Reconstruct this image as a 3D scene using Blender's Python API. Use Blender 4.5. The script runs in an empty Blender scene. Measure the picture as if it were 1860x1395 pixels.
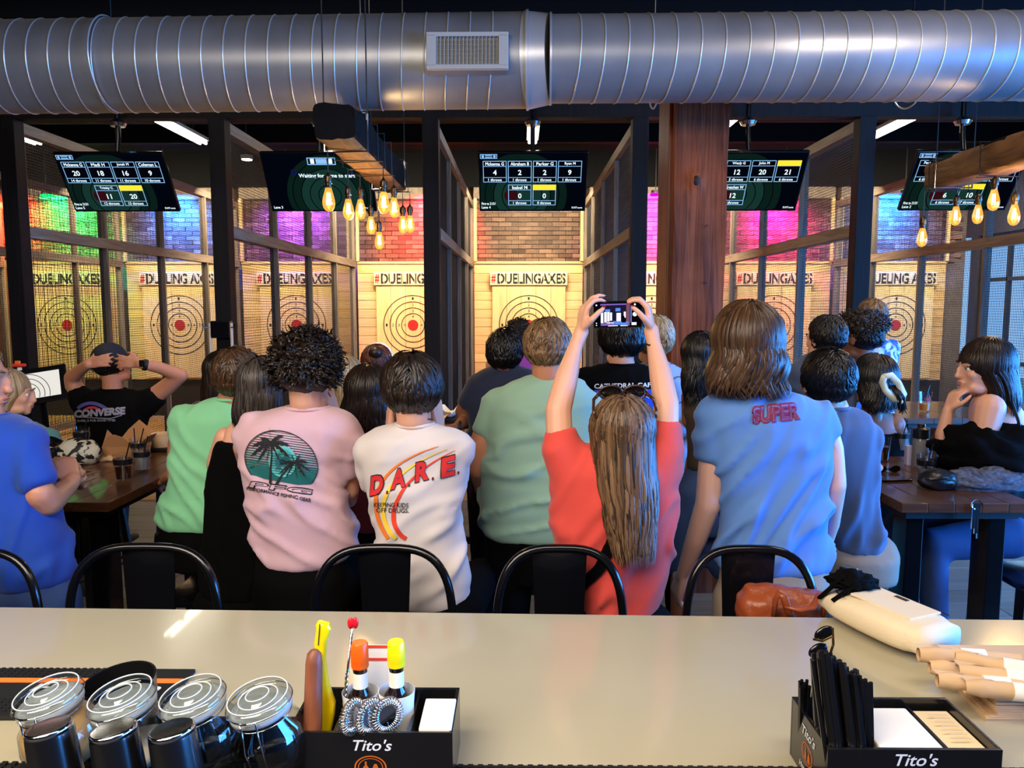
import bpy, bmesh, math, random
from math import sin, cos, pi, radians, sqrt, atan2
from mathutils import Vector, Matrix, noise
from mathutils.bvhtree import BVHTree
random.seed(7)
SC = bpy.context.scene
COL = SC.collection
V = Vector

# ------------------------------------------------------------ camera, world, lights, exposure
F = 1397.0
PITCH, YAW = radians(5.74), radians(0.615)
cam_data = bpy.data.cameras.new('camera')
cam_data.sensor_width = 36.0
cam_data.lens = 36.0 * F / 1860.0
cam_data.clip_start = 0.02
cam = bpy.data.objects.new('camera', cam_data)
COL.objects.link(cam)
CAM = V((0, 0, 1.85))
cam.location = CAM
cam.rotation_euler = (pi / 2 - PITCH, 0, YAW)
SC.camera = cam
MCAM = cam.rotation_euler.to_matrix()

def S(r, g, b):
    f = lambda c: (c / 12.92) if c <= 0.04045 else ((c + 0.055) / 1.055) ** 2.4
    return (f(r / 255.0), f(g / 255.0), f(b / 255.0))

world = bpy.data.worlds.new('daylight')
SC.world = world
world.use_nodes = True
_bg = world.node_tree.nodes['Background']
_bg.inputs[0].default_value = (0.30, 0.58, 1.0, 1)
_bg.inputs[1].default_value = 1.25
SC.view_settings.view_transform = 'Standard'
SC.view_settings.look = 'None'
SC.view_settings.exposure = 0.0
SC.view_settings.gamma = 1.0
SC.view_settings.use_curve_mapping = False
SC.cycles.max_bounces = 7
SC.cycles.transparent_max_bounces = 12
SC.cycles.sample_clamp_indirect = 4.0
SC.cycles.caustics_reflective = False
SC.cycles.caustics_refractive = False

def area(name, loc, rot, sx, sy, power, col, spread=180):
    l = bpy.data.lights.new(name, 'AREA')
    l.shape = 'RECTANGLE'; l.size = sx; l.size_y = sy
    l.energy = power; l.color = col; l.spread = radians(spread)
    o = bpy.data.objects.new(name, l)
    COL.objects.link(o); o.location = loc; o.rotation_euler = rot
    return o

# daylight through the storefront glazing on the right-hand side of the room
area('window_daylight', (7.1, 1.6, 1.9), (0, radians(90), 0), 2.4, 7.5, 2100, (0.05, 0.31, 1.0))
area('lane_window_daylight', (7.15, 10.2, 1.6), (0, radians(90), 0), 2.2, 3.6, 50, (0.3, 0.62, 1.0))
# pendant lights over the bar, behind the photographer
area('bar_ceiling_light', (-1.8, -0.6, 3.1), (radians(40), 0, 0), 3.0, 0.8, 135, (1.0, 0.86, 0.72))
area('bar_task_light', (-0.3, 0.3, 3.4), (radians(14), 0, 0), 3.6, 0.5, 90, (1.0, 0.87, 0.70))
LANES = [-7.6, -5.7, -3.74, -1.79, 0.14, 2.18, 4.20, 6.22]
DIVS = [-8.6, -6.65, -4.70, -2.77, -0.82, 1.09, 3.14, 5.20]
for i, x in enumerate(LANES):
    area('lane_downlight', (x, 11.3, 3.62), (radians(38), 0, 0), 1.2, 0.5, 130, (1.0, 0.84, 0.58))
LED = [(-8.45, (1, .05, .02)), (-7.6, (0.0, 1.0, .15)), (-5.7, (0.01, 0.16, 1.0)), (-3.74, (.22, .05, 1.0)),
       (-1.45, (1.0, .01, .03)), (2.15, (1.0, .0, .45)), (4.2, (1.0, .0, .40)), (6.1, (0.0, .16, 1.0))]
for x, c in LED:
    area('led_wash', (x, 12.62, 3.62), (radians(50), 0, 0), 0.5, 0.08, 330, c, 110)
area('partition_fill_light', (-2.6, 5.0, 4.2), (radians(52), 0, 0), 3.5, 0.4, 85, (1.0, 0.88, 0.74))  # added fill without a fixture, brightens the wooden partition fronts
area('partition_fill_light', (2.6, 5.0, 4.2), (radians(52), 0, 0), 3.0, 0.4, 70, (1.0, 0.90, 0.80))  # second added fill for the partitions, towards the right
area('post_fill_light', (2.2, 2.6, 3.6), (radians(52), 0, radians(12)), 0.5, 0.5, 30, (1.0, 0.82, 0.66))  # added fill that lifts the dark timber post, no lamp hangs here

# ------------------------------------------------------------ helpers
def ray(px, py):
    return MCAM @ V(((px - 930.0) / F, (697.5 - py) / F, -1.0))
def at(px, py, Y):
    r = ray(px, py)
    return CAM + r * (Y / r.y)
def atz(px, py, z):
    r = ray(px, py)
    return CAM + r * ((z - CAM.z) / r.z)
def ppm(Y):
    return F / Y

def wloc(o):
    l = V((0, 0, 0))
    while o is not None:
        l = l + o.location; o = o.parent
    return l

def tag(o, label=None, cat=None, group=None, kind=None):
    if label: o['label'] = label
    if cat: o['category'] = cat
    if group: o['group'] = group
    if kind: o['kind'] = kind
    return o
def thing(name, loc, label, cat, group=None, rz=0):
    o = bpy.data.objects.new(name, None)
    COL.objects.link(o); o.location = loc
    o.empty_display_size = 0.1
    if rz: o.rotation_euler = (0, 0, rz)
    return tag(o, label, cat, group)

class MB:
    def __init__(s): s.v = []; s.f = []; s.uv = None
    def add(s, vs, fs):
        n = len(s.v); s.v += [V(v) for v in vs]; s.f += [tuple(i + n for i in f) for f in fs]
        return s
    def box(s, c, d, M=None, bev=0.0):
        x, y, z = d[0] / 2, d[1] / 2, d[2] / 2
        if bev:
            bm = bmesh.new(); bmesh.ops.create_cube(bm, size=1)
            for v in bm.verts: v.co = V((v.co.x * d[0], v.co.y * d[1], v.co.z * d[2]))
            bmesh.ops.bevel(bm, geom=bm.edges[:], offset=min(bev, min(d) * .45), segments=2, affect='EDGES', profile=.6)
            bm.verts.index_update()
            vs = [v.co.copy() for v in bm.verts]; fs = [[v.index for v in f.verts] for f in bm.faces]; bm.free()
        else:
            vs = [V((a * x, b * y, e * z)) for a in (-1, 1) for b in (-1, 1) for e in (-1, 1)]
            fs = [(0, 1, 3, 2), (4, 6, 7, 5), (0, 4, 5, 1), (2, 3, 7, 6), (0, 2, 6, 4), (1, 5, 7, 3)]
        if M is not None: vs = [M @ v for v in vs]
        return s.add([v + V(c) for v in vs], fs)
    def span(s, a, b, bev=0.0):
        return s.box([(a[i] + b[i]) / 2 for i in range(3)], [abs(b[i] - a[i]) for i in range(3)], bev=bev)
    def tube(s, pts, r, n=8, caps=True, flat=1.0, up=None):
        pts = [V(p) for p in pts]
        m = len(pts); rs = r if isinstance(r, (list, tuple)) else [r] * m
        prev = None; vs = []
        for i, p in enumerate(pts):
            d = (pts[min(i + 1, m - 1)] - pts[max(i - 1, 0)])
            if d.length < 1e-9: d = V((0, 0, 1))
            d.normalize()
            if prev is None:
                a = V(up) if up else (V((0, 0, 1)) if abs(d.z) < .9 else V((1, 0, 0)))
            else: a = prev
            x = a - d * a.dot(d)
            if x.length < 1e-6: x = d.orthogonal()
            x.normalize(); y = d.cross(x); prev = x
            for k in range(n):
                t = 2 * pi * k / n
                vs.append(p + (x * cos(t) * flat + y * sin(t)) * rs[i])
        fs = []
        for i in range(m - 1):
            for k in range(n):
                a = i * n + k; b = i * n + (k + 1) % n
                fs.append((a, b, b + n, a + n))
        if caps:
            fs.append(tuple(range(n))[::-1]); fs.append(tuple(range((m - 1) * n, m * n)))
        return s.add(vs, fs)
    def lathe(s, prof, c=(0, 0, 0), n=24, M=None, arc=2 * pi):
        vs = []; fs = []; m = len(prof); full = abs(arc - 2 * pi) < 1e-6
        kk = n if full else n + 1
        for r, z in prof:
            for k in range(kk):
                t = arc * k / n
                vs.append(V((r * cos(t), r * sin(t), z)))
        for i in range(m - 1):
            for k in range(n):
                a = i * kk + k; b = i * kk + (k + 1) % kk
                fs.append((a, b, b + kk, a + kk))
        if full and prof[0][0] > 1e-6: fs.append(tuple(range(n))[::-1])
        if full and prof[-1][0] > 1e-6: fs.append(tuple(range((m - 1) * kk, m * kk)))
        if M is not None: vs = [M @ v for v in vs]
        return s.add([v + V(c) for v in vs], fs)
    def ball(s, c, r, n=12, m=8, M=None):
        if not isinstance(r, (list, tuple)): r = (r, r, r)
        vs = [V((0, 0, r[2]))]; fs = []
        for i in range(1, m):
            ph = pi * i / m
            for k in range(n):
                t = 2 * pi * k / n
                vs.append(V((r[0] * sin(ph) * cos(t), r[1] * sin(ph) * sin(t), r[2] * cos(ph))))
        vs.append(V((0, 0, -r[2])))
        for k in range(n): fs.append((0, 1 + k, 1 + (k + 1) % n))
        for i in range(m - 2):
            for k in range(n):
                a = 1 + i * n + k; b = 1 + i * n + (k + 1) % n
                fs.append((a, a + n, b + n, b))
        L = len(vs) - 1; o = 1 + (m - 2) * n
        for k in range(n): fs.append((L, o + (k + 1) % n, o + k))
        if M is not None: vs = [M @ v for v in vs]
        return s.add([v + V(c) for v in vs], fs)
    def prism(s, poly, h, M):
        """poly: 2d points; local z extrude h; M 4x4"""
        n = len(poly)
        vs = [M @ V((x, y, 0)) for x, y in poly] + [M @ V((x, y, h)) for x, y in poly]
        fs = [tuple(range(n))[::-1], tuple(range(n, 2 * n))] + [(i, (i + 1) % n, n + (i + 1) % n, n + i) for i in range(n)]
        return s.add(vs, fs)
    def xf(s, M):
        s.v = [M @ v for v in s.v]; return s
    def mesh(s, off=V((0, 0, 0)), name='m'):
        me = bpy.data.meshes.new(name)
        me.from_pydata([tuple(v - off) for v in s.v], [], s.f)
        bm = bmesh.new(); bm.from_mesh(me); bmesh.ops.recalc_face_normals(bm, faces=bm.faces[:]); bm.to_mesh(me); bm.free()
        return me
    def build(s, name, m, parent=None, smooth=False, label=None, cat=None, kind=None, group=None, origin=None, recalc=True):
        off = wloc(parent) if parent is not None else (V(origin) if origin is not None else V((0, 0, 0)))
        me = s.mesh(off, name)
        if m: me.materials.append(m)
        if smooth:
            me.polygons.foreach_set('use_smooth', [True] * len(me.polygons))
            if smooth == 'auto':
                me.set_sharp_from_angle(angle=radians(38))
        o = bpy.data.objects.new(name, me); COL.objects.link(o)
        if parent is not None: o.parent = parent
        elif origin is not None: o.location = origin
        tag(o, label, cat, group, kind)
        return o

def inst(src, loc, name=None, parent=None):
    o = src.copy(); COL.objects.link(o); o.location = loc
    if name: o.name = name
    if parent is not None: o.parent = parent
    return o
def dup(root, loc, label=None, rz=None):
    r = root.copy(); COL.objects.link(r); r.location = loc
    if label: r['label'] = label
    if rz is not None: r.rotation_euler = (0, 0, rz)
    for ch in list(root.children):
        c = ch.copy(); COL.objects.link(c); c.parent = r
        for g in ch.children:
            d = g.copy(); COL.objects.link(d); d.parent = c
    return r

# ------------------------------------------------------------ materials
def mat(name, col, rough=.5, metal=0., grain=None, var=0., orand=0., isl=None, bump=0., bscale=60., em=None, trans=0., ior=1.45,
        alpha=1., coat=0., spec=None, aniso=0., sheen=0.):
    m = bpy.data.materials.new(name); m.use_nodes = True
    nt = m.node_tree; N = nt.nodes; L = nt.links
    b = N['Principled BSDF']
    col4 = tuple(col) + (1,)
    b.inputs['Base Color'].default_value = col4
    b.inputs['Roughness'].default_value = rough
    b.inputs['Metallic'].default_value = metal
    b.inputs['IOR'].default_value = ior
    b.inputs['Transmission Weight'].default_value = trans
    b.inputs['Alpha'].default_value = alpha
    b.inputs['Coat Weight'].default_value = coat
    b.inputs['Sheen Weight'].default_value = sheen
    if spec is not None: b.inputs['Specular IOR Level'].default_value = spec
    if aniso: b.inputs['Anisotropic'].default_value = aniso
    if em:
        b.inputs['Emission Color'].default_value = tuple(em[0]) + (1,)
        b.inputs['Emission Strength'].default_value = em[1]
    tc = N.new('ShaderNodeTexCoord'); oi = N.new('ShaderNodeObjectInfo')
    off = N.new('ShaderNodeVectorMath'); off.operation = 'ADD'
    sc = N.new('ShaderNodeVectorMath'); sc.operation = 'SCALE'
    cmb = N.new('ShaderNodeCombineXYZ')
    for k in range(3): L.new(oi.outputs['Random'], cmb.inputs[k])
    L.new(cmb.outputs[0], sc.inputs[0]); sc.inputs['Scale'].default_value = 23.7
    L.new(tc.outputs['Object'], off.inputs[0]); L.new(sc.outputs[0], off.inputs[1])
    cur = None
    def rgb(c):
        n = N.new('ShaderNodeRGB'); n.outputs[0].default_value = tuple(c) + (1,); return n.outputs[0]
    def mix(f, a, c, mode='MIX'):
        n = N.new('ShaderNodeMix'); n.data_type = 'RGBA'; n.blend_type = mode
        if isinstance(f, float): n.inputs[0].default_value = f
        else: L.new(f, n.inputs[0])
        L.new(a, n.inputs[6]); L.new(c, n.inputs[7]); return n.outputs[2]
    hgt = None
    if grain:
        c2, st, con = grain
        mp = N.new('ShaderNodeMapping'); mp.inputs['Scale'].default_value = st
        L.new(off.outputs[0], mp.inputs[0])
        nz = N.new('ShaderNodeTexNoise'); nz.inputs['Scale'].default_value = 1.0; nz.inputs['Detail'].default_value = 5
        nz.inputs['Distortion'].default_value = 1.2
        L.new(mp.outputs[0], nz.inputs['Vector'])
        rp = N.new('ShaderNodeValToRGB'); rp.color_ramp.elements[0].position = .5 - con / 2; rp.color_ramp.elements[1].position = .5 + con / 2
        L.new(nz.outputs[0], rp.inputs[0])
        cur = mix(rp.outputs[0], rgb(col), rgb(c2)); hgt = rp.outputs[0]
    if isl:
        g = N.new('ShaderNodeNewGeometry')
        cur = mix(g.outputs['Random Per Island'], cur or rgb(col), rgb(isl))
    if var or orand:
        fac = None
        if var:
            nz = N.new('ShaderNodeTexNoise'); nz.inputs['Scale'].default_value = 3.0; nz.inputs['Detail'].default_value = 6
            L.new(off.outputs[0], nz.inputs['Vector'])
            mr = N.new('ShaderNodeMapRange'); mr.inputs['From Min'].default_value = .3; mr.inputs['From Max'].default_value = .7
            mr.inputs['To Min'].default_value = 1 - var; mr.inputs['To Max'].default_value = 1 + var
            L.new(nz.outputs[0], mr.inputs[0]); fac = mr.outputs[0]
        if orand:
            mr = N.new('ShaderNodeMapRange'); mr.inputs['To Min'].default_value = 1 - orand; mr.inputs['To Max'].default_value = 1 + orand
            L.new(oi.outputs['Random'], mr.inputs[0])
            if fac is not None:
                mm = N.new('ShaderNodeMath'); mm.operation = 'MULTIPLY'; L.new(fac, mm.inputs[0]); L.new(mr.outputs[0], mm.inputs[1]); fac = mm.outputs[0]
            else: fac = mr.outputs[0]
        vs = N.new('ShaderNodeVectorMath'); vs.operation = 'SCALE'
        L.new(cur or rgb(col), vs.inputs[0]); L.new(fac, vs.inputs['Scale']); cur = vs.outputs[0]
    if cur is not None: L.new(cur, b.inputs['Base Color'])
    if bump:
        bp = N.new('ShaderNodeBump'); bp.inputs['Strength'].default_value = bump; bp.inputs['Distance'].default_value = .004
        if hgt is not None: L.new(hgt, bp.inputs['Height'])
        else:
            nz = N.new('ShaderNodeTexNoise'); nz.inputs['Scale'].default_value = bscale; nz.inputs['Detail'].default_value = 4
            L.new(tc.outputs['Object'], nz.inputs['Vector']); L.new(nz.outputs[0], bp.inputs['Height'])
        L.new(bp.outputs[0], b.inputs['Normal'])
    return m
def emis(name, col, st):
    m = bpy.data.materials.new(name); m.use_nodes = True
    N = m.node_tree.nodes; N.remove(N['Principled BSDF'])
    e = N.new('ShaderNodeEmission'); e.inputs[0].default_value = tuple(col) + (1,); e.inputs[1].default_value = st
    m.node_tree.links.new(e.outputs[0], N['Material Output'].inputs[0]); return m
def thinglass(name, tint=(1, 1, 1), gl=.12, em=None):
    m = bpy.data.materials.new(name); m.use_nodes = True
    nt = m.node_tree; N = nt.nodes; L = nt.links; N.remove(N['Principled BSDF'])
    t = N.new('ShaderNodeBsdfTransparent'); t.inputs[0].default_value = tuple(tint) + (1,)
    g = N.new('ShaderNodeBsdfGlossy'); g.inputs['Roughness'].default_value = .03
    lw = N.new('ShaderNodeLayerWeight'); lw.inputs[0].default_value = .5
    pw = N.new('ShaderNodeMath'); pw.operation = 'POWER'; pw.inputs[1].default_value = 4.0; L.new(lw.outputs['Facing'], pw.inputs[0])
    fr = N.new('ShaderNodeMath'); fr.operation = 'MULTIPLY'; fr.inputs[1].default_value = .45; L.new(pw.outputs[0], fr.inputs[0])
    ad = N.new('ShaderNodeMath'); ad.operation = 'ADD'; ad.inputs[1].default_value = gl; ad.use_clamp = True
    L.new(fr.outputs[0], ad.inputs[0])
    mx = N.new('ShaderNodeMixShader'); L.new(ad.outputs[0], mx.inputs[0]); L.new(t.outputs[0], mx.inputs[1]); L.new(g.outputs[0], mx.inputs[2])
    out = mx.outputs[0]
    if em:
        e = N.new('ShaderNodeEmission'); e.inputs[0].default_value = tuple(em[0]) + (1,); e.inputs[1].default_value = em[1]
        a = N.new('ShaderNodeAddShader'); L.new(out, a.inputs[0]); L.new(e.outputs[0], a.inputs[1]); out = a.outputs[0]
    L.new(out, N['Material Output'].inputs[0]); return m

M_ = {}
M_['black'] = mat('black_paint', S(14, 13, 13), .55)
M_['ceil'] = mat('black_ceiling', S(7, 7, 8), .9, spec=.15)
M_['blackmetal'] = mat('black_gloss_metal', (.003, .003, .004), .2, coat=.25, spec=.4)
M_['darkpost'] = mat('dark_stained_wood', S(12, 10, 8), .7, spec=.2, grain=(S(24, 19, 16), (30, 30, 1.4), .5), bump=.25)
M_['graywood'] = mat('weathered_stained_wood', S(88, 76, 66), .65, grain=(S(138, 122, 104), (22, 22, 1.6), .55), orand=.15, bump=.3)
M_['graywoodh'] = mat('weathered_stained_rail', S(88, 76, 66), .65, grain=(S(138, 122, 104), (22, 1.6, 22), .55), orand=.15, bump=.3)
M_['pine'] = mat('pine_plank', S(206, 166, 104), .55, grain=(S(228, 192, 132), (1.6, 20, 26), .5), orand=.10, bump=.12)
M_['pinev'] = mat('pine_target_plank', S(214, 176, 112), .55, grain=(S(234, 204, 146), (20, 20, 1.5), .5), orand=.09, bump=.12)
M_['signw'] = mat('whitewashed_board', S(232, 212, 170), .6, grain=(S(214, 186, 138), (2, 30, 30), .4), bump=.1)
M_['ink'] = mat('black_stencil_ink', S(24, 20, 18), .6)
M_['redink'] = mat('red_stencil_ink', S(176, 28, 26), .55)
M_['wire'] = mat('dark_wire', S(30, 29, 28), .5, .3)
M_['brick'] = mat('old_brick', S(158, 124, 100), .85, var=.35, orand=.38, bump=.5, bscale=30)
M_['bricks'] = mat('old_brick_far', S(158, 124, 100), .85, isl=S(96, 62, 50), var=.35, bump=.5, bscale=30)
M_['mortar'] = mat('mortar', S(120, 112, 104), .95, var=.2)
M_['rubber'] = mat('black_rubber', S(16, 16, 16), .7, bump=.3)
M_['galv'] = mat('galvanised_steel', S(150, 152, 156), .40, .6, var=.16, bump=.06, bscale=14)
M_['galvseam'] = mat('galvanised_seam', S(200, 202, 204), .35, .6)
M_['vent'] = mat('painted_vent', S(170, 168, 160), .45)
M_['post'] = mat('reclaimed_timber', S(140, 76, 44), .75, spec=.2, grain=(S(78, 38, 22), (26, 26, 1.3), .42), var=.3, bump=.9)
M_['beamw'] = mat('rough_hewn_beam', S(128, 90, 50), .85, grain=(S(66, 46, 30), (14, 3, 14), .5), var=.3, bump=1.)
M_['char'] = mat('charred_beam_end', S(18, 17, 16), .95, spec=.1, var=.4, bump=1., bscale=25)
M_['floorg'] = mat('gray_floor_plank', S(112, 108, 98), .38, grain=(S(88, 84, 78), (1.5, 24, 24), .5), orand=.14, bump=.08)
M_['floorp'] = mat('warm_floor_plank', S(176, 128, 80), .45, grain=(S(206, 160, 106), (1.5, 24, 24), .5), orand=.14, isl=S(170, 120, 74), bump=.08)
M_['quartz'] = mat('grey_quartz', S(172, 164, 138), .17, var=.03, coat=.25)
M_['tablew'] = mat('walnut_tabletop', S(98, 62, 40), .28, grain=(S(56, 34, 22), (3, 26, 26), .5), coat=.3, bump=.05)
M_['tube'] = emis('fluorescent_tube', (1.0, .93, .76), 26)
M_['puck'] = emis('puck_lamp', (1.0, .95, .8), 9)
M_['cord'] = mat('black_cord', S(16, 14, 13), .6)
M_['steel'] = mat('polished_steel', (.75, .75, .76), .12, 1.)
M_['brass'] = mat('aged_brass', S(70, 58, 44), .3, .9)
M_['bulb'] = thinglass('amber_bulb_glass', (1., .75, .38), .04, em=((1., .50, .09), .55))
M_['filament'] = emis('glowing_filament', (1.0, .66, .22), 30)
M_['glass'] = thinglass('clear_glass', (.96, .97, .97), .06)
M_['jar'] = thinglass('jar_glass', (.88, .91, .92), .10)
M_['pane'] = thinglass('window_pane', (.9, .95, 1.), .03)

# text as mesh outlines, normalised: returns verts2d, faces, width/height
_tc = {}
def text2d(s, bold=.0, spacing=1.0):
    key = (s, bold, spacing)
    if key in _tc: return _tc[key]
    cu = bpy.data.curves.new('t', 'FONT'); cu.body = s; cu.size = 1; cu.offset = bold; cu.resolution_u = 3; cu.space_character = spacing
    o = bpy.data.objects.new('t', cu); COL.objects.link(o)
    dg = bpy.context.evaluated_depsgraph_get(); dg.update()
    me = bpy.data.meshes.new_from_object(o.evaluated_get(dg))
    bm = bmesh.new(); bm.from_mesh(me)
    bmesh.ops.remove_doubles(bm, verts=bm.verts[:], dist=1e-5)
    bmesh.ops.dissolve_limit(bm, angle_limit=.02, verts=bm.verts[:], edges=bm.edges[:])
    bmesh.ops.triangulate(bm, faces=bm.faces[:]); bm.verts.index_update()
    vs = [(v.co.x, v.co.y) for v in bm.verts]; fs = [tuple(v.index for v in f.verts) for f in bm.faces]
    bm.free(); bpy.data.objects.remove(o); bpy.data.curves.remove(cu)
    x0 = min(v[0] for v in vs); x1 = max(v[0] for v in vs); y0 = min(v[1] for v in vs); y1 = max(v[1] for v in vs)
    vs = [((x - x0) / (x1 - x0), (y - y0) / (y1 - y0)) for x, y in vs]
    _tc[key] = (vs, fs, (x1 - x0) / (y1 - y0)); return _tc[key]
def text_on(mb, s, fn, x0, y0, w, h, bold=.0, slant=0., spacing=1.0):
    """place text in the rectangle (x0,y0,w,h); fn maps (x,y) with y up"""
    vs, fs, r = text2d(s, bold, spacing)
    mb.add([fn(x0 + u * w + slant * v * h, y0 + v * h) for u, v in vs], fs)

# ------------------------------------------------------------ room shell
XL, XR, YB, YF, ZC = -9.6, 7.5, -2.5, 13.2, 4.35
tag(MB().span((XL - .2, YB, -.12), (XR + .2, YF + .2, -.012)).build('floor', M_['floorg']), kind='structure')
FLOOR = bpy.data.objects['floor']
tag(MB().span((XL, YB, ZC), (XR, YF, ZC + .12)).build('ceiling', M_['ceil']), kind='structure')
CEIL = bpy.data.objects['ceiling']
for y in [2.0, 3.0, 4.0, 5.1, 6.2, 8.4, 9.6, 10.8]:
    MB().span((XL, y, ZC - .26), (XR, y + .12, ZC)).build('joist', M_['ceil'], CEIL)
wl = MB().span((XL - .15, YB, 0), (XL, YF, ZC)).build('wall_left', mat('dark_red_wall', S(92, 34, 22), .8), kind='structure')
wb = MB().span((XL, YF, 0), (XR, YF + .15, ZC)).build('wall_back', M_['mortar'], kind='structure')
MB().span((XL, YB - .15, 0), (XR, YB, ZC)).build('wall_front', mat('dark_wall', S(40, 36, 32), .8), kind='structure')
wr = MB()
wr.span((XR, YB, 0), (XR + .2, YF, .25)); wr.span((XR, YB, 3.0), (XR + .2, YF, ZC))
ys = [YB + .1, -.6, 1.1, 2.8, 4.5, 6.2, 7.9, 9.6, 11.3, 12.95]
for y in ys: wr.span((XR, y - .09, .25), (XR + .2, y + .09, 3.0))
wr.build('wall_right', mat('storefront_wall', S(46, 48, 54), .6), kind='structure')
fm = mat('window_frame_paint', S(34, 38, 44), .5)
for i in range(len(ys) - 1):
    a, b = ys[i] + .09, ys[i + 1] - .09
    w = MB(); w.span((XR + .05, a, .25), (XR + .12, a + .06, 3.)); w.span((XR + .05, b - .06, .25), (XR + .12, b, 3.))
    for z in (.25, .95, 2.25, 2.94): w.span((XR + .05, a, z), (XR + .12, b, z + .06))
    w.span((XR + .05, (a + b) / 2 - .02, .25), (XR + .12, (a + b) / 2 + .02, 3.))
    wo = w.build('window_%d' % (i + 1), fm, kind='structure')
    for z0, z1 in ((.3, .96), (1.0, 2.26), (2.3, 2.95)):
        MB().span((XR + .08, a + .05, z0), (XR + .086, b - .05, z1)).build('pane', M_['pane'], wo)
# street seen through the glass
MB().span((XR + .25, YB - 6, -.2), (XR + 30, YF + 8, -.1)).build('ground', mat('street_paving', S(150, 150, 150), .8, var=.2), kind='structure')

# header beam over the lane fronts
MB().span((XL, 7.18, 3.56), (XR, 7.32, 3.92)).build('trim_1', M_['darkpost'], kind='structure')
MB().span((XL, 7.2, 3.92), (XR, 7.3, ZC)).build('trim_2', M_['ceil'], kind='structure')

MB().span((XL, 12.84, 3.80), (XR, 12.96, ZC)).build('trim_3', M_['ceil'], kind='structure')  # black panel added to darken the lit wall above the lintels
# near floor planks
random.seed(3)
pl = None
for r in range(15):
    y = 3.95 + r * .217
    x = -5.2 - random.random() * .9
    while x < 5.4:
        L = 1.45
        if pl is None:
            pl = MB().box((0, 0, -.006), (L - .005, .212, .012), bev=.0015).build('plank', M_['floorg'], FLOOR)
            pl.location = (x + L / 2, y, 0)
        else: inst(pl, (x + L / 2, y, 0))
        x += L
b = MB(); y = 7.22
while y < 13.1:
    x = XL + random.random()
    while x < XR - .2:
        x2 = min(x + 1.3 + random.random() * .6, XR); b.span((x, y, -.012), (x2 - .004, y + .126, .002)); x = x2
    y += .13
b.build('lane_planks', M_['floorp'], FLOOR, kind='stuff')

# ------------------------------------------------------------ back wall: planks, bricks
random.seed(5)
near = MB().box((0, 0, 0), (.215, .05, .064), bev=.004)
bsrc = None; rest = MB(); cnt = 0
r = 0
while r * .075 < 1.15:
    z = 2.60 + r * .075 + .033
    x = XL + (.1125 if r % 2 else 0) + .1
    while x < XR - .1:
        dy = random.uniform(-.006, .006)
        if -1.78 < x < 2.75 and cnt < 300:
            if bsrc is None:
                bsrc = near.build('brick', M_['brick'], wb); bsrc.location = (x, YF - .02 + dy, z)
            else: inst(bsrc, (x, YF - .02 + dy, z))
            cnt += 1
        else: rest.box((x, YF - .02 + dy, z), (.215, .05, .064))
        x += .2255
    r += 1
rest.build('brickwork', M_['bricks'], wb, kind='stuff')
psrc = {}
for i, xc in enumerate(LANES):
    x0 = DIVS[i] + .05
    x1 = (DIVS[i + 1] - .05) if i < 7 else XR - .45
    z = .62
    for k in range(13):
        MB().span((x0 + .003, 12.93 + random.uniform(-.003, .003), z + .003), (x1 - .003, 13.0, z + .1455), bev=.003).build('plank', M_['pine'], wb)
        z += .1485
    MB().span((x0, 12.94, .0), (x1, 13.0, .61)).build('backstop', M_['rubber'], wb)
    MB().span((x0, 12.88, 3.62), (x1, 13.05, 3.80)).build('lintel', M_['graywoodh'], wb)
    MB().span((x0, 12.9, 2.56), (x1, 13.02, 2.60), bev=.004).build('ledge', M_['pine'], wb)
    MB().span((x0, 12.86, 2.60), (x0 + .05, 12.92, 3.62), bev=.004).build('stud', M_['pinev'], wb)
    MB().span((x1 - .05, 12.86, 2.60), (x1, 12.92, 3.62), bev=.004).build('stud', M_['pinev'], wb)
    w = MB(); a = x0 + .05
    while a < x1 - .05: w.box((a, 12.88, 3.11), (.004, .004, 1.02)); a += .0275
    a = 2.62
    while a < 3.62: w.box(((x0 + x1) / 2, 12.876, a), (x1 - x0 - .1, .004, .004)); a += .0275
    w.build('wire_mesh', M_['wire'], wb, kind='stuff')

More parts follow.
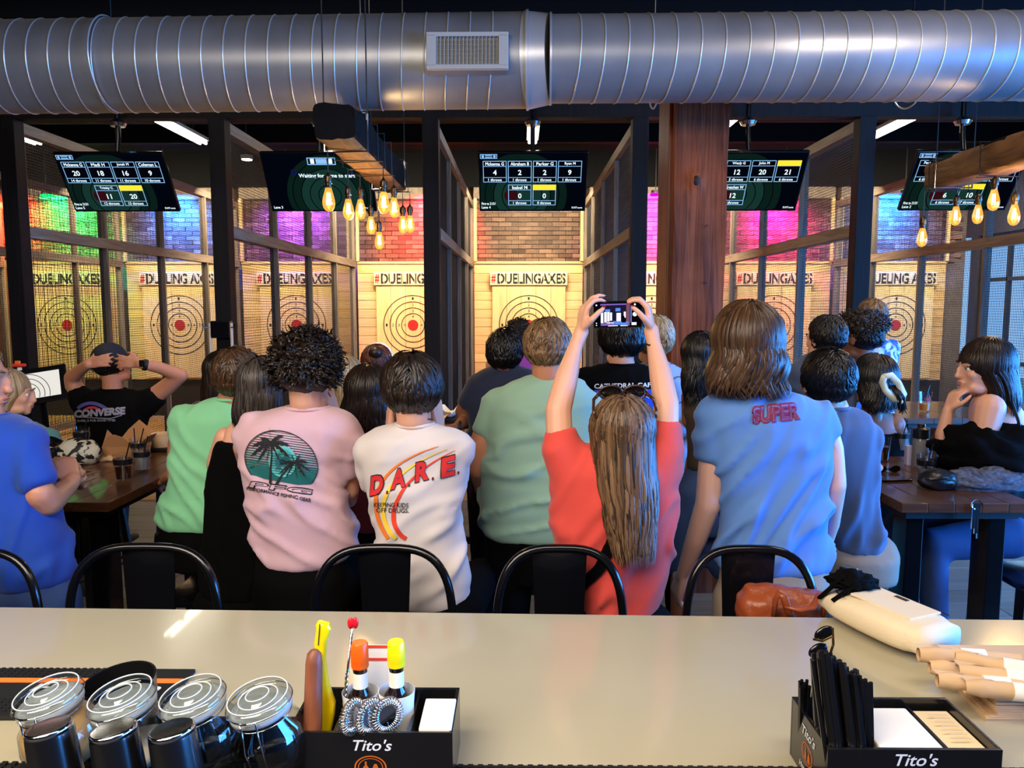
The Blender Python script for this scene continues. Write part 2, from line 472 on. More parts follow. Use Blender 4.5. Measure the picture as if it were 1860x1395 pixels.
# axe targets with their signs
LNAME = ['green-lit brick far left, leftmost lane', 'blue-lit brick in the second lane from the left', 'violet-lit brick in the third lane from the left',
         'red-lit brick left of the centre lane', 'plain brown brick in the centre lane', 'pink-lit brick just left of the reddish timber post',
         'pink-lit brick just right of the reddish timber post', 'blue-lit brick in the rightmost lane']
num_m = M_['ink']
for i, xc in enumerate(LANES):
    tc = thing('axe_target', (xc, 12.9, .66), 'pale axe target below the ' + LNAME[i], 'target', 'axe targets on the back wall')
    for k in range(5):
        w = .244
        MB().span((xc - .61 + k * w + .002, 12.86 - random.random() * .004, .66), (xc - .61 + (k + 1) * w - .002, 12.925, 2.20), bev=.003).build('plank', M_['pinev'], tc)
    zc = 1.545; yy = 12.853
    for r_ in (.19, .285, .385, .49):
        m = MB(); n = 48; vs = []; fs = []
        for k in range(n):
            t = 2 * pi * k / n
            for rr, dy in ((r_ - .0065, 0), (r_ + .0065, 0)):
                vs.append((xc + rr * cos(t), yy, zc + rr * sin(t)))
        for k in range(n):
            a = 2 * k; b2 = 2 * ((k + 1) % n); fs.append((a, a + 1, b2 + 1, b2))
        m.add(vs, fs); m.build('ring', M_['ink'], tc)
    m = MB(); m.lathe([(.088, 0), (.088, .003)], (xc, yy, zc), 32, Matrix.Rotation(radians(90), 3, 'X')); m.build('bullseye', M_['redink'], tc)
    m = MB()
    for d, r_ in (('1', .44), ('2', .335), ('3', .235), ('4', .14)):
        text_on(m, d, lambda x, z: (x, yy, z), xc - .015, zc + r_ - .022, .03, .045)
        text_on(m, d, lambda x, z: (x, yy, z), xc - r_ - .015, zc - .022, .03, .045)
        text_on(m, d, lambda x, z: (x, yy, z), xc + r_ - .015, zc - .022, .03, .045)
    m.build('numerals', M_['ink'], tc, kind='stuff')
    sg = thing('lane_sign', (xc, 12.88, 2.20), 'stencilled sign board under the ' + LNAME[i], 'sign', 'stencilled signs over the targets')
    MB().span((xc - .64, 12.83, 2.205), (xc + .64, 12.90, 2.425), bev=.006).build('board', M_['signw'], sg)
    m = MB()
    sp = i in (1, 2, 5, 7)
    txt = 'DUELING AXES' if sp else 'DUELINGAXES'
    x0 = xc - .52
    vs, fs, _ = text2d(txt, .035)
    f = lambda x, z: (x, 12.826, z)
    m.add([f(x0 + u * 1.13, 2.225 + v * .175) for u, v in vs], fs); m.build('lettering', M_['ink'], sg)
    m = MB(); text_on(m, '#', f, xc - .62, 2.235, .075, .15, .03); m.build('hash_mark', M_['redink'], sg)
    m = MB()   # stencil bridges across the letters
    for k in range(11 + sp):
        xx = x0 + 1.13 * (k + .5) / (11 + sp)
        m.span((xx - .006, 12.822, 2.222), (xx + .004, 12.825, 2.405))
    m.build('stencil_gap', M_['signw'], sg, kind='stuff')

# ------------------------------------------------------------ lane partitions
PN = ['far-left partition with red wall behind', 'leftmost complete partition beside the touch screen', 'second partition from the left, behind the cap wearer',
      'third partition from the left, behind the hanging beam', 'partition on the left of the centre lane', 'partition on the right of the centre lane',
      'partition right of the reddish timber post', 'rightmost partition in front of the windows']
Y0, Y1, ZT = 7.32, 12.85, 3.56
grid = None
for i, x in enumerate(DIVS):
    t = thing('lane_partition', (x, 7.25, 0), 'dark framed wire mesh lane divider, ' + PN[i], 'partition', 'wire mesh lane partitions')
    MB().span((x - .073, 7.17, 0), (x + .073, 7.32, 3.56), bev=.004).build('post', M_['darkpost'], t)
    for y in (7.35, 8.73, 10.13, 11.53, 12.80):
        MB().span((x - .045, y - .02, .0), (x + .045, y + .02, ZT), bev=.003).build('stud', M_['graywood'], t)
    for z0, z1 in ((2.5, 2.61), (3.46, 3.56), (.08, .18), (1.15, 1.22)):
        if z0 == 1.15: continue
        MB().span((x - .05, Y0, z0), (x + .05, Y1, z1), bev=.004).build('rail', M_['graywoodh'], t)
    if grid is None:
        g = MB(); a = Y0
        while a < Y1: g.box((x, a, (ZT + .1) / 2), (.0034, .0034, ZT - .15)); a += .0275
        a = .12
        while a < ZT: g.box((x - .003, (Y0 + Y1) / 2, a), (.0034, Y1 - Y0, .0034)); a += .0275
        grid = g.build('wire_mesh', M_['wire'], t, kind='stuff')
        grid['kind'] = 'stuff'
    else:
        o = grid.copy(); COL.objects.link(o); o.parent = t
    for y in (8.0, 9.4):
        if i == 0: break
# axe rack hooks on two posts
for x, lab in ((DIVS[3], 'small black axe holder with pale handles on the dark post behind the green shirt'), (DIVS[5], 'small black axe holder on the dark post right of the centre lane')):
    t = thing('axe_holder', (x, 7.1, 1.6), lab, 'rack')
    MB().span((x - .09, 7.08, 1.56), (x + .09, 7.17, 1.72), bev=.01).build('bracket', M_['blackmetal'], t)
    for s in (-1, 1):
        MB().tube([(x + s * .1, 7.1, 1.40), (x + s * .1, 7.1, 1.70)], .014, 8).build('handle', mat('pale_ash', S(210, 190, 160), .5), t)
        MB().tube([(x + s * .06, 7.12, 1.66), (x + s * .14, 7.06, 1.66), (x + s * .15, 7.05, 1.69)], .006, 6).build('hook', M_['blackmetal'], t)

# lane lights, puck lights, led lamps
TL = ['leftmost lane', 'second lane', 'third lane, left of the violet brick', 'fourth lane above the hanging beam', 'centre lane', 'lane behind the timber post', 'lane right of the timber post', 'rightmost lane']
for i, x in enumerate(LANES):
    xx = x + (.0 if i < 6 else -.2)
    t = thing('ceiling_light', (xx, 8.55, 3.9), 'bright twin fluorescent strip light hanging in the ' + TL[i], 'ceiling light', 'lane strip lights')
    MB().span((xx - .07, 7.82, 3.79), (xx + .07, 9.28, 3.83), bev=.01).build('housing', M_['vent'], t)
    for s in (-.035, .035):
        MB().tube([(xx + s, 7.84, 3.765), (xx + s, 9.26, 3.765)], .016, 10).build('tube', M_['tube'], t)
    for y in (8.1, 9.0): MB().tube([(xx, y, 3.83), (xx, y, ZC)], .004, 5).build('hanger', M_['cord'], t)
for x, y, l in ((-3.45, 9.9, 'small round puck lamp seen through the second partition'), (1.94, 10.6, 'small round puck lamp beside the timber post')):
    t = thing('puck_light', (x, y, 3.7), l, 'ceiling light')
    MB().lathe([(.075, 0), (.075, .05)], (x, y, 3.70), 20).build('lamp_body', M_['vent'], t)
    MB().lathe([(.06, -.012), (.068, 0)], (x, y, 3.70), 20).build('lens', M_['puck'], t)
    MB().tube([(x, y, 3.74), (x, y, ZC + .01)], .006, 6).build('stem', M_['cord'], t)
LEDN = ['red', 'green', 'blue', 'violet', 'red', 'pink', 'pink', 'blue']
LPOS = ['at the far left wall', 'in the leftmost lane', 'in the second lane', 'in the third lane', 'above the red brick left of centre', 'left of the timber post', 'right of the timber post', 'in the rightmost lane']
for (x, c), n, p in zip(LED, LEDN, LPOS):
    t = thing('accent_lamp', (x, 12.55, 3.7), 'small %s accent lamp %s' % (n, p), 'lamp', 'coloured lamps over the brick')
    MB().lathe([(.07, 0), (.07, .05)], (x, 12.5, 3.64), 16).build('lamp_body', M_['black'], t)
    MB().tube([(x, 12.5, 3.68), (x, 12.5, ZC + .01)], .008, 6).build('stem', M_['cord'], t)
    MB().lathe([(.085, -.03), (.085, 0)], (x, 12.5, 3.64), 16).build('lens', emis('led_' + n, c, 5), t)

# ------------------------------------------------------------ television screens
def tv(cx, kind, lane, cells, lab):
    w, h, tl = .965, .565, radians(34)
    C = at(945, 330, 7.02); C.x = cx; C.z = 2.955
    up = V((0, -sin(tl), cos(tl))); nr = V((0, -cos(tl), -sin(tl)))
    t = thing('television', C, lab, 'television')
    def fn(d):
        return lambda u, v: C + V((1, 0, 0)) * ((u - .5) * w) + up * ((.5 - v) * h) + nr * d
    R = Matrix((V((1, 0, 0)), -nr, up)).transposed()
    MB().box(C - nr * .02, (w, .04, h), R, bev=.006).build('casing', M_['blackmetal'], t)
    def quad(m, f, u0, v0, u1, v1): m.add([f(u0, v0), f(u1, v0), f(u1, v1), f(u0, v1)], [(0, 1, 2, 3)])
    def poly(m, f, pts): m.add([f(*p) for p in pts], [tuple(range(len(pts)))])
    m = MB(); quad(m, fn(.0015), .012, .02, .988, .975); m.build('screen', SCR['bg'], t)
    def arc(m, cu, cv, r, rin, d, v0=.44):
        vs = []; fs = []; n = 40; f = fn(d); asp = w / h
        for k in range(n + 1):
            a = 2 * pi * k / n
            for rr in (rin, r):
                u = cu + rr * cos(a); v = cv + rr * asp * sin(a)
                vs.append(f(min(max(u, .015), .985), min(max(v, .03), .97)))
        for k in range(n): fs.append((2 * k, 2 * k + 1, 2 * k + 3, 2 * k + 2))
        m.add(vs, fs)
    m = MB(); arc(m, .40 if kind else .58, .72, .42 if kind else .4, 0, .0022); m.build('target_picture', SCR['teal'], t)
    m = MB(); arc(m, .40 if kind else .58, .72, .27, 0, .0026); m.build('target_picture', SCR['teal2'], t)
    m = MB()
    for r_ in (.11, .19, .27, .35): arc(m, .40 if kind else .58, .72, r_, r_ - .008, .003)
    m.build('target_line', SCR['dark'], t)
    if kind:
        m = MB(); arc(m, .30, .72, .065, 0, .0032); m.build('bullseye', SCR['bull'], t)
    bl = MB(); wt = MB(); ye = MB(); dk = MB(); f3 = fn(.004); f4 = fn(.005); f35 = fn(.0036)
    def txt(m, s, u, v, hh, wmax, f=f4):
        vs, fs, r_ = text2d(s, .02)
        ww = min(hh * h * r_ / w, wmax)
        m.add([f(u - ww / 2 + a * ww, v + hh / 2 - b_ * hh) for a, b_ in vs], fs)
    def frame(m, u0, v0, u1, v1, e=.006):
        quad(m, f3, u0, v0, u1, v0 + e * 1.7); quad(m, f3, u0, v1 - e * 1.7, u1, v1)
        quad(m, f3, u0, v0, u0 + e, v1); quad(m, f3, u1 - e, v0, u1, v1)
    if kind:
        for k, c in enumerate(cells):
            u0 = .043 + .229 * (k if k < 4 else k - 3); v0 = .14 if k < 4 else .535
            u1, v1 = u0 + .216, v0 + .355
            if k in (0, 1, 2, 3): quad(dk, f35, u0, v0, u1, v1)
            frame(bl, u0, v0, u1, v1)
            quad(bl, f3, u0, v0 + .085, u1, v0 + .094); quad(bl, f3, u0, v1 - .085, u1, v1 - .076)
            if c[3]: quad(ye, f4, u0, v0, u1, v0 + .09)
            else: txt(wt, c[0], (u0 + u1) / 2, v0 + .048, .055, .17)
            txt(wt, c[1], (u0 + u1) / 2, v0 + .19, .085, .1); txt(wt, c[2], (u0 + u1) / 2, v1 - .042, .045, .15)
        frame(bl, .02, .03, .175, .105, .006)
        quad(bl, f4, .035, .045, .055, .09); quad(bl, f4, .065, .045, .13, .06); quad(bl, f4, .065, .075, .13, .09); quad(bl, f4, .14, .045, .16, .09)
        txt(wt, 'First to 21/31', .085, .86, .045, .13); txt(wt, 'Lane %d' % lane, .062, .925, .045, .085); txt(wt, '© IATF scores', .92, .93, .035, .1)
    else:
        frame(bl, .42, .08, .68, .20, .008); quad(wt, f3, .45, .10, .485, .18); quad(wt, f3, .61, .10, .65, .18); quad(bl, f4, .5, .10, .6, .18)
        txt(wt, 'Waiting for game to start', .58, .385, .085, .52); txt(wt, 'Lane 3', .07, .92, .045, .085); txt(wt, '© IATF scores', .9, .93, .035, .1)
        m = MB(); arc(m, .28, .32, .028, .022, .003); arc(m, .80, .32, .028, .022, .003); m.build('screen_glow', SCR['blue'], t)
    bl.build('score_frame', SCR['line'], t); wt.build('screen_text', SCR['white'], t)
    if kind:
        ye.build('active_bar', SCR['yellow'], t); dk.build('score_cell', SCR['bg'], t)
    # bracket
    top = C + up * .1 - nr * .06
    MB().box(C - nr * .06, (.3, .05, .25), R, bev=.005).build('wall_plate', M_['black'], t)
    MB().tube([top, top + V((0, .06, .3)), V((top.x, top.y + .06, ZC))], .022, 10).build('mount_pole', M_['blackmetal'], t, smooth='auto')
    MB().lathe([(.06, 0), (.075, .03), (.03, .07)], (top.x, top.y + .06, 3.46), 16).build('mount_cap', M_['steel'], t, smooth='auto')
SCR = {'bg': emis('screen_background', S(3, 5, 14), 1), 'teal': emis('screen_dark_teal', S(10, 30, 26), 1), 'teal2': emis('screen_teal', S(22, 52, 46), 1),
       'dark': emis('screen_dark', S(2, 4, 5), 1), 'bull': emis('screen_maroon', S(52, 12, 20), 1), 'line': emis('screen_line_blue', S(140, 190, 240), 1.1),
       'white': emis('screen_white', S(225, 245, 255), 1.3), 'yellow': emis('screen_yellow', S(250, 220, 50), 1.2), 'blue': emis('screen_deep_blue', S(14, 14, 120), 1)}
tv(-3.62, 1, 5, [('Mckenna G', '20', '14 throws', 0), ('Madi H', '18', '11 throws', 0), ('Jonah M', '16', '11 throws', 0), ('Coleman L', '9', '10 throws', 0), ('Trinity C', '11', '12 throws', 0), ('Tony W', '20', '13 throws', 1)],
   'hanging television with six score boxes over the third lane, leftmost screen')
tv(-1.80, 0, 3, [], 'hanging television reading waiting for game to start')
tv(.11, 1, 4, [('Mckenna G', '4', '1 throws', 0), ('Abraham B', '2', '1 throws', 0), ('Parker G', '2', '1 throws', 0), ('Ryan M', '9', '1 throws', 0), ('Isabel M', '0', '1 throws', 0), ('Xander P', '0', '0 throws', 1)],
   'hanging television with score boxes over the centre lane')
tv(2.03, 1, 3, [('Tyler S', '8', '6 throws', 0), ('Wesly G', '12', '5 throws', 0), ('John M', '20', '6 throws', 0), ('David P', '21', '6 throws', 1), ('Gretchen W', '12', '5 throws', 0)],
   'hanging television partly hidden by the timber post')
tv(3.93, 1, 2, [('Peyton W', '14', '6 throws', 0), ('Colby R', '11', '6 throws', 0), ('Sam T', '9', '7 throws', 0), ('Drew L', '5', '7 throws', 0), ('Hope B', '6', '6 throws', 0), ('Luke N', '10', '7 throws', 1)],
   'hanging television behind the right hanging beam, rightmost screen')

# ------------------------------------------------------------ spiral duct
zd = 3.19
A = atz(0, 123, zd); B = atz(958, 111, zd); Cc = atz(1000, 108.5, zd); D = atz(1860, 102.5, zd)
dirL = (B - A).normalized(); dirR = (D - Cc).normalized()
A2 = A - dirL * 1.6; D2 = D + dirR * 1.6
t = thing('spiral_duct', ((A.x + D.x) / 2, 4.4, zd), 'large galvanised spiral air duct crossing the whole ceiling', 'duct')
RL, RR = .247, .226
def cyl(a, b, ra, rb=None, n=64):
    return MB().tube([a, b], [ra, rb if rb else ra], n, up=(0, 0, 1))
cyl(A2, B, RL).build('duct_section', M_['galv'], t, smooth='auto')
cyl(Cc, D2, RR).build('duct_section', M_['galv'], t, smooth='auto')
cyl(B, Cc, RL + .004, RR + .004).build('reducer', M_['galvseam'], t, smooth='auto')
for a, r_ in ((B, RL), (Cc, RR)):
    MB().tube([a - dirL * .006, a + dirL * .006], r_ + .01, 64).build('collar', M_['galvseam'], t, smooth='auto')
src = None
def ringmesh(c, d, r_, lean):
    pts = []
    x = V((0, 0, 1)); y = d.cross(x).normalized()
    for k in range(49):
        a = 2 * pi * k / 48
        pts.append(c + (x * cos(a) + y * sin(a)) * r_ + d * lean * sin(a + .4))
    return MB().tube(pts, .0045, 6, caps=False)
for P, Q, r_, d, st in ((A2, B, RL, dirL, .118), (Cc, D2, RR, dirR, .124)):
    n = int((Q - P).length / st); src = None
    for k in range(1, n):
        c = P + d * (k * st)
        if src is None:
            src = ringmesh(c, d, r_, .03).build('seam', M_['galvseam'], t, smooth=True); o0 = src.location.copy(); c0 = c
        else: inst(src, o0 + (c - c0))
for px, r_ in ((205, RL), (655, RL), (1190, RR), (1655, RR)):   # hanger straps
    c = atz(px, 118, zd); d = V((1, 0, 0))
    ringmesh(c, d, r_ + .004, .0).build('strap', M_['galvseam'], t, smooth=True)
    MB().tube([c + V((0, 0, r_)), V((c.x, c.y, ZC - .2))], .006, 6).build('hanger_rod', M_['steel'], t)
# vent grille on the duct face
c = atz(849, 93, zd + .045); c = c + V((0, -.235, 0)); tl = radians(-14)
vc = at(849, 93, 4.09); R = Matrix.Rotation(radians(-6), 3, 'X')
m = MB()
for a, bb in (((0, 0, .083), (.42, .03, .022)), ((0, 0, -.083), (.42, .03, .022)), ((-.185, 0, 0), (.05, .03, .16)), ((.185, 0, 0), (.05, .03, .16))):
    m.box(vc + R @ V(a), bb, R, bev=.003)
vf = m.build('vent_frame', M_['vent'], t)
MB().box(vc + R @ V((0, .02, 0)), (.34, .012, .15), R).build('vent_backing', M_['black'], t)
MB().box(vc + R @ V((0, .06, 0)), (.40, .10, .17), R).build('vent_neck', M_['galv'], t)
for k in range(17): MB().box(vc + R @ V((-.155 + k * .0194, 0, 0)), (.003, .014, .145), R).build('louver', M_['vent'], t)
for k in range(6): MB().box(vc + R @ V((0, .008, -.06 + k * .024)), (.33, .003, .003), R).build('louver', M_['vent'], t)

# ------------------------------------------------------------ timber post
random.seed(11)
tp = thing('timber_post', (1.19 + .45, 4.98, 0), 'massive reddish reclaimed timber post right of the centre lane', 'post')
px0, px1 = 1224, 1327
Yp = 4.85
bm = bmesh.new()
xa, xb = at(px0, 400, Yp).x, at(px1 - 6, 400, Yp).x
nz_, nx_ = 120, 14
def pv(face_u, z):   # perimeter point (u 0..4)
    xs = [xa, xb, xb, xa, xa]; ysn = [Yp, Yp, Yp + .36, Yp + .36, Yp]
    k = int(face_u) % 4; f_ = face_u - int(face_u)
    x = xs[k] + (xs[k + 1] - xs[k]) * f_; y = ysn[k] + (ysn[k + 1] - ysn[k]) * f_
    e = noise.noise(V((x * 3, y * 3, z * 1.6))) * .022 + noise.noise(V((x * 30, y * 30, z * 2.2))) * .004
    cx, cy = (xa + xb) / 2, Yp + .18
    dv = V((x - cx, y - cy, 0)); dv.normalize()
    if k == 1: e += .014 * sin(z * 6.3) * (1 if sin(z * 2.1) > 0 else .3)
    kd = (V((x, 0, z)) - V((xa + .13, 0, 2.62))).length
    if k == 0: e += .03 * math.exp(-(kd / .05) ** 2)
    return (x + dv.x * e, y + dv.y * e, z)
nu = 56; vs = []; fs = []
for j in range(nz_ + 1):
    z = j * (3.5 / nz_)
    for k in range(nu): vs.append(pv(4 * k / nu, z))
for j in range(nz_):
    for k in range(nu):
        a = j * nu + k; b_ = j * nu + (k + 1) % nu; fs.append((a, b_, b_ + nu, a + nu))
MB().add(vs, fs).build('timber', M_['post'], tp, smooth='auto')
MB().ball((xa + .13, Yp - .02, 2.62), (.022, .012, .03)).build('knot', mat('dark_knot', S(30, 14, 9), .7), tp, smooth=True)
MB().span((xa - .03, Yp + .05, 0), (xa + .045, Yp + .42, 3.5), bev=.01).build('side_board', mat('orange_side_board', S(118, 58, 26), .5, grain=(S(62, 26, 14), (20, 20, 1.2), .5), bump=.5), tp)
for z in (2.35, 2.0): MB().box((xa + .20, Yp - .012, z), (.018, .01, .006)).build('staple', M_['steel'], tp)

# ------------------------------------------------------------ hanging beams with bulbs
def hang_beam(xc, ya, yb, z0, w, h, lab, ropes, seed):
    t = thing('hanging_beam', (xc, (ya + yb) / 2, z0), lab, 'beam')
    n = 40; vs = []; fs = []; nu = 28
    for j in range(n + 1):
        y = ya + (yb - ya) * j / n
        for k in range(nu):
            u = 4 * k / nu; q = int(u); f_ = u - q
            cs = [(-w / 2, 0), (w / 2, 0), (w / 2, h), (-w / 2, h), (-w / 2, 0)]
            x = cs[q][0] + (cs[q + 1][0] - cs[q][0]) * f_; z = cs[q][1] + (cs[q + 1][1] - cs[q][1]) * f_
            e = 1 + .10 * noise.noise(V((x * 9 + seed, y * 5, z * 9))) + .06 * noise.noise(V((x * 40, y * 14 + seed, z * 40)))
            rr = 1 - .10 * (abs(x) / (w / 2)) ** 6 * (abs(z - h / 2) / (h / 2)) ** 6
            vs.append((xc + x * e * rr, y + .01 * noise.noise(V((x * 20, z * 20, seed))), z0 + h / 2 + (z - h / 2) * e * rr))
    for j in range(n):
        for k in range(nu):
            a = j * nu + k; b_ = j * nu + (k + 1) % nu; fs.append((a, b_, b_ + nu, a + nu))
    fs.append(tuple(range(nu))); fs.append(tuple(range(n * nu, (n + 1) * nu)))
    o = MB().add(vs, fs).build('timber', M_['beamw'], t, smooth='auto')
    o.data.materials.append(M_['char'])
    for p in o.data.polygons:
        if len(p.vertices) > 4 or (abs(p.normal.x) > .7 and seed == 1) or p.normal.z > .6: p.material_index = 1
    for y in ropes:   # steel straps and hanger cable
        pts = [(xc - w / 2 - .008, y, z0 + h + .01), (xc - w / 2 - .008, y, z0 - .008), (xc + w / 2 + .008, y, z0 - .008), (xc + w / 2 + .008, y, z0 + h + .01)]
        MB().tube(pts, .006, 6).build('strap', M_['steel'], t)
        for s in (-1, 1):
            MB().tube([(xc + s * (w / 2 + .008), y, z0 + h), (xc + s * (w / 2 + .008), y, ZC)], .0035, 6).build('hanger_cable', M_['cord'], t)
    return t
random.seed(21)
hb1 = hang_beam(-.875, 3.72, 5.35, 2.635, .20, .165, 'rough charred timber beam hanging left of centre with bulbs below', (3.95, 5.2), 1)
hb2 = hang_beam(2.66, 3.0, 5.0, 2.585, .21, .17, 'rough brown timber beam hanging at the right with bulbs below', (3.6, 4.85), 2)
bulb_src = None
def bulb(px, py, hpx, bx, bz, w, lab, grp):
    """px,py centre of glass"""
    global bulb_src
    Y = .125 * F / hpx
    Y = min(Y, 5.25 if bx < 0 else 4.9)
    P = at(px, py, Y)
    if bulb_src is None:
        t = thing('edison_bulb', P, lab, 'light bulb', grp)
        prof = [(.0, -.064), (.016, -.058), (.026, -.045), (.0305, -.028), (.031, -.012), (.027, .008), (.021, .03), (.0165, .046), (.0145, .055)]
        MB().lathe(prof, P, 20).build('glass_bulb', M_['bulb'], t, smooth=True)
        m = MB()
        for k in range(4):
            a = k * pi / 2 + .3; m.tube([P + V((.009 * cos(a), .009 * sin(a), -.03)), P + V((.006 * cos(a), .006 * sin(a), .028))], .0035, 5)
        m.build('filament', M_['filament'], t)
        MB().lathe([(.013, .05), (.016, .056), (.016, .072), (.019, .074), (.021, .085), (.019, .108), (.008, .118), (.004, .128)], P, 16).build('socket', M_['brass'], t, smooth='auto')
        bulb_src = t
    else:
        t = dup(bulb_src, P, lab)
        for ch_ in list(t.children):
            if ch_.name.startswith('cord'): bpy.data.objects.remove(ch_)
    t['group'] = grp
    top = V((bx, P.y, bz))
    x = P.x
    pts = [P + V((0, 0, .125))]
    pts.append(V((P.x, P.y, bz - .02)))
    pts += [V((bx - w / 2 - .015, P.y + .01, bz - .012)), V((bx - w / 2 - .015, P.y + .02, bz + .17)), V((bx + w / 2 + .015, P.y + .03, bz + .175)), V((bx + w / 2 + .015, P.y + .05, bz - .012)), V((bx - w / 2, P.y + .07, bz - .014))]
    c = MB().tube(pts, .0035, 6)
    o = c.build('cord', M_['cord'], None); 
    me = o.data; me.transform(Matrix.Translation(-P)); o.parent = t
B1 = [(597, 361, 45, 'nearest and leftmost'), (633, 379, 40, 'second from the left'), (655, 379, 38, 'third from the left'), (697, 367, 42, 'high one in the middle'),
      (716, 376, 38, 'just right of the high middle one'), (674, 408, 34, 'low one left of the lowest'), (689, 436, 34, 'lowest'), (732, 407, 33, 'left of the right-end pair'), (745, 406, 32, 'rightmost')]
for px, py, hh, l in B1:
    bulb(px, py, hh, -.875, 2.635, .2, 'glowing amber filament bulb under the charred beam, ' + l, 'bulbs under the charred beam')
B2 = [(1675, 430, 32, 'lowest and leftmost'), (1736, 391, 36, 'second from the left'), (1776, 388, 36, 'third from the left'), (1805, 362, 40, 'highest one'), (1842, 389, 40, 'rightmost')]
for px, py, hh, l in B2:
    bulb(px, py, hh, 2.66, 2.585, .21, 'glowing amber filament bulb under the brown beam, ' + l, 'bulbs under the brown beam')
# small warm glow of the two bulb clusters
for nm, p, e in (('bulb_glow', (-.9, 4.45, 2.3), 26), ('bulb_glow', (2.75, 4.2, 2.35), 18)):
    l = bpy.data.lights.new(nm, 'POINT'); l.energy = e; l.color = (1, .62, .25); l.shadow_soft_size = .12
    o = bpy.data.objects.new(nm, l); COL.objects.link(o); o.location = p
# ------------------------------------------------------------ people: body, clothes, hair
def remesh(mb, vox, smooth=2, it=3):
    me = bpy.data.meshes.new('r'); me.from_pydata([tuple(v) for v in mb.v], [], mb.f)
    o = bpy.data.objects.new('r', me); COL.objects.link(o)
    r = o.modifiers.new('r', 'REMESH'); r.mode = 'VOXEL'; r.voxel_size = vox; r.use_smooth_shade = True
    if smooth:
        s = o.modifiers.new('s', 'SMOOTH'); s.factor = .5; s.iterations = it
    dg = bpy.context.evaluated_depsgraph_get()
    m2 = bpy.data.meshes.new_from_object(o.evaluated_get(dg))
    bpy.data.objects.remove(o); bpy.data.meshes.remove(me)
    return m2
def join_meshes(ms):
    vs = []; fs = []
    for m in ms:
        n = len(vs); vs += [v.co.copy() for v in m.vertices]; fs += [tuple(i + n for i in p.vertices) for p in m.polygons]
        bpy.data.meshes.remove(m)
    return vs, fs
def mkobj(name, vs, fs, m, parent, smooth=True, label=None):
    off = wloc(parent); me = bpy.data.meshes.new(name)
    me.from_pydata([tuple(v - off) for v in vs], [], fs)
    if m: me.materials.append(m)
    me.polygons.foreach_set('use_smooth', [True] * len(me.polygons))
    o = bpy.data.objects.new(name, me); COL.objects.link(o); o.parent = parent
    if label: o['label'] = label
    return o
def chain(mb, pts, n=10, endball=True):
    for i, (p, r) in enumerate(pts):
        if endball or i < len(pts) - 1: mb.ball(p, r, n, 7)
        if i:
            q, s = pts[i - 1]
            if (V(p) - V(q)).length > 1e-4: mb.tube([q, p], [s, r], n)
def loft(mb, rings, n=28, e=2.3):
    """rings: (centre, half width vec, half depth vec)"""
    vs = []
    for c, a, b in rings:
        for k in range(n):
            t = 2 * pi * k / n; ct, st = cos(t), sin(t)
            vs.append(c + a * (abs(ct) ** (2 / e) * (1 if ct >= 0 else -1)) + b * (abs(st) ** (2 / e) * (1 if st >= 0 else -1)))
    fs = []
    for i in range(len(rings) - 1):
        for k in range(n):
            q = i * n + k; w = i * n + (k + 1) % n; fs.append((q, w, w + n, q + n))
    fs.append(tuple(range(n))[::-1]); fs.append(tuple(range((len(rings) - 1) * n, len(rings) * n)))
    mb.add(vs, fs)

def hand(ch, w, d, nr, side=1, curl=.5, s=1., spread=.16, thumb=.6, nails=None, curls=None):
    """five-fingered hand; d = direction of fingers, nr = palm normal, side=+1 thumb towards d x nr"""
    w = V(w); d = V(d).normalized(); nr = V(nr); nr = (nr - d * nr.dot(d)).normalized(); x = d.cross(nr) * side
    K = []
    for i, (o, l) in enumerate(((.030, .073), (.010, .082), (-.011, .076), (-.030, .060))):
        k = w + d * (.088 - .004 * abs(i - 1)) * s + x * o * s
        K.append((k, l, o))
        chain(ch, [(w + x * o * .45 * s + d * .008 * s, .0155 * s), (w + d * .05 * s + x * o * .8 * s, .0135 * s), (k, .0108 * s)], 8)
        a = 0; p = k; pts = [(k, .0102 * s)]
        dd = (d + x * o / .03 * spread).normalized()
        cc = curls[i] if curls else curl
        for j, fr in enumerate((.45, .31, .24)):
            a += cc * (1.0, 1.25, .8)[j] * .8
            v = dd * cos(a) + nr * sin(a)
            p = p + v * l * fr * s * 1.08; pts.append((p, (.0092, .0084, .0072)[j] * s))
        chain(ch, pts, 8)
        if nails is not None: nails.append((p, v, nr, s))
    t0 = w + d * .02 * s + x * .024 * s
    t1 = t0 + (d * .75 + x * .8 + nr * .35 * thumb).normalized() * .042 * s
    t2 = t1 + (d * 1 + x * .35 + nr * .6 * thumb).normalized() * .032 * s
    t3 = t2 + (d * 1 - x * .1 + nr * .9 * thumb).normalized() * .026 * s
    chain(ch, [(t0, .015 * s), (t1, .0125 * s), (t2, .0105 * s), (t3, .0085 * s)], 8)
    if nails is not None: nails.append((t3, (t3 - t2).normalized(), nr, s))

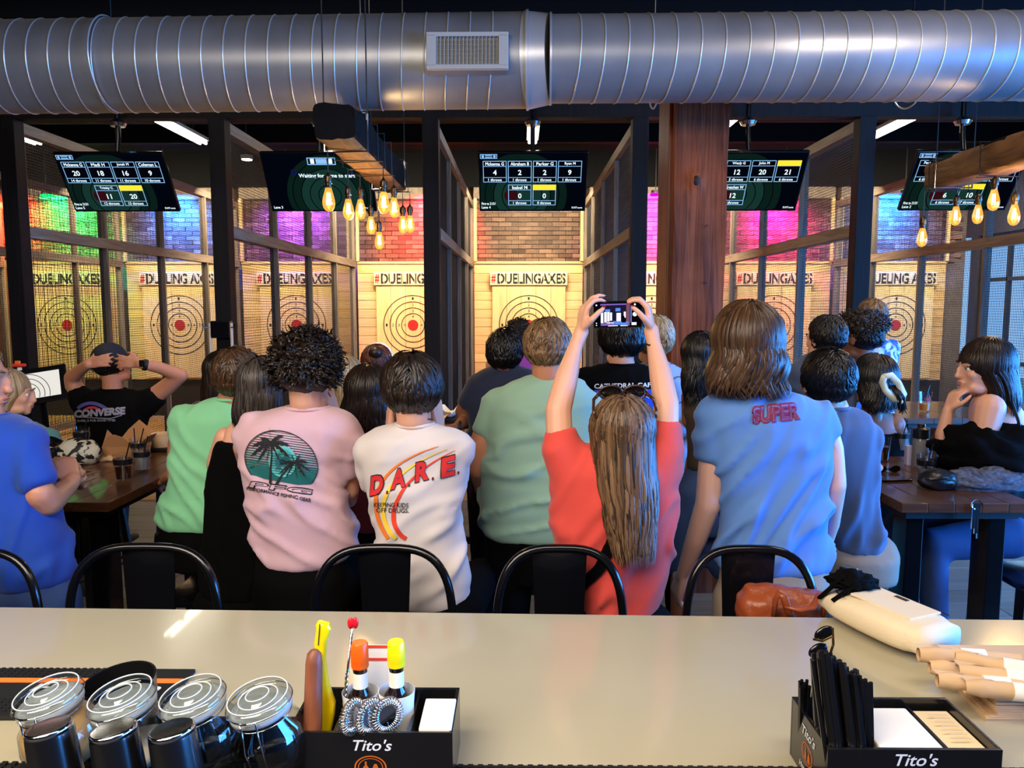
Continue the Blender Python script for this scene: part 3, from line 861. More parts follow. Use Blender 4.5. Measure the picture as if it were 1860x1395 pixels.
def headm(ch, M, s=1.):
    """head in local coordinates, face towards +y"""
    def b(c, r): ch.ball((0, 0, 0), r, 16, 12, None) ; n = 16 * 11 + 2; k = len(ch.v); ch.v[k - n:] = [M @ ((v + V(c)) * s) for v in ch.v[k - n:]]
    b((0, -.012, .028), (.074, .094, .088)); b((0, .030, .0), (.064, .062, .075)); b((0, .028, -.045), (.055, .062, .055))
    b((0, .068, -.088), (.024, .022, .020)); b((.032, .03, -.075), (.026, .045, .026)); b((-.032, .03, -.075), (.026, .045, .026))
    b((0, .098, -.012), (.0095, .014, .026)); b((0, .104, -.030), (.015, .014, .011)); b((0, .083, .022), (.050, .014, .012))
    b((0, .089, -.056), (.024, .012, .007)); b((0, .087, -.067), (.021, .012, .007))
    b((.034, .062, -.020), (.024, .022, .026)); b((-.034, .062, -.020), (.024, .022, .026))
    for q in (-1, 1):
        b((q * .078, -.004, -.004), (.009, .019, .031)); b((q * .080, -.004, -.022), (.008, .012, .014))

def hairm(name, M, kind, parent, m, s=1., n=700, L=.07, R=(.086, .102, .098), C=(0, -.022, .034), w=.007, seed=0, curl=0., fallw=.085, amp=.006, back=-.06, lift=0., sidep=0., face=.42, drop=(0, 0, 0), tail=None):
    rnd = random.Random(seed); C = V(C); R = V(R); mb = MB()
    def nape(p):
        if p.z < .0:
            f = min(1, -p.z / .085); k = 1 - .30 * f * f
            return V((p.x * k, p.y * (k + .04) if p.y < 0 else p.y, max(p.z, -.092 + .004 * sin(p.x * 260))))
        return p
    # scalp volume
    nn, mm = 28, 20; vs = []
    for i in range(mm + 1):
        ph = pi * i / mm
        for k in range(nn):
            t = 2 * pi * k / nn
            d = V((sin(ph) * cos(t), sin(ph) * sin(t), cos(ph)))
            e = .965 + (noise.noise(d * 3.5 + V((seed, 0, 0))) * .04) + (abs(noise.noise(d * 9 + V((seed, 3, 0)))) * curl * .12)
            p = V((d.x * R.x, d.y * R.y, d.z * R.z)) * e + C
            if kind == 'short': p = nape(p)
            if p.y > .045 and p.z < .04: p.y = .045 + (p.y - .045) * .2
            vs.append(M @ (p * s))
    fs = []
    for i in range(mm):
        for k in range(nn): fs.append((i * nn + k, i * nn + (k + 1) % nn, (i + 1) * nn + (k + 1) % nn, (i + 1) * nn + k))
    mb.add(vs, fs)
    if kind in ('long', 'bob'):
        rings = []; st = 9
        for j in range(st + 1):
            f = j / st; z = .02 - (L + .02) * f
            wd = R.x * .93 * (1 - f) + fallw * f; wd *= 1 + .12 * sin(f * pi)
            dp = R.y * .62 * (1 - f) + .028 * f
            cy = (C.y - R.y * .36) * (1 - f) + back * f
            rings.append((V((drop[0] * f, cy + drop[1] * f, z)), V((wd * .88, 0, 0)), V((0, dp * .86, 0))))
        b2 = MB(); loft(b2, rings, 20, 2.1)
        mb.add([M @ (v * s) for v in b2.v], b2.f)
    # locks
    Cr = V((sidep, -.055, C.z + R.z * .93))
    for i in range(n):
        while True:
            d = V((rnd.gauss(0, 1), rnd.gauss(0, 1), rnd.gauss(0, 1))).normalized()
            if d.y > face and d.z < .55: continue
            if d.z < -.55: continue
            if kind in ('long', 'bob') and d.z < -.2: continue
            break
        lay = 1.0 + (lift * .6 + .055) * rnd.random() ** 1.6
        p = C + V((d.x * R.x, d.y * R.y, d.z * R.z)) * lay
        if kind == 'short' and p.z < -.055: continue
        LL = L * rnd.uniform(.75, 1.1) if kind in ('short', 'curly') else (p.z + L) * rnd.uniform(.80, 1.06) + .02
        st = 7 if kind in ('short', 'curly') else 11
        ds = LL / st; pts = [p.copy()]; ph = rnd.random() * 6.28; fr = rnd.uniform(.8, 1.3)
        hw = rnd.uniform(.6, 1.25)
        wob = V((rnd.gauss(0, 1), rnd.gauss(0, 1), rnd.gauss(0, 1))) * .25
        uf = None
        for k in range(st):
            q = p - C
            nrm = V((q.x / R.x ** 2, q.y / R.y ** 2, q.z / R.z ** 2)).normalized()
            if kind == 'curly':
                v = (nrm * .75 + V((0, 0, -.35)) + wob * 1.6 + V((sin(ph + k * 1.9), cos(ph + k * 1.7), sin(ph * 2 + k * 2.3))) * .9).normalized()
                p = p + v * ds
            elif kind == 'short':
                fl = (p - Cr); fl = fl - nrm * fl.dot(nrm)
                sw_ = nrm.cross(V((0, 0, 1))) * .35 * sin(seed + nrm.x * 4); v = fl.normalized() * .8 + V((0, 0, -.6)) + wob * 1.6 + sw_; v = v - nrm * v.dot(nrm) * .92
                v.normalize(); p = p + v * ds
                q = p - C; kk = sqrt((q.x / R.x) ** 2 + (q.y / R.y) ** 2 + (q.z / R.z) ** 2)
                tgt = lay + .02 * sin(ph + k * .9)
                if kk > 0: p = C + q * ((tgt + kk) / 2 / kk if kk > tgt else tgt / kk)
            else:
                if p.z > C.z - .02:
                    fl = (p - Cr); fl = fl - nrm * fl.dot(nrm)
                    v = fl.normalized() * .6 + V((0, -.15, -1)) + wob * .4; v = v - nrm * v.dot(nrm); v.normalize(); p = p + v * ds
                    q = p - C; kk = sqrt((q.x / R.x) ** 2 + (q.y / R.y) ** 2 + (q.z / R.z) ** 2); p = C + q / kk * (lay + .01 * sin(ph + k))
                else:
                    f = min(1, max(0, (C.z - p.z) / (L + C.z)))
                    if uf is None: uf = max(-1, min(1, q.x / R.x)); ysg = -1 if q.y < .03 else 1
                    tx = uf * (R.x * (1 - f) + fallw * f) * (1 + .12 * sin(f * pi)) + drop[0] * f
                    yy = (C.y - R.y * .36) * (1 - f) + (back + drop[1]) * f
                    dpp = R.y * .62 * (1 - f) + .03 * f
                    ty = yy + ysg * (dpp + .004 + .006 * hw) * sqrt(max(0, 1 - uf * uf))
                    p = V((p.x * .6 + tx * .4, p.y * .6 + ty * .4, p.z - ds))
                    p += V((sin(ph * .35 + p.z * 34 * fr), cos(ph + p.z * 30 * fr), 0)) * amp * (.3 + f)
            if tail and kind == 'long': pass
            pts.append(p.copy())
        if kind == 'short': pts = [nape(q_) for q_ in pts]
        vv = []; ff = []
        for k, p_ in enumerate(pts):
            dd = pts[min(k + 1, st)] - pts[max(k - 1, 0)]
            q = p_ - C; q.z *= .3 if kind in ('long', 'bob') else 1
            nr_ = q.normalized(); sd = dd.cross(nr_)
            if sd.length < 1e-6: sd = V((1, 0, 0))
            sd.normalize(); t = k / st
            ww = w * hw * (.55 + .9 * t if t < .5 else 1.9 * (1 - t) + .06)
            vv += [M @ ((p_ - sd * ww) * s), M @ ((p_ + nr_ * ww * .7) * s), M @ ((p_ + sd * ww) * s)]
        for k in range(st):
            a = 3 * k; ff += [(a, a + 1, a + 4, a + 3), (a + 1, a + 2, a + 5, a + 4)]
        mb.add(vv, ff)
    o = mkobj(name, mb.v, mb.f, m, parent)
    return o

SK = {}
def skin(key, c, rough=.48):
    if key not in SK:
        m = mat('skin_' + key, c, rough, var=.05)
        b = m.node_tree.nodes['Principled BSDF']; b.inputs['Subsurface Weight'].default_value = .12
        b.inputs['Subsurface Radius'].default_value = (.02, .008, .004); b.inputs['Subsurface Scale'].default_value = .5
        SK[key] = m
    return SK[key]
skin('fair', S(214, 160, 134)); skin('tan', S(188, 128, 98)); skin('brown', S(134, 86, 62)); skin('pale', S(222, 176, 158))
def hm(name, a, b, rough=.38): return mat(name, a, rough, isl=b, spec=.4)
HB = {'black': hm('black_hair', S(7, 6, 6), S(22, 18, 17)), 'dbrown': hm('dark_brown_hair', S(16, 11, 8), S(42, 29, 21)),
      'brown': hm('brown_hair', S(38, 25, 16), S(84, 58, 38)), 'lbrown': hm('light_brown_hair', S(74, 54, 36), S(138, 106, 74)),
      'blonde': hm('ash_blonde_hair', S(120, 96, 66), S(186, 160, 120)), 'streak': hm('streaked_hair', S(30, 20, 13), S(120, 90, 64)),
      'bstreak': hm('black_streaked_hair', S(8, 7, 7), S(74, 66, 62))}
M_['eye'] = mat('eye_white', S(225, 220, 215), .2); M_['iris'] = mat('dark_iris', S(40, 26, 18), .2)
M_['nail'] = mat('red_nail_polish', S(176, 14, 40), .25)
M_['blackcloth'] = mat('black_cloth', S(5, 5, 6), .95, spec=.1, bump=.2, bscale=200)
M_['khaki'] = mat('khaki_cloth', S(150, 132, 112), .85, bump=.2, bscale=200)
M_['denim'] = mat('denim_cloth', S(44, 66, 108), .85, var=.15, bump=.2, bscale=200)
def cloth(name, c, rough=.85): return mat(name, c, rough, var=.04, bump=.12, bscale=260, sheen=.15)

def person(label, Y, head, rows, shirt, hair=None, skn='fair', pants='blackcloth', sl=None, arms=None, pose='seat', neck=None, kd=.50,
           fold=(.007, (.5, .3, 1.0)), voxb=.014, voxf=.0065, hands=None, dyaw=0., legs=True, extra=None, sleeve_len=1., shoes=True, group=None, tank=False, bare=0, ldir=(0, 1)):
    """pixel anchors: head (px,py,yaw,pitch,scale); rows (py,xl,xr[,dy]); sleeves/arms chains of (px,py,dy,rpx)"""
    hx, hy, yaw, pitch, hs = head; sc = Y / F
    H = at(hx, hy, Y + (head[5] if len(head) > 5 else 0)) if True else None
    R_ = []
    for r in rows:
        dy = r[3] if len(r) > 3 else 0
        a = at(r[1], r[0], Y + dy); b = at(r[2], r[0], Y + dy)
        c = (a + b) / 2; hw = (b - a).length / 2
        hd = min(max(hw * kd, .055 if len(R_) < 3 else .092), .19) if len(r) < 5 else r[4]
        ya = dyaw
        ax = V((cos(ya), sin(ya), 0)); bx = V((-sin(ya), cos(ya), 0))
        if R_ and len(R_) > 3: hd = max(hd, R_[-1][2].length * .93)
        R_.append((c, ax * hw, bx * hd))
    base = V((R_[-1][0].x, Y, 0))
    root = thing('person', base, label, 'person', group)
    M = Matrix.Translation(H) @ Matrix.Rotation(yaw, 4, 'Z') @ Matrix.Rotation(pitch, 4, 'X')
    neckb = R_[0][0] + V((0, .0, -.01))
    # ---- body
    fine = MB(); headm(fine, M, hs)
    nk = (neck or 1.)
    chain(fine, [(M @ V((0, -.022, -.03)), .056 * nk), (M @ V((0, -.022, -.07)) * .7 + neckb * .3, .054 * nk), (neckb + V((0, 0, .0)), .060 * nk), (neckb + V((0, 0, -.05)), .068 * nk)], 14)
    def wp(q): return at(q[0], q[1], Y + q[2])
    sh = {}
    im = min(range(len(R_)), key=lambda i: abs((R_[0][0].z - R_[i][0].z) - .11))
    for k, sg in (('L', -1), ('R', 1)): sh[k] = R_[im][0] + R_[im][1] * sg * .82
    SLV = {}; ARM = {}
    for k, sg in (('L', -1), ('R', 1)):
        if arms and k in arms:
            ARM[k] = [(wp(q), q[3] * (Y + q[2]) / F) for q in arms[k]]
            if sl and k in sl: SLV[k] = [(wp(q), q[3] * (Y + q[2]) / F) for q in sl[k]]
            elif not tank: SLV[k] = [(sh[k], .07), (ARM[k][0][0], ARM[k][0][1] * 1.3)]
        else:
            s0 = sh[k]
            if sl and k in sl:
                SLV[k] = [(wp(q), q[3] * (Y + q[2]) / F) for q in sl[k]]; e0 = SLV[k][-1][0]
            else:
                e0 = s0 + V((sg * .01, .05, -.14)); SLV[k] = [(s0, .065), (e0, .056)]
                if tank: del SLV[k]
            el = e0 + V((sg * -.01, .07, -.09)) if pose != 'down' else e0 + V((0, .02, -.16))
            wr_ = el + (V((-sg * .10, .20, .02)) if pose != 'down' else V((0, .10, -.20)))
            ARM[k] = [(s0, .05), (e0, .046), (el, .042), (wr_, .028)]
    for k in ('L', 'R'):
        chain(fine, ARM[k], 12)
    nails = []
    for k, sg in (('L', -1), ('R', 1)):
        w_ = ARM[k][-1][0]; pv_ = ARM[k][-2][0]; d = (w_ - pv_).normalized()
        hh = (hands or {}).get(k)
        if hh: hand(fine, w_, hh.get('d', d), hh['n'], hh.get('side', 1), hh.get('curl', .5), hh.get('s', 1.), hh.get('spread', .16), hh.get('thumb', .6), nails if hh.get('nails') else None, hh.get('curls'))
        else: hand(fine, w_, d, V((-sg * .6, .1, -.6)), 1 if sg > 0 else -1, .5)
    co = MB()
    loft(co, [(c, a * (.97 if i < bare else .84), b * (.97 if i < bare else .82)) for i, (c, a, b) in enumerate(R_)])
    hip = R_[-1][0]; hw = max(r_[1].length for r_ in R_[-3:]); hz = hip.z; hdp = max(r_[2].length for r_ in R_[-3:])
    # legs
    LG = []
    hwid = min(max(hw * .55, .09), .13)
    if pose in ('stand', 'down'):
        hz2 = min(hz, .92) - .05
        for sg in (-1, 1):
            hp = V((hip.x + sg * hwid, hip.y, hz2))
            LG.append([(hp, .088), (V((hip.x + sg * (hwid + .02), hip.y + .015, hz2 * .54)), .062), (V((hip.x + sg * (hwid + .03), hip.y - .01, .09)), .042)])
    else:
        hz2 = max(min(hz - .04, .86), .62)
        for sg in (-1, 1):
            hp = V((hip.x + sg * hwid * .8, hip.y + .02, hz2))
            lx, ly = ldir; ax_, ay_ = ly, -lx
            P2_ = lambda a_, f_, z_: V((hip.x + ax_ * sg * a_ + lx * f_, hip.y + ay_ * sg * a_ + ly * f_, z_))
            LG.append([(P2_(hwid * .8, .02, hz2), .095), (P2_(hwid + .06, .42, hz2 - .02), .066), (P2_(hwid + .05, .36, .30), .045)])
    if legs:
        for lg in LG:
            chain(co, [(p, r * .86) for p, r in lg], 12)
            f = lg[-1][0]
            chain(co, [(f, .036), (f + V((0, .03, -.05)), .036), (f + V((0, .13, -.055)), .030)], 10)
        chain(co, [(hip + V((0, 0, -.01)), min(hw * .5, R_[-1][2].length * .6)), (V((hip.x, hip.y, hz2 + .03)), .085)], 12)
    m1 = remesh(co, voxb * 1.15); m2 = remesh(fine, voxf * max(1, Y / 3.0), it=2)
    vs, fs = join_meshes([m1, m2])
    body = mkobj('body', vs, fs, SK[skn], root)
    # eyes, brows
    for q in (-1, 1):
        e = MB(); e.ball(M @ (V((q * .030, .0765, .003)) * hs), .0120 * hs, 12, 8)
        eo = e.build('eye', M_['eye'], root, smooth=True)
        e = MB(); e.ball(M @ (V((q * .030, .0853, .003)) * hs), .0050 * hs, 10, 6); e.build('iris', M_['iris'], eo, smooth=True)
        e = MB(); e.tube([M @ (V((q * x_, y_, z_)) * hs) for x_, y_, z_ in ((.012, .098, .026), (.030, .096, .032), (.048, .082, .026))], [.003, .0045, .002], 6)
        e.build('eyebrow', hair[1] if hair else HB['brown'], root, smooth=True)
    e = MB(); e.ball((0, 0, 0), (.022, .006, .004), 10, 6); e.v = [M @ ((v + V((0, .0955, -.056))) * hs) for v in e.v]
    e.ball((0, 0, 0), (.018, .006, .005), 10, 6); e.v[-(10 * 5 + 2):] = [M @ ((v + V((0, .0935, -.066))) * hs) for v in e.v[-(10 * 5 + 2):]]
    e.build('lips', SK_LIP, root, smooth=True)
    if nails:
        for p, v, nr, s in nails:
            e = MB(); Mx = Matrix((v.cross(nr).normalized(), v.normalized(), nr.normalized())).transposed()
            e.ball(p - nr * .0035 * s + v * .003, (.0068 * s, .0105 * s, .0052 * s), 10, 6, Mx); e.build('fingernail', M_['nail'], root, smooth=True)
    # ---- shirt
    smb = MB(); loft(smb, R_[bare:])
    for k in SLV: chain(smb, SLV[k], 16, False)
    if not (tank):
        for k in SLV: chain(smb, [(sh[k], .055), SLV[k][0]], 14)
    sm = remesh(smb, voxb if Y > 3.2 else .0105, it=5 if Y > 3.2 else 6)
    A_, fd = fold; fd = V(fd).normalized()
    zb = R_[-1][0].z; zt = R_[bare][0].z
    pd = V((fd.z, 0, -fd.x)).normalized()
    sd = sum(ord(c_) * (i_ + 1) for i_, c_ in enumerate(label)) % 97
    vsx = []
    for v in sm.vertices:
        p = v.co
        u = p.dot(pd); t = p.dot(fd)
        g = noise.noise(V((u * 11, p.y * 5, t * 2.4 + sd))) + .3 * noise.noise(V((u * 27 + sd, p.y * 9, t * 5)))
        g = max(0, 1 - abs(g) * 4.2); g = 1.5 * g * g - .35 + .25 * noise.noise(V((u * 24, p.y * 10, t * 7 + sd)))
        low = .45 + .9 * max(0, min(1, (zt - .12 - p.z) / .35))
        k_ = max(0, min(1, (zt + .01 - p.z) / .04)); hm_ = max(.15, min(1, (p.z - zb) / .06))
        vsx.append(p + v.normal * (A_ * 1.8 * g * low * k_ * hm_ + .010 * k_))
    fs = [tuple(p.vertices) for p in sm.polygons]
    bm_ = bmesh.new(); bv_ = [bm_.verts.new(v_) for v_ in vsx]
    for f_ in fs: bm_.faces.new([bv_[i_] for i_ in f_])
    for _ in range(3 if Y < 3.2 else 1): bmesh.ops.smooth_vert(bm_, verts=bm_.verts[:], factor=.5, use_axis_x=True, use_axis_y=True, use_axis_z=True)
    vsx = [v_.co.copy() for v_ in bm_.verts]; bm_.free()
    so = mkobj('shirt', vsx, fs, shirt, root)
    bpy.data.meshes.remove(sm)
    bvh = BVHTree.FromPolygons(vsx, fs)
    # sleeve hems & collar
    for k in SLV:
        if len(SLV[k]) > 1:
            p, r = SLV[k][-1]; q, _ = SLV[k][-2]; d = (p - q).normalized()
    if not tank:
        c_, a_, b_ = R_[0]; e = MB()
        e.tube([c_ + V((0, 0, -.004)) + (a_ * 1.02 + a_.normalized() * .004) * cos(t) + (b_ + b_.normalized() * .008) * sin(t) for t in [2 * pi * k / 28 for k in range(29)]], .007, 8, caps=False)
        e.build('collar', shirt, root, smooth=True)
    if pants:
        pm = MB()
        lo = V((hip.x, hip.y, hz2 + .02))
        loft(pm, [(hip + V((0, 0, .05)), V((hw * .92, 0, 0)), V((0, hdp * .93, 0))), (hip, V((hw * .95, 0, 0)), V((0, hdp * .96, 0))), ((hip + lo) / 2, V((max(hw * .95, .16), 0, 0)), V((0, .125, 0))), (lo + V((0, 0, -.11)), V((.16, 0, 0)), V((0, .12, 0)))])
        for lg in LG: chain(pm, [(p, r * 1.14) for p, r in (lg if extra != 'shorts' else lg[:1] + [((lg[0][0] + lg[1][0] * 1.6) / 2.6, .082)])], 12)
        me = remesh(pm, .016, it=3)
        vs, fs = join_meshes([me]); mkobj('trousers' if extra != 'shorts' else 'shorts', vs, fs, M_[pants], root)
    if shoes:
        for lg in LG:
            f = lg[-1][0] + V((0, 0, -.045)); e = MB()
            loft(e, [(f + V((0, -.05, .05)), V((.045, 0, 0)), V((0, .0, .03))), (f + V((0, -.06, .0)), V((.046, 0, 0)), V((0, 0, .045))), (f + V((0, .06, -.01)), V((.052, 0, 0)), V((0, 0, .036))), (f + V((0, .17, -.02)), V((.047, 0, 0)), V((0, 0, .022))), (f + V((0, .20, -.022)), V((.03, 0, 0)), V((0, 0, .015)))], 14)
            e.build('shoe', M_['shoe'], root, smooth=True)
    if hair:
        kd_ = dict(hair[2]); kind = kd_.pop('kind'); hairm('hair', M if kind in ('short', 'curly') else Matrix.Translation(H) @ Matrix.Rotation(yaw, 4, 'Z') @ Matrix.Rotation(pitch * .12, 4, 'X'), kind, root, hair[1], s=hs, seed=sd, **kd_)
    return dict(root=root, shirt=so, bvh=bvh, M=M, arm=ARM, H=H, hs=hs)
SK_LIP = mat('lips', S(168, 92, 84), .4)
M_['shoe'] = mat('dark_shoe', S(34, 32, 32), .7)

def decal(name, pe, mb2, m, off=.0035):
    """mb2: MB with px coordinates (x,y,0); projected onto the garment surface as a thin print"""
    bm = bmesh.new()
    vs = [bm.verts.new(v) for v in mb2.v]
    for f in mb2.f:
        try: bm.faces.new([vs[i] for i in f])
        except ValueError: pass
    bmesh.ops.triangulate(bm, faces=bm.faces[:])
    for _ in range(4):
        es = [e for e in bm.edges if e.calc_length() > 7]
        if not es: break
        bmesh.ops.subdivide_edges(bm, edges=es, cuts=1); bmesh.ops.triangulate(bm, faces=bm.faces[:])
    ok = {}
    for v in bm.verts:
        d = ray(v.co.x, v.co.y).normalized(); hit = pe['bvh'].ray_cast(CAM, d)
        ok[v] = hit[0] + (hit[1] if hit[1].dot(d) < 0 else -hit[1]) * off if hit[0] is not None else None
    bad = [v for v in bm.verts if ok[v] is None]
    for v in bm.verts:
        if ok[v] is not None: v.co = ok[v]
    bmesh.ops.delete(bm, geom=bad, context='VERTS')
    bm.verts.index_update()
    vs = [v.co.copy() for v in bm.verts]; fs = [tuple(v.index for v in f.verts) for f in bm.faces]; bm.free()
    o = mkobj(name, vs, fs, m, pe['shirt']); return o
def dtext(mb, s, x0, y0, w, h, rot=0., bold=.0, slant=0., arc=0., spacing=1.):
    """text in px space; x0,y0 = lower left"""
    vs, fs, r = text2d(s, bold, spacing); c, s_ = cos(rot), sin(rot)
    P = []
    for u, v in vs:
        a = u * w + slant * v * h; b = v * h - arc * (4 * (u - .5) ** 2 - 1) 
        P.append((x0 + a * c + b * s_, y0 - (b * c - a * s_) if False else y0 - b * c + a * s_, 0))
    mb.add(P, fs)
def dpoly(mb, pts): mb.add([(x, y, 0) for x, y in pts], [tuple(range(len(pts)))])
def dstroke(mb, pts, w):
    vs = []; n = len(pts)
    ws = w if isinstance(w, (list, tuple)) else [w] * n
    for i, (x, y) in enumerate(pts):
        a = pts[max(i - 1, 0)]; b = pts[min(i + 1, n - 1)]; dx, dy = b[0] - a[0], b[1] - a[1]; l = sqrt(dx * dx + dy * dy) or 1
        vs += [(x - dy / l * ws[i] / 2, y + dx / l * ws[i] / 2, 0), (x + dy / l * ws[i] / 2, y - dx / l * ws[i] / 2, 0)]
    mb.add(vs, [(2 * i, 2 * i + 1, 2 * i + 3, 2 * i + 2) for i in range(n - 1)])
def dell(mb, cx, cy, rx, ry, n=40, rin=0.):
    vs = []; 
    for k in range(n):
        a = 2 * pi * k / n; vs += [(cx + rx * cos(a), cy + ry * sin(a), 0), (cx + rx * rin * cos(a), cy + ry * rin * sin(a), 0)]
    mb.add(vs, [(2 * k, 2 * ((k + 1) % n), 2 * ((k + 1) % n) + 1, 2 * k + 1) for k in range(n)])

D_ = lambda a: radians(a)
PRT = {k: mat('print_' + k, c, .8) for k, c in dict(white=S(225, 228, 235), black=S(26, 26, 28), red=S(206, 40, 44), teal=S(10, 92, 90), lteal=S(96, 190, 186), dteal=S(20, 66, 68),
       orange=S(238, 120, 40), yellow=S(244, 206, 60), scarlet=S(226, 60, 40), blue=S(28, 70, 190), purple=S(120, 80, 160), grey=S(150, 150, 170), violet=S(80, 76, 150), rose=S(190, 60, 80), maroon=S(128, 36, 70), navy=S(30, 36, 70)).items()}
SHORT = dict(kind='short', n=650, L=.075)

# ---- pink palm-print shirt, curly hair
P7 = person('person in a pink palm tree shirt with a big dark curly mop of hair', 2.6, (560, 684, D_(-8), D_(-10), 1.02),
    [(738, 522, 596), (746, 498, 622), (757, 470, 640), (775, 446, 652), (800, 438, 648), (840, 440, 628), (890, 448, 622), (930, 458, 634), (968, 464, 644), (995, 470, 644), (1012, 478, 628, 0), (1024, 495, 600)],
    cloth('pink_cloth', S(200, 164, 176)), ('h', HB['dbrown'], dict(kind='curly', n=1500, L=.055, R=(.100, .108, .108), C=(0, -.022, .038), w=.005, curl=1.)),
    sl={'L': [(462, 775, 0, 26), (440, 806, 0, 19)], 'R': [(622, 800, 0, 30), (628, 866, .03, 24)]},
    arms={'L': [(455, 785, 0, 20), (440, 812, .05, 17), (452, 850, .2, 17), (500, 800, .42, 14)], 'R': [(622, 800, 0, 20), (634, 890, .06, 19), (632, 905, .10, 18), (607, 785, .14, 12)]},
    hands={'R': dict(n=(-1, .2, 0), d=(-.05, .05, 1), side=-1, curl=.25, s=1.)}, fold=(.008, (.75, 0, -.65)), voxf=.006)
def palm(mb, cx, cy, s, fr, trunk):
    for a, l in fr:
        a = radians(a); pts = []; n = 9
        up = []; dn = []
        for k in range(n + 1):
            t = k / n; x = cx + cos(a) * l * s * t; y = cy - sin(a) * l * s * t + (t ** 2.0) * s * .30 * abs(cos(a))
            wv = s * .10 * sin(pi * min(1, t * .93 + .07)) ** .7
            up.append((x, y - wv * .5)); dn.append((x - (.03 * s if k % 2 else 0) * cos(a), y + wv * (1.3 if k % 2 else .6)))
        for k in range(n): dpoly(mb, [up[k], up[k + 1], dn[k + 1], dn[k]])
    dstroke(mb, trunk, [4.5 - 2.2 * k / (len(trunk) - 1) for k in range(len(trunk))])
cx, cy, rx, ry = 512, 839, 65, 56
def inell(y, k=1.): 
    d = 1 - ((y - cy) / ry) ** 2
    return rx * k * sqrt(d) if d > 0 else 0
m = MB(); y = cy - ry + 3
tilt = lambda x, y: (x, y + (x - cx) * .13)
def band(mb, y0, y1):
    a0 = inell((y0 + y1) / 2); n = 12
    if a0 < 3: return
    dstroke(mb, [tilt(cx - a0 + 2 * a0 * k / n, (y0 + y1) / 2) for k in range(n + 1)], y1 - y0)
ml = MB(); mt = MB(); md = MB()
for k in range(22):
    y0 = cy - ry + 3 + k * 4.2; th = .7 + 2.6 * (k / 22)
    if y0 + th > cy + 34: break
    band(md if k < 9 else mt, y0, y0 + th + (.8 if k > 12 else 0))
decal('print_stripes', P7, md, PRT['dteal'], .003); 
pts = [tilt(cx - inell(cy + 14) + 2 * inell(cy + 14) * k / 10, cy + 14) for k in range(11)] + [tilt(cx + inell(cy + 26), cy + 26), tilt(cx + inell(cy + 33), cy + 33)] + [tilt(cx + 28 - 20 * k, cy + 37 - k) for k in range(4)] + [tilt(cx - inell(cy + 28), cy + 28)]
dpoly(mt, pts); decal('print_sea', P7, mt, PRT['teal'], .0035)
m = MB(); dell(m, 514, 838, 25, 28); decal('print_sun', P7, m, PRT['lteal'], .0042)
m = MB()
for k in range(9): dstroke(m, [(490, 822 + k * 4.5), (538, 827 + k * 4.5)], 1.2)
decal('print_sun_line', P7, m, PRT['teal'], .0048)
m = MB(); n = 60
ring = [tilt(cx + rx * cos(2 * pi * k / n), cy + ry * sin(2 * pi * k / n)) for k in range(n + 1)]
ring = [p for p in ring if p[1] < cy + 38 + (p[0] - cx) * .13]
dstroke(m, [tilt(cx + rx * cos(t), cy + ry * sin(t)) for t in [pi * .82 + (1.36 * pi) * k / 50 for k in range(51)]], 1.6)
palm(m, 493, 802, 46, [(172, .75), (200, .85), (228, .8), (255, .7), (-60, .75), (-25, .85), (8, .78), (42, .68), (95, .62), (140, .55)], [(492, 878), (493, 850), (495, 825), (494, 803)])
palm(m, 536, 838, 36, [(170, .8), (205, .9), (235, .8), (-80, .85), (-45, .8), (-15, .8), (20, .7), (60, .55), (110, .5)], [(502, 880), (512, 864), (524, 850), (535, 839)])
dstroke(m, [(502, 852), (506, 849), (509, 852), (512, 850)], 1.2); dstroke(m, [(455, 850), (463, 847)], 1.3)
decal('print_palm_trees', P7, m, PRT['black'], .0055)
m = MB(); dtext(m, 'PFG', 452, 885, 114, 13, D_(7.5), .03, .3); decal('print_letters', P7, m, PRT['black'], .004)
m = MB(); dtext(m, 'PFG', 455, 883.5, 110, 9, D_(7.5), .0, .3); decal('print_letters', P7, m, mat('print_pink', S(200, 164, 176), .85), .0055)
m = MB(); dtext(m, 'PERFORMANCE FISHING GEAR', 449, 889, 118, 6, D_(11), .02); decal('print_letters', P7, m, PRT['black'], .004)

# ---- white DARE shirt
P11 = person('person in a white shirt with red lettering and dark wavy hair, hands on cheeks', 2.5, (750, 715, D_(0), D_(-8), .98),
    [(768, 722, 784), (775, 705, 800), (784, 682, 825), (797, 664, 844), (820, 656, 849), (860, 662, 846), (900, 672, 838), (940, 684, 832), (985, 687, 836), (1020, 690, 850), (1055, 698, 856), (1080, 712, 848), (1095, 730, 830)],
    cloth('white_cloth', S(208, 200, 200)), ('h', HB['dbrown'], dict(kind='short', n=1100, L=.09, R=(.093, .108, .104), C=(0, -.022, .030), lift=.10, w=.006)), skn='fair',
    sl={'L': [(676, 818, 0, 26), (676, 880, .06, 21)], 'R': [(826, 818, 0, 25), (832, 872, .06, 19)]},
    arms={'L': [(676, 820, 0, 18), (682, 890, .12, 17), (700, 900, .20, 17), (708, 790, .10, 12)], 'R': [(828, 820, 0, 18), (830, 885, .12, 17), (812, 895, .2, 17), (796, 790, .10, 12)]},
    hands={'L': dict(n=(1, .3, 0), d=(.05, .0, 1), side=1, curl=.15), 'R': dict(n=(-1, .3, 0), d=(-.05, .0, 1), side=-1, curl=.15)}, fold=(.0075, (.9, 0, .5)), voxf=.006)
m = MB()
def swoosh(pts, w): 
    mm = MB(); dstroke(mm, pts, w); return mm
def qb(a, b, c, n=16): return [((1 - t) ** 2 * a[0] + 2 * t * (1 - t) * b[0] + t * t * c[0], (1 - t) ** 2 * a[1] + 2 * t * (1 - t) * b[1] + t * t * c[1]) for t in [k / n for k in range(n + 1)]]
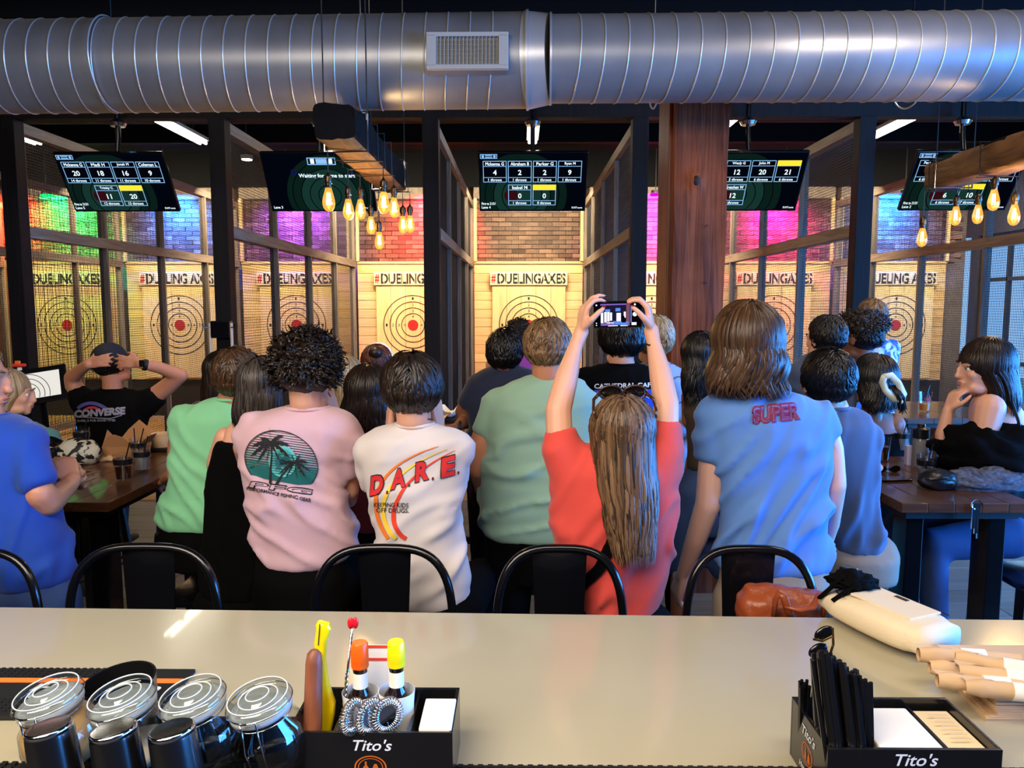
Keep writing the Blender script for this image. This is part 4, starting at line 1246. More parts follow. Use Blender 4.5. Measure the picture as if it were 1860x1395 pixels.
for A3, col, wd in (((( 796, 811), (700, 838), (684, 900)), 'orange', 6), ((( 812, 815), (716, 850), (697, 912)), 'yellow', 6.5), (((826, 818), (735, 860), (716, 925)), 'scarlet', 7)):
    p = qb(*A3) + qb(A3[2], (A3[2][0] - 4, A3[2][1] + 40), (A3[2][0] + 22, 978), 12)[1:]; n = len(p)
    decal('print_swoosh', P11, swoosh(p, [1 + wd * min(1, 1.6 * k / n) for k in range(n)]), PRT[col], .0035)
m = MB()
LET = [('D', 673, 903, 26, 38), ('.', 702, 898, 4, 6), ('A', 709, 892, 30, 38), ('.', 741, 885, 4, 6), ('R', 753, 878, 28, 38), ('.', 784, 873, 4, 6), ('E', 799, 869, 27, 37), ('.', 829, 862, 4, 6)]
for c_, x_, y_, w_, h_ in LET: dtext(m, c_, x_, y_, w_, h_, D_(-14), .07, .3)
decal('print_letters', P11, m, PRT['black'], .0048)
m = MB()
for c_, x_, y_, w_, h_ in LET: dtext(m, c_, x_ + 1.6, y_ - 1.6, w_ - 3, h_ - 3.2, D_(-14), .05, .3)
decal('print_letters', P11, m, PRT['red'], .0064)
m = MB(); dtext(m, 'KEEPING KIDS', 680, 920, 62, 8.5, D_(1), .01); dtext(m, 'OFF DRUGS.', 685, 930, 58, 8.5, D_(1), .01); decal('print_letters', P11, m, PRT['black'], .0042)
e = MB(); e.tube([at(752, 762, 2.5) + V((.061 * cos(t), .061 * sin(t), -.012 * sin(t))) for t in [2 * pi * k / 30 for k in range(31)]], .0018, 5, caps=False)
e.build('necklace', M_['black'], P11['root'])

# ---- large sage shirt
P14 = person('heavyset person standing in a pale sage green shirt with short sandy hair', 2.95, (998, 641, D_(-22), D_(-4), 1.0),
    [(682, 966, 1030), (688, 948, 1046), (698, 925, 1060), (714, 902, 1074), (740, 886, 1082), (780, 882, 1088), (830, 884, 1090), (880, 874, 1094), (930, 872, 1096), (955, 876, 1094), (970, 884, 1088)],
    cloth('sage_cloth', S(138, 172, 150)), ('h', HB['lbrown'], dict(kind='short', n=1000, L=.05, R=(.087, .108, .100), w=.005)), skn='tan', kd=.62, pose='stand',
    sl={'L': [(908, 735, 0, 30), (880, 792, 0, 25)]}, arms={'L': [(900, 745, 0, 24), (876, 805, 0, 24), (872, 850, .02, 22), (880, 898, .12, 15)]}, fold=(.009, (1, 0, .12)), extra='shorts', neck=1.12)

# ---- coral shirt, arms up with the phone
P15 = person('person in a coral red shirt with long streaked hair holding a phone up high', 2.28, (1128, 788, D_(2), D_(22), .95),
    [(800, 1085, 1170), (815, 1058, 1194), (832, 1030, 1216), (852, 1012, 1226), (890, 1006, 1228), (940, 1006, 1224), (990, 1008, 1218), (1040, 1022, 1212), (1080, 1042, 1200), (1105, 1055, 1185), (1118, 1062, 1175)],
    cloth('coral_cloth', S(206, 68, 60)), ('h', HB['streak'], dict(kind='long', n=1500, L=.33, fallw=.045, w=.0055, R=(.098, .108, .104), C=(0, -.026, .026), amp=.0045, back=-.14, drop=(.03, -.03, 0))),
    sl={'L': [(1046, 868, 0, 44), (1022, 812, .0, 37), (1017, 778, .01, 30)], 'R': [(1190, 862, 0, 44), (1206, 800, 0, 36), (1209, 762, .01, 30)]},
    arms={'L': [(1044, 860, 0, 30), (1016, 790, 0, 25), (1014, 745, .02, 24.5), (1028, 690, .06, 22), (1046, 628, .10, 13), (1056, 602, .11, 14)],
          'R': [(1192, 860, 0, 30), (1208, 780, 0, 25), (1210, 735, .02, 24), (1200, 680, .06, 21), (1187, 622, .10, 13), (1183, 600, .11, 14)]},
    hands={'L': dict(n=(.9, .25, -.1), d=(.12, .0, 1), side=-1, s=.86, thumb=1.1, nails=1, spread=.10, curls=(.72, .62, .80, .85)),
           'R': dict(n=(-.9, .25, -.1), d=(-.16, .0, 1), side=1, s=.86, thumb=1.0, nails=1, spread=.10, curls=(.78, .82, .95, 1.0))},
    fold=(.009, (.55, 0, .8)), voxf=.005, pose='stand', pants='blackcloth')
r = P15['root']
# shoulder strap, wrist band, ring, sunglasses on the head
def surf(pe, px, py, off=.008):
    d = ray(px, py).normalized(); h = pe['bvh'].ray_cast(CAM, d); return h[0] + h[1] * off if h[0] is not None else at(px, py, 2.1)
e = MB(); e.tube([at(1169 + 3, 624, 2.385), at(1179, 627, 2.36), at(1194, 627, 2.36), at(1202, 623, 2.385), at(1194, 621, 2.42), at(1178, 622, 2.42), at(1169 + 3, 624, 2.385)], .0028, 6)
e.build('hair_tie', M_['black'], r, smooth=True)
e = MB(); c = at(1062, 572, 2.41); e.tube([c + V((.011 * cos(t), .004, .011 * sin(t))) for t in [2 * pi * k / 16 for k in range(17)]], .002, 6); e.ball(c + V((0, -.012, .002)), .004, 8, 6); e.build('ring', M_['steel'], r)
t_ = thing('sunglasses', P15['M'] @ V((0, -.02, .14)), 'tortoiseshell sunglasses pushed up on the head of the coral shirt wearer', 'sunglasses')
Mh = Matrix.Translation(P15['H']) @ Matrix.Rotation(D_(2), 4, 'Z') @ Matrix.Rotation(D_(14), 4, 'X') @ Matrix.Translation(V((0, -.01, -.008)))
tort = mat('tortoise_frame', S(60, 34, 20), .15, coat=.5)
for q in (-1, 1):
    e = MB(); e.ball((0, 0, 0), (.031, .006, .019), 16, 8); e.v = [Mh @ (v + V((q * .036, .022, .137))) for v in e.v]; e.build('lens', mat('brown_lens', S(20, 12, 8), .06, coat=.6), t_, smooth=True)
    e = MB(); e.tube([Mh @ V((q * x_, y_, z_)) for x_, y_, z_ in ((.070, .016, .135), (.088, -.0, .122), (.092, -.03, .100), (.088, -.05, .085))], [.006, .005, .004, .004], 8); e.build('temple_arm', tort, t_, smooth=True)
    e = MB(); e.tube([Mh @ V((q * (.036 + .034 * cos(a)), .017, .137 + .022 * sin(a))) for a in [2 * pi * k / 18 for k in range(19)]], .0038, 6); e.build('rim', tort, t_, smooth=True)
e = MB(); e.tube([Mh @ V((x_, .019, .142)) for x_ in (-.008, .0, .008)], .004, 6); e.build('bridge', tort, t_)
# crossbody strap lying on the coral shirt
pts = qb((1118, 960), (1108, 985), (1090, 1028), 8) + qb((1090, 1028), (1075, 1048), (1040, 1070), 6)[1:]
mb = MB(); dstroke(mb, pts, 21); st = decal('bag_strap', P15, mb, M_['blackcloth'], .012)
# the phone
ph_ = thing('smartphone', at(1122, 571, 2.40), 'black smartphone held overhead, its screen showing the lanes', 'phone')
Pc = at(1122, 571, 2.40); W2 = 88 * 2.40 / F; H2 = 49 * 2.40 / F
Rp = Matrix.Rotation(D_(-1.5), 3, 'Y') @ Matrix.Rotation(D_(6), 3, 'X')
MB().box(Pc, (W2, .009, H2), Rp, bev=.0035).build('phone_body', M_['blackmetal'], ph_, smooth='auto')
fp = lambda d: (lambda u, v: Pc + Rp @ V(((u - .5) * W2, -.0046 - d, (.5 - v) * H2)))
def q4(f, u0, v0, u1, v1, name, m): 
    MB().add([f(u0, v0), f(u1, v0), f(u1, v1), f(u0, v1)], [(0, 1, 2, 3)]).build(name, m, ph_)
q4(fp(.0002), .02, .04, .98, .96, 'phone_screen', emis('phone_black', S(6, 6, 10), 1))
q4(fp(.0005), .14, .08, .75, .93, 'phone_picture', emis('phone_photo', S(28, 26, 52), 1))
pc = {'w': emis('phone_white', S(235, 232, 250), 1.4), 'b': emis('phone_blue', S(90, 140, 230), 1.1), 'p': emis('phone_violet', S(130, 100, 190), 1), 'k': emis('phone_dark', S(8, 8, 26), 1), 'r': emis('phone_rust', S(130, 80, 96), 1)}
for u0, v0, u1, v1, k in ((.14, .10, .68, .15, 'p'), (.15, .42, .20, .80, 'w'), (.22, .40, .27, .78, 'w'), (.28, .40, .33, .75, 'w'), (.34, .42, .38, .72, 'w'), (.47, .44, .56, .78, 'w'), (.62, .40, .66, .72, 'w'), (.15, .25, .21, .40, 'b'),
                         (.24, .30, .34, .40, 'b'), (.45, .26, .55, .38, 'b'), (.67, .08, .745, .90, 'r'), (.15, .80, .45, .90, 'p'), (.40, .74, .56, .88, 'b'), (.58, .62, .66, .80, 'k'), (.56, .76, .72, .92, 'b'), (.27, .78, .42, .84, 'w'),
                         (.30, .90, .50, .925, 'w'), (.55, .90, .70, .93, 'w'), (.76, .2, .78, .8, 'b'), (.78, .80, .88, .9, 'w')):
    q4(fp(.0009 if k != 'k' else .0012), u0, v0, u1, v1, 'picture_patch', pc[k])
for (u, v, rr) in ((.845, .50, .0068), (.845, .14, .003), (.06, .14, .0025), (.06, .5, .0012), (.06, .80, .0018), (.06, .88, .0018), (.60, .60, .0055)):
    e = MB(); e.lathe([(rr, -.0006), (rr, .0004)], fp(.0013)(u, v), 18, Rp @ Matrix.Rotation(D_(90), 3, 'X')); e.build('shutter_button' if rr > .006 else 'camera_icon', pc['w'] if rr != .0055 else pc['k'], ph_)

# ---- SUPER shirt, long hair
P19 = person('tall person standing in a bright blue shirt with long wavy brown hair', 2.5, (1355, 632, D_(-6), D_(-6), 1.10),
    [(702, 1330, 1402), (712, 1308, 1432), (722, 1290, 1462), (736, 1280, 1490), (760, 1276, 1508), (800, 1284, 1510), (850, 1294, 1506), (900, 1304, 1503), (950, 1306, 1502), (990, 1300, 1506), (1015, 1302, 1506), (1032, 1312, 1500)],
    cloth('sky_blue_cloth', S(88, 132, 200)), ('h', HB['brown'], dict(kind='long', n=1500, L=.118, fallw=.090, w=.007, R=(.098, .110, .108), C=(0, -.02, .03), amp=.010, back=-.055)),
    skn='pale', pose='down', pants='khaki',
    sl={'L': [(1302, 765, 0, 32), (1291, 838, 0, 30)], 'R': [(1490, 765, 0, 30), (1508, 795, 0, 23)]},
    arms={'L': [(1300, 770, 0, 24), (1292, 850, 0, 25), (1286, 915, .0, 24), (1264, 980, .04, 20), (1240, 1045, .10, 12.5)], 'R': [(1495, 770, 0, 24), (1512, 815, .0, 20), (1516, 880, .0, 21), (1508, 950, .06, 17), (1492, 1010, .12, 12)]},
    fold=(.0125, (.52, 0, .85)), hands={'L': dict(n=(1, .2, 0), side=-1, curl=.5), 'R': dict(n=(-1, .2, 0), side=1, curl=.5)})
m = MB(); dtext(m, 'SUPER', 1366, 772, 88, 34, D_(-6), .09, .05); decal('print_letters', P19, m, PRT['maroon'], .004)
m = MB(); dtext(m, 'SUPER', 1368.5, 768.5, 83, 27, D_(-6), .02, .05); decal('print_letters', P19, m, mat('print_dusty_blue', S(104, 110, 178), .8), .0052)
m = MB(); dtext(m, 'SUPER', 1370, 767, 80, 23, D_(-6), .0, .05); decal('print_letters', P19, m, PRT['maroon'], .0064)

# ---- mint shirt
P5 = person('person in a mint green shirt with short brown hair seated by the left table', 3.1, (438, 690, D_(-14), D_(4), 1.0),
    [(722, 396, 448), (730, 372, 456), (742, 345, 466), (760, 324, 478), (790, 316, 482), (830, 314, 480), (870, 311, 478), (905, 300, 474), (932, 290, 468), (948, 292, 462), (958, 300, 452)],
    cloth('mint_cloth', S(128, 200, 152)), ('h', HB['brown'], dict(kind='short', n=1000, L=.06, R=(.090, .106, .102), w=.0055)), skn='tan',
    sl={'L': [(330, 768, 0, 20), (322, 790, .06, 17)]}, arms={'L': [(332, 770, 0, 16), (320, 805, .08, 15), (316, 862, .12, 14), (300, 870, .35, 10)]}, fold=(.008, (.6, 0, -.7)))
P6 = person('person in a black tank top with black streaked shoulder-length hair', 2.87, (478, 706, D_(-6), D_(0), .92),
    [(752, 448, 505), (762, 425, 515), (778, 408, 520), (800, 396, 522), (840, 388, 520), (900, 378, 515), (960, 374, 512), (1020, 370, 510), (1080, 372, 505)],
    M_['blackcloth'], ('h', HB['bstreak'], dict(kind='bob', n=900, L=.14, fallw=.088, w=.005, amp=.004, R=(.09, .104, .10))), tank=True, bare=3, pose='stand',
    arms={'L': [(410, 795, .02, 20), (392, 840, .06, 17), (396, 900, .15, 15), (430, 860, .4, 10)]}, fold=(.006, (0, 0, 1)))
P6b = person('person with long straight brown hair mostly hidden behind the mint green shirt', 3.75, (408, 682, D_(-12), D_(0), .95),
    [(722, 388, 432), (735, 368, 450), (755, 358, 460), (800, 358, 460), (880, 362, 455), (940, 366, 450)],
    cloth('brown_cloth', S(60, 44, 36)), ('h', HB['dbrown'], dict(kind='long', n=700, L=.22, fallw=.075, w=.005, amp=.003)))
P8 = person('person with ash blonde streaked hair and a plum shirt behind the pink shirt wearer', 3.8, (632, 690, D_(-10), D_(0), .92),
    [(738, 615, 650), (748, 598, 668), (765, 590, 676), (800, 590, 676), (860, 594, 672), (920, 596, 670)],
    cloth('plum_cloth', S(140, 30, 84)), ('h', HB['blonde'], dict(kind='long', n=700, L=.20, fallw=.085, w=.0045, amp=.003)))
P9 = person('person with dark reddish hair in a bun with a white headband', 4.7, (685, 664, D_(0), D_(0), .95),
    [(700, 668, 702), (710, 655, 716), (730, 650, 722), (780, 652, 720), (840, 655, 716)],
    cloth('dull_red_cloth', S(90, 40, 44)), ('h', hm('auburn_hair', S(40, 16, 12), S(90, 46, 32)), dict(kind='short', n=500, L=.07, w=.0055, R=(.095, .108, .104))))
e = MB(); Mq = P9['M']; e.tube([Mq @ V((.097 * cos(a), .01 + .02 * sin(a), .03 + .105 * sin(a))) for a in [pi * k / 16 for k in range(17)]], .007, 6); e.build('headband', PRT['white'], P9['root'], smooth=True)
e = MB(); e.ball(Mq @ V((.01, -.10, .085)), .042, 14, 10); e.build('hair_bun', HB['dbrown'], P9['root'], smooth=True)
P10 = person('person in a maroon top with a dark brown bob', 3.3, (672, 718, D_(-4), D_(0), 1.0),
    [(768, 650, 700), (775, 635, 716), (785, 622, 728), (800, 614, 736), (840, 614, 736), (900, 620, 730), (960, 624, 726)],
    cloth('maroon_cloth', S(92, 14, 28)), ('h', HB['dbrown'], dict(kind='bob', n=900, L=.135, fallw=.105, w=.006, amp=.004, R=(.098, .108, .104))))
m = MB(); dstroke(m, qb((672, 766 + 5), (676, 776 + 3), (683, 773)), 1.6); dstroke(m, qb((691, 771), (687, 779), (680, 773)), 1.6); dstroke(m, qb((674, 781), (682, 773), (690, 781)), 1.6); decal('print_emblem', P10, m, PRT['rose'], .004)

P12 = person('person in a navy shirt with short black hair leaning on the middle table', 3.95, (917, 648, D_(-4), D_(0), 1.0),
    [(664, 900, 940), (670, 882, 962), (680, 866, 976), (700, 856, 984), (730, 850, 986), (770, 852, 984), (820, 856, 980), (870, 862, 975)],
    cloth('navy_cloth', S(20, 30, 58)), ('h', HB['black'], dict(kind='short', n=800, L=.05, w=.006, lift=.12, R=(.088, .102, .106))), skn='brown',
    sl={'L': [(868, 702, 0, 20), (846, 738, .03, 18)]}, arms={'L': [(864, 705, 0, 16), (842, 748, .05, 16), (848, 764, .1, 15), (828, 776, -.14, 8)]}, hands={'L': dict(n=(0, 0, -1), d=(-1, -.2, 0), curl=.3, side=1)}, fold=(.007, (.7, 0, .6)))
e = MB(); c = P12['arm']['L'][-1][0] + V((.02, .01, 0)); e.tube([c + V((.0, .027 * cos(t), .027 * sin(t))) for t in [2 * pi * k / 16 for k in range(17)]], .006, 6); e.build('bracelet', M_['black'], P12['root'])
P13 = person('distant person in a magenta shirt with curly brown hair facing the centre target', 6.3, (942, 610, D_(10), D_(-6), 1.0),
    [(620, 930, 954), (624, 918, 964), (632, 910, 970), (645, 907, 972), (670, 908, 972), (700, 912, 970), (725, 914, 968)],
    cloth('magenta_cloth', S(150, 50, 124)), ('h', HB['dbrown'], dict(kind='curly', n=500, L=.05, w=.007, R=(.085, .10, .10))), pose='stand',
    sl={'L': [(913, 636, 0, 11), (900, 652, .05, 10)]}, arms={'L': [(913, 636, 0, 10), (897, 655, .05, 10), (890, 664, .1, 9), (905, 650, .35, 6)]})
P16 = person('person in a black cafe shirt with tousled black hair', 3.5, (1128, 620, D_(6), D_(0), 1.02),
    [(660, 1104, 1156), (666, 1082, 1176), (676, 1062, 1192), (694, 1050, 1200), (730, 1046, 1202), (780, 1050, 1200), (850, 1052, 1198), (930, 1056, 1192), (980, 1060, 1188)],
    mat('black_tee', S(8, 8, 10), .95, spec=.1), ('h', HB['black'], dict(kind='short', n=1000, L=.075, w=.006, lift=.16, R=(.094, .106, .108))), skn='fair', pose='stand')
m = MB(); dtext(m, 'CATHEDRAL CAFE', 1080, 706, 108, 8.6, D_(-1.5), .025); decal('print_letters', P16, m, PRT['white'], .004)
m = MB(); dpoly(m, [(1080, 708), (1184, 707), (1186, 730), (1184, 756), (1082, 756)]); decal('print_panel', P16, m, PRT['blue'], .0045)
m = MB(); dstroke(m, [(1090, 752), (1132, 710), (1176, 752)], 4); decal('print_arch', P16, m, PRT['purple'], .0056)
m = MB(); dpoly(m, [(1118, 724), (1131, 714), (1146, 724), (1131, 726)]); decal('print_gable', P16, m, PRT['yellow'], .006)
m = MB()
for x_, y_ in ((1086, 713), (1094, 712), (1108, 713), (1158, 712), (1170, 714), (1092, 740), (1100, 722), (1164, 728), (1176, 734)): dell(m, x_, y_, 1.4, 1.4, 8)
dstroke(m, qb((1088, 718), (1080, 727), (1092, 732)), 2.6); dstroke(m, [(1164, 716), (1178, 723)], .9); decal('print_stars', P16, m, PRT['white'], .006)
P17 = person('person in a pale grey shirt with straight ash blond hair beside the timber post', 3.85, (1186, 622, D_(14), D_(2), 1.0),
    [(658, 1172, 1212), (664, 1158, 1226), (674, 1148, 1238), (692, 1144, 1246), (730, 1146, 1248), (780, 1148, 1246), (840, 1150, 1242), (900, 1152, 1236)],
    cloth('pale_grey_cloth', S(150, 162, 184)), ('h', HB['blonde'], dict(kind='short', n=800, L=.07, w=.005, R=(.09, .105, .105))), pose='down',
    sl={'R': [(1232, 695, 0, 19), (1240, 738, 0, 16)]}, arms={'R': [(1232, 700, 0, 14), (1240, 755, 0, 13), (1240, 800, .02, 12), (1236, 850, .08, 8)]})
m = MB(); dtext(m, 'UPTOWN', 1217, 662, 24, 6, D_(22), .02); dstroke(m, qb((1222, 690), (1240, 676), (1240, 700)), 1.2); dstroke(m, qb((1226, 720), (1222, 740), (1240, 728)), 1.2); decal('print_letters', P17, m, PRT['black'], .005)
P18 = person('person with long black hair and a dark top beside the timber post', 3.6, (1268, 650, D_(10), D_(0), .95),
    [(696, 1258, 1296), (704, 1248, 1310), (716, 1242, 1322), (745, 1244, 1322), (780, 1250, 1316), (820, 1252, 1316), (850, 1250, 1320)],
    mat('dark_floral_cloth', S(34, 28, 26), .8, isl=S(60, 46, 30), var=.5), ('h', HB['black'], dict(kind='long', n=800, L=.20, fallw=.085, w=.005, amp=.008)), skn='brown', pose='stand', pants='denim', extra='shorts', tank=True,
    arms={'L': [(1250, 720, 0, 13), (1250, 765, .02, 12), (1256, 775, .05, 11), (1266, 760, .22, 8)], 'R': [(1312, 720, 0, 13), (1316, 770, .0, 12), (1310, 800, .03, 11), (1290, 790, .2, 8)]})
P20 = person('person in a slate blue shirt with short black hair seated at the right table', 3.0, (1497, 697, D_(12), D_(6), 1.02),
    [(738, 1488, 1538), (744, 1472, 1556), (754, 1460, 1572), (772, 1456, 1584), (800, 1462, 1588), (850, 1478, 1588), (900, 1494, 1584), (940, 1500, 1588), (970, 1504, 1596), (990, 1508, 1600), (998, 1514, 1596)],
    cloth('slate_blue_cloth', S(76, 94, 124)), ('h', HB['black'], dict(kind='short', n=1100, L=.065, w=.0055, R=(.091, .108, .106))), skn='fair', pants='khaki',
    sl={'R': [(1568, 785, 0, 22), (1580, 832, .02, 17)]}, arms={'R': [(1568, 790, 0, 16), (1582, 845, .03, 15), (1584, 888, .08, 14), (1590, 850, .32, 9)]}, fold=(.008, (.2, 0, 1)))
P21 = person('person with short black hair and a dark blue shirt facing left near the lanes', 4.3, (1497, 618, D_(28), D_(0), 1.02),
    [(640, 1480, 1516), (646, 1464, 1534), (656, 1452, 1546), (676, 1446, 1550), (720, 1448, 1550), (780, 1452, 1546), (850, 1456, 1540)],
    cloth('dusty_blue_cloth', S(60, 76, 110)), ('h', HB['black'], dict(kind='short', n=800, L=.055, w=.006, R=(.090, .104, .104))), pose='stand', skn='fair')
P22 = person('person in a blue shirt with a tall curly flat-top haircut', 4.9, (1562, 616, D_(38), D_(0), 1.2),
    [(654, 1548, 1586), (660, 1530, 1602), (672, 1520, 1612), (695, 1516, 1616), (740, 1518, 1614), (800, 1522, 1608), (870, 1528, 1600)],
    cloth('medium_blue_cloth', S(70, 116, 180)), ('h', HB['dbrown'], dict(kind='curly', n=1100, L=.045, w=.005, R=(.112, .118, .060), C=(0, -.01, .085), curl=1., face=.9)), pose='stand', skn='brown')
hairm('hair_fade', P22['M'], 'short', P22['root'], HB['black'], s=1.2, n=350, L=.03, R=(.081, .098, .09), w=.004, C=(0, -.024, .02))
P23 = person('person in a white and blue tropical shirt with wavy light brown hair', 5.6, (1582, 580, D_(-10), D_(0), 1.08),
    [(614, 1570, 1600), (620, 1556, 1616), (632, 1548, 1624), (655, 1546, 1626), (700, 1548, 1624), (760, 1550, 1620)],
    mat('tropical_cloth', S(196, 206, 220), .8, grain=(S(40, 90, 170), (14, 14, 14), .12)), ('h', HB['lbrown'], dict(kind='short', n=700, L=.06, w=.006, lift=.1)), pose='stand')
P24 = person('person with dark hair tied in a pale scrunchie and a black strappy top', 4.25, (1580, 694, D_(40), D_(0), 1.12),
    [(742, 1566, 1604), (752, 1552, 1622), (766, 1546, 1636), (785, 1546, 1640), (830, 1550, 1638), (890, 1552, 1632), (940, 1552, 1632)],
    M_['blackcloth'], ('h', HB['black'], dict(kind='bob', n=1000, L=.12, fallw=.10, w=.006, amp=.008, R=(.098, .108, .108))), skn='brown', tank=True, bare=3,
    arms={'L': [(1556, 765, 0, 17), (1546, 800, .05, 14), (1540, 790, .12, 13), (1548, 715, .14, 9)], 'R': [(1622, 772, 0, 22), (1636, 815, .03, 16), (1632, 850, .1, 14), (1600, 840, .3, 9)]})
e = MB()
scr = [(1606, 684), (1618, 682), (1632, 696), (1640, 716), (1636, 728), (1622, 724), (1608, 708), (1603, 694), (1606, 684)]
e.tube([at(x_, y_, 4.02 + .03 * (k % 2)) for k, (x_, y_) in enumerate(scr)], [.016, .02, .017, .021, .018, .02, .016, .019, .016], 10); e.build('scrunchie', cloth('pale_green_satin', S(206, 214, 200), .4), P24['root'], smooth=True)
e = MB()
for k in range(30):
    a = random.random() * 6.28; x0_ = random.uniform(-.02, .02)
    e.tube([at(1622 + random.uniform(-6, 6), 700, 4.04), at(1634 + random.uniform(-6, 6), 722, 4.02) + V((0, x0_, 0)), at(1640 + random.uniform(-8, 8), 745 + random.uniform(-6, 8), 4.04)], [.006, .008, .002], 5)
e.build('ponytail', HB['dbrown'], P24['root'], smooth=True)
# ---- profile person at the right table
P25 = person('person with long dark hair in a black tank top resting chin on hand, facing left', 3.6, (1785, 672, D_(90), D_(2), 1.10),
    [(716, 1776, 1822), (726, 1766, 1842), (742, 1760, 1856), (765, 1762, 1866), (800, 1768, 1872), (850, 1770, 1876), (910, 1766, 1880), (950, 1760, 1884)],
    mat('black_tank', S(16, 16, 20), .8), ('h', HB['dbrown'], dict(kind='long', n=1300, L=.17, fallw=.07, w=.005, amp=.004, R=(.092, .108, .105), back=-.10, face=.2)), skn='fair', tank=True, pants='denim', kd=.6, bare=4, ldir=(-1, 0),
    arms={'L': [(1798, 742, -.10, 27), (1786, 790, -.12, 22), (1768, 832, -.12, 18), (1722, 838, -.03, 15), (1712, 790, .0, 13), (1722, 745, .0, 9.5)], 'R': [(1800, 760, .14, 20), (1790, 840, .16, 17), (1740, 846, .18, 14), (1700, 850, .16, 10)]},
    hands={'L': dict(n=(1, .2, -.2), d=(.35, 0, .9), side=-1, curl=.75, s=.95)}, voxf=.0055)
# shoulders of the tank top show skin
for dx in (0,): 
    e = MB(); e.tube([at(1838, 730, 3.50), at(1850, 765, 3.42), at(1858, 802, 3.42)], .006, 6, flat=1.6); e.build('strap', M_['black'], P25['root'])

# ---- blue shirt at the left edge
P1 = person('heavyset person in a royal blue shirt at the left edge, hands clasped', 2.5, (-50, 688, D_(-82), D_(-4), 1.08),
    [(752, -60, 6), (762, -90, 30), (776, -108, 50), (800, -112, 70), (840, -110, 78), (880, -104, 84), (930, -90, 98), (980, -75, 112), (1020, -60, 120), (1045, -50, 124), (1056, -40, 118)],
    cloth('royal_blue_cloth', S(14, 62, 150)), ('h', HB['lbrown'], dict(kind='short', n=500, L=.04, w=.005, R=(.084, .100, .094))), skn='tan', pants='denim', pose='stand', kd=.75,
    sl={'R': [(42, 815, -.03, 33), (70, 884, -.05, 33)]}, arms={'R': [(42, 830, -.03, 20), (72, 896, -.05, 27), (88, 912, -.02, 27), (122, 885, .12, 17), (132, 872, .15, 15)], 'L': [(-20, 830, .3, 28), (0, 900, .3, 26), (60, 890, .28, 20), (100, 868, .24, 14)]},
    hands={'R': dict(n=(-.7, .6, 0), d=(-.4, .3, .5), side=1, curl=.8), 'L': dict(n=(.5, -.8, 0), d=(.8, 0, .3), side=1, curl=.8)}, fold=(.007, (.3, 0, 1)))
P2 = person('person in a teal shirt with long ash blonde hair behind the royal blue shirt', 3.9, (22, 716, D_(-75), D_(-4), .98),
    [(762, 0, 34), (770, -14, 56), (782, -20, 76), (800, -22, 92), (830, -20, 94), (880, -16, 90), (930, -10, 84)],
    cloth('teal_cloth', S(70, 132, 136)), ('h', HB['blonde'], dict(kind='long', n=800, L=.16, fallw=.075, w=.005, amp=.004, back=-.07, face=.2)), skn='fair', kd=.7)
P3 = person('person in a black cap and black shirt with both hands behind the head', 4.75, (205, 662, D_(-30), D_(4), 1.08),
    [(706, 184, 226), (712, 165, 246), (720, 148, 262), (735, 140, 272), (760, 142, 268), (800, 148, 256), (840, 152, 250), (870, 154, 248)],
    mat('black_tee_two', S(9, 9, 10), .95, spec=.1), ('h', HB['black'], dict(kind='short', n=300, L=.02, R=(.080, .097, .085), C=(0, -.022, .01), w=.004)), skn='tan', pants='denim',
    sl={'L': [(152, 730, .0, 22), (140, 708, .02, 17)], 'R': [(262, 735, 0, 24), (286, 715, .0, 19)]},
    arms={'L': [(150, 725, 0, 16), (134, 700, .02, 15), (130, 686, .0, 13), (146, 672, -.06, 11), (160, 662, -.12, 9)], 'R': [(264, 732, 0, 17), (300, 705, .0, 16), (328, 682, -.02, 13), (290, 668, -.08, 11), (254, 661, -.14, 8.5)]},
    hands={'L': dict(n=(.3, 1, -.2), d=(1, -.1, .25), side=1, curl=.25, s=.95), 'R': dict(n=(-.3, 1, -.2), d=(-1, -.1, .15), side=-1, curl=.2, s=.95)}, voxf=.0055)
Mc = P3['M']
cp = thing('baseball_cap', Mc @ V((0, -.02, .09)), 'black baseball cap worn by the person with hands behind the head', 'cap')
e = MB(); e.lathe([(.1 * sin(a), .1 * cos(a)) for a in [pi / 2 * k / 8 for k in range(0, 9)]], (0, 0, 0), 28); e.v = [Mc @ V((v.x * .93, v.y * 1.08 - .02, v.z * 1.0 + .04)) for v in e.v]; e.build('crown', mat('cap_cloth', S(16, 18, 30), .8), cp, smooth=True)
e = MB(); e.lathe([(.098, -.005), (.100, .03)], (0, 0, 0), 28); e.v = [Mc @ V((v.x * .93, v.y * 1.08 - .02, v.z + .022)) for v in e.v]; e.build('cap_band', M_['black'], cp, smooth=True)
e = MB(); e.prism([(-.07, 0), (-.06, .06), (0, .085), (.06, .06), (.07, 0)], .006, Mc @ Matrix.Translation(V((0, .07, .04)))); e.build('visor', M_['black'], cp)
e = MB(); e.ball(Mc @ V((0, -.02, .142)), .008, 8, 6); e.build('button', M_['black'], cp)
w_ = P3['arm']['R'][-1][0]; w2 = P3['arm']['R'][-2][0]; dw = (w_ - w2).normalized(); c = w_ - dw * .03
wt_ = thing('wristwatch', c, 'black watch on the raised right wrist of the cap wearer', 'watch')
MB().tube([c - dw * .012, c + dw * .012], .034, 20).build('watch_strap', M_['black'], wt_, smooth='auto')
MB().box(c + V((0, -.035, .012)), (.036, .012, .04), bev=.004).build('watch_face', M_['blackmetal'], wt_)
m = MB(); dtext(m, 'CONVERSE', 136, 759, 92, 14, D_(-4), .06, .1); decal('print_letters', P3, m, PRT['grey'], .005)
m = MB(); dstroke(m, qb((142, 742), (165, 722), (196, 744), 12), 6); decal('print_arc', P3, m, PRT['violet'], .004)
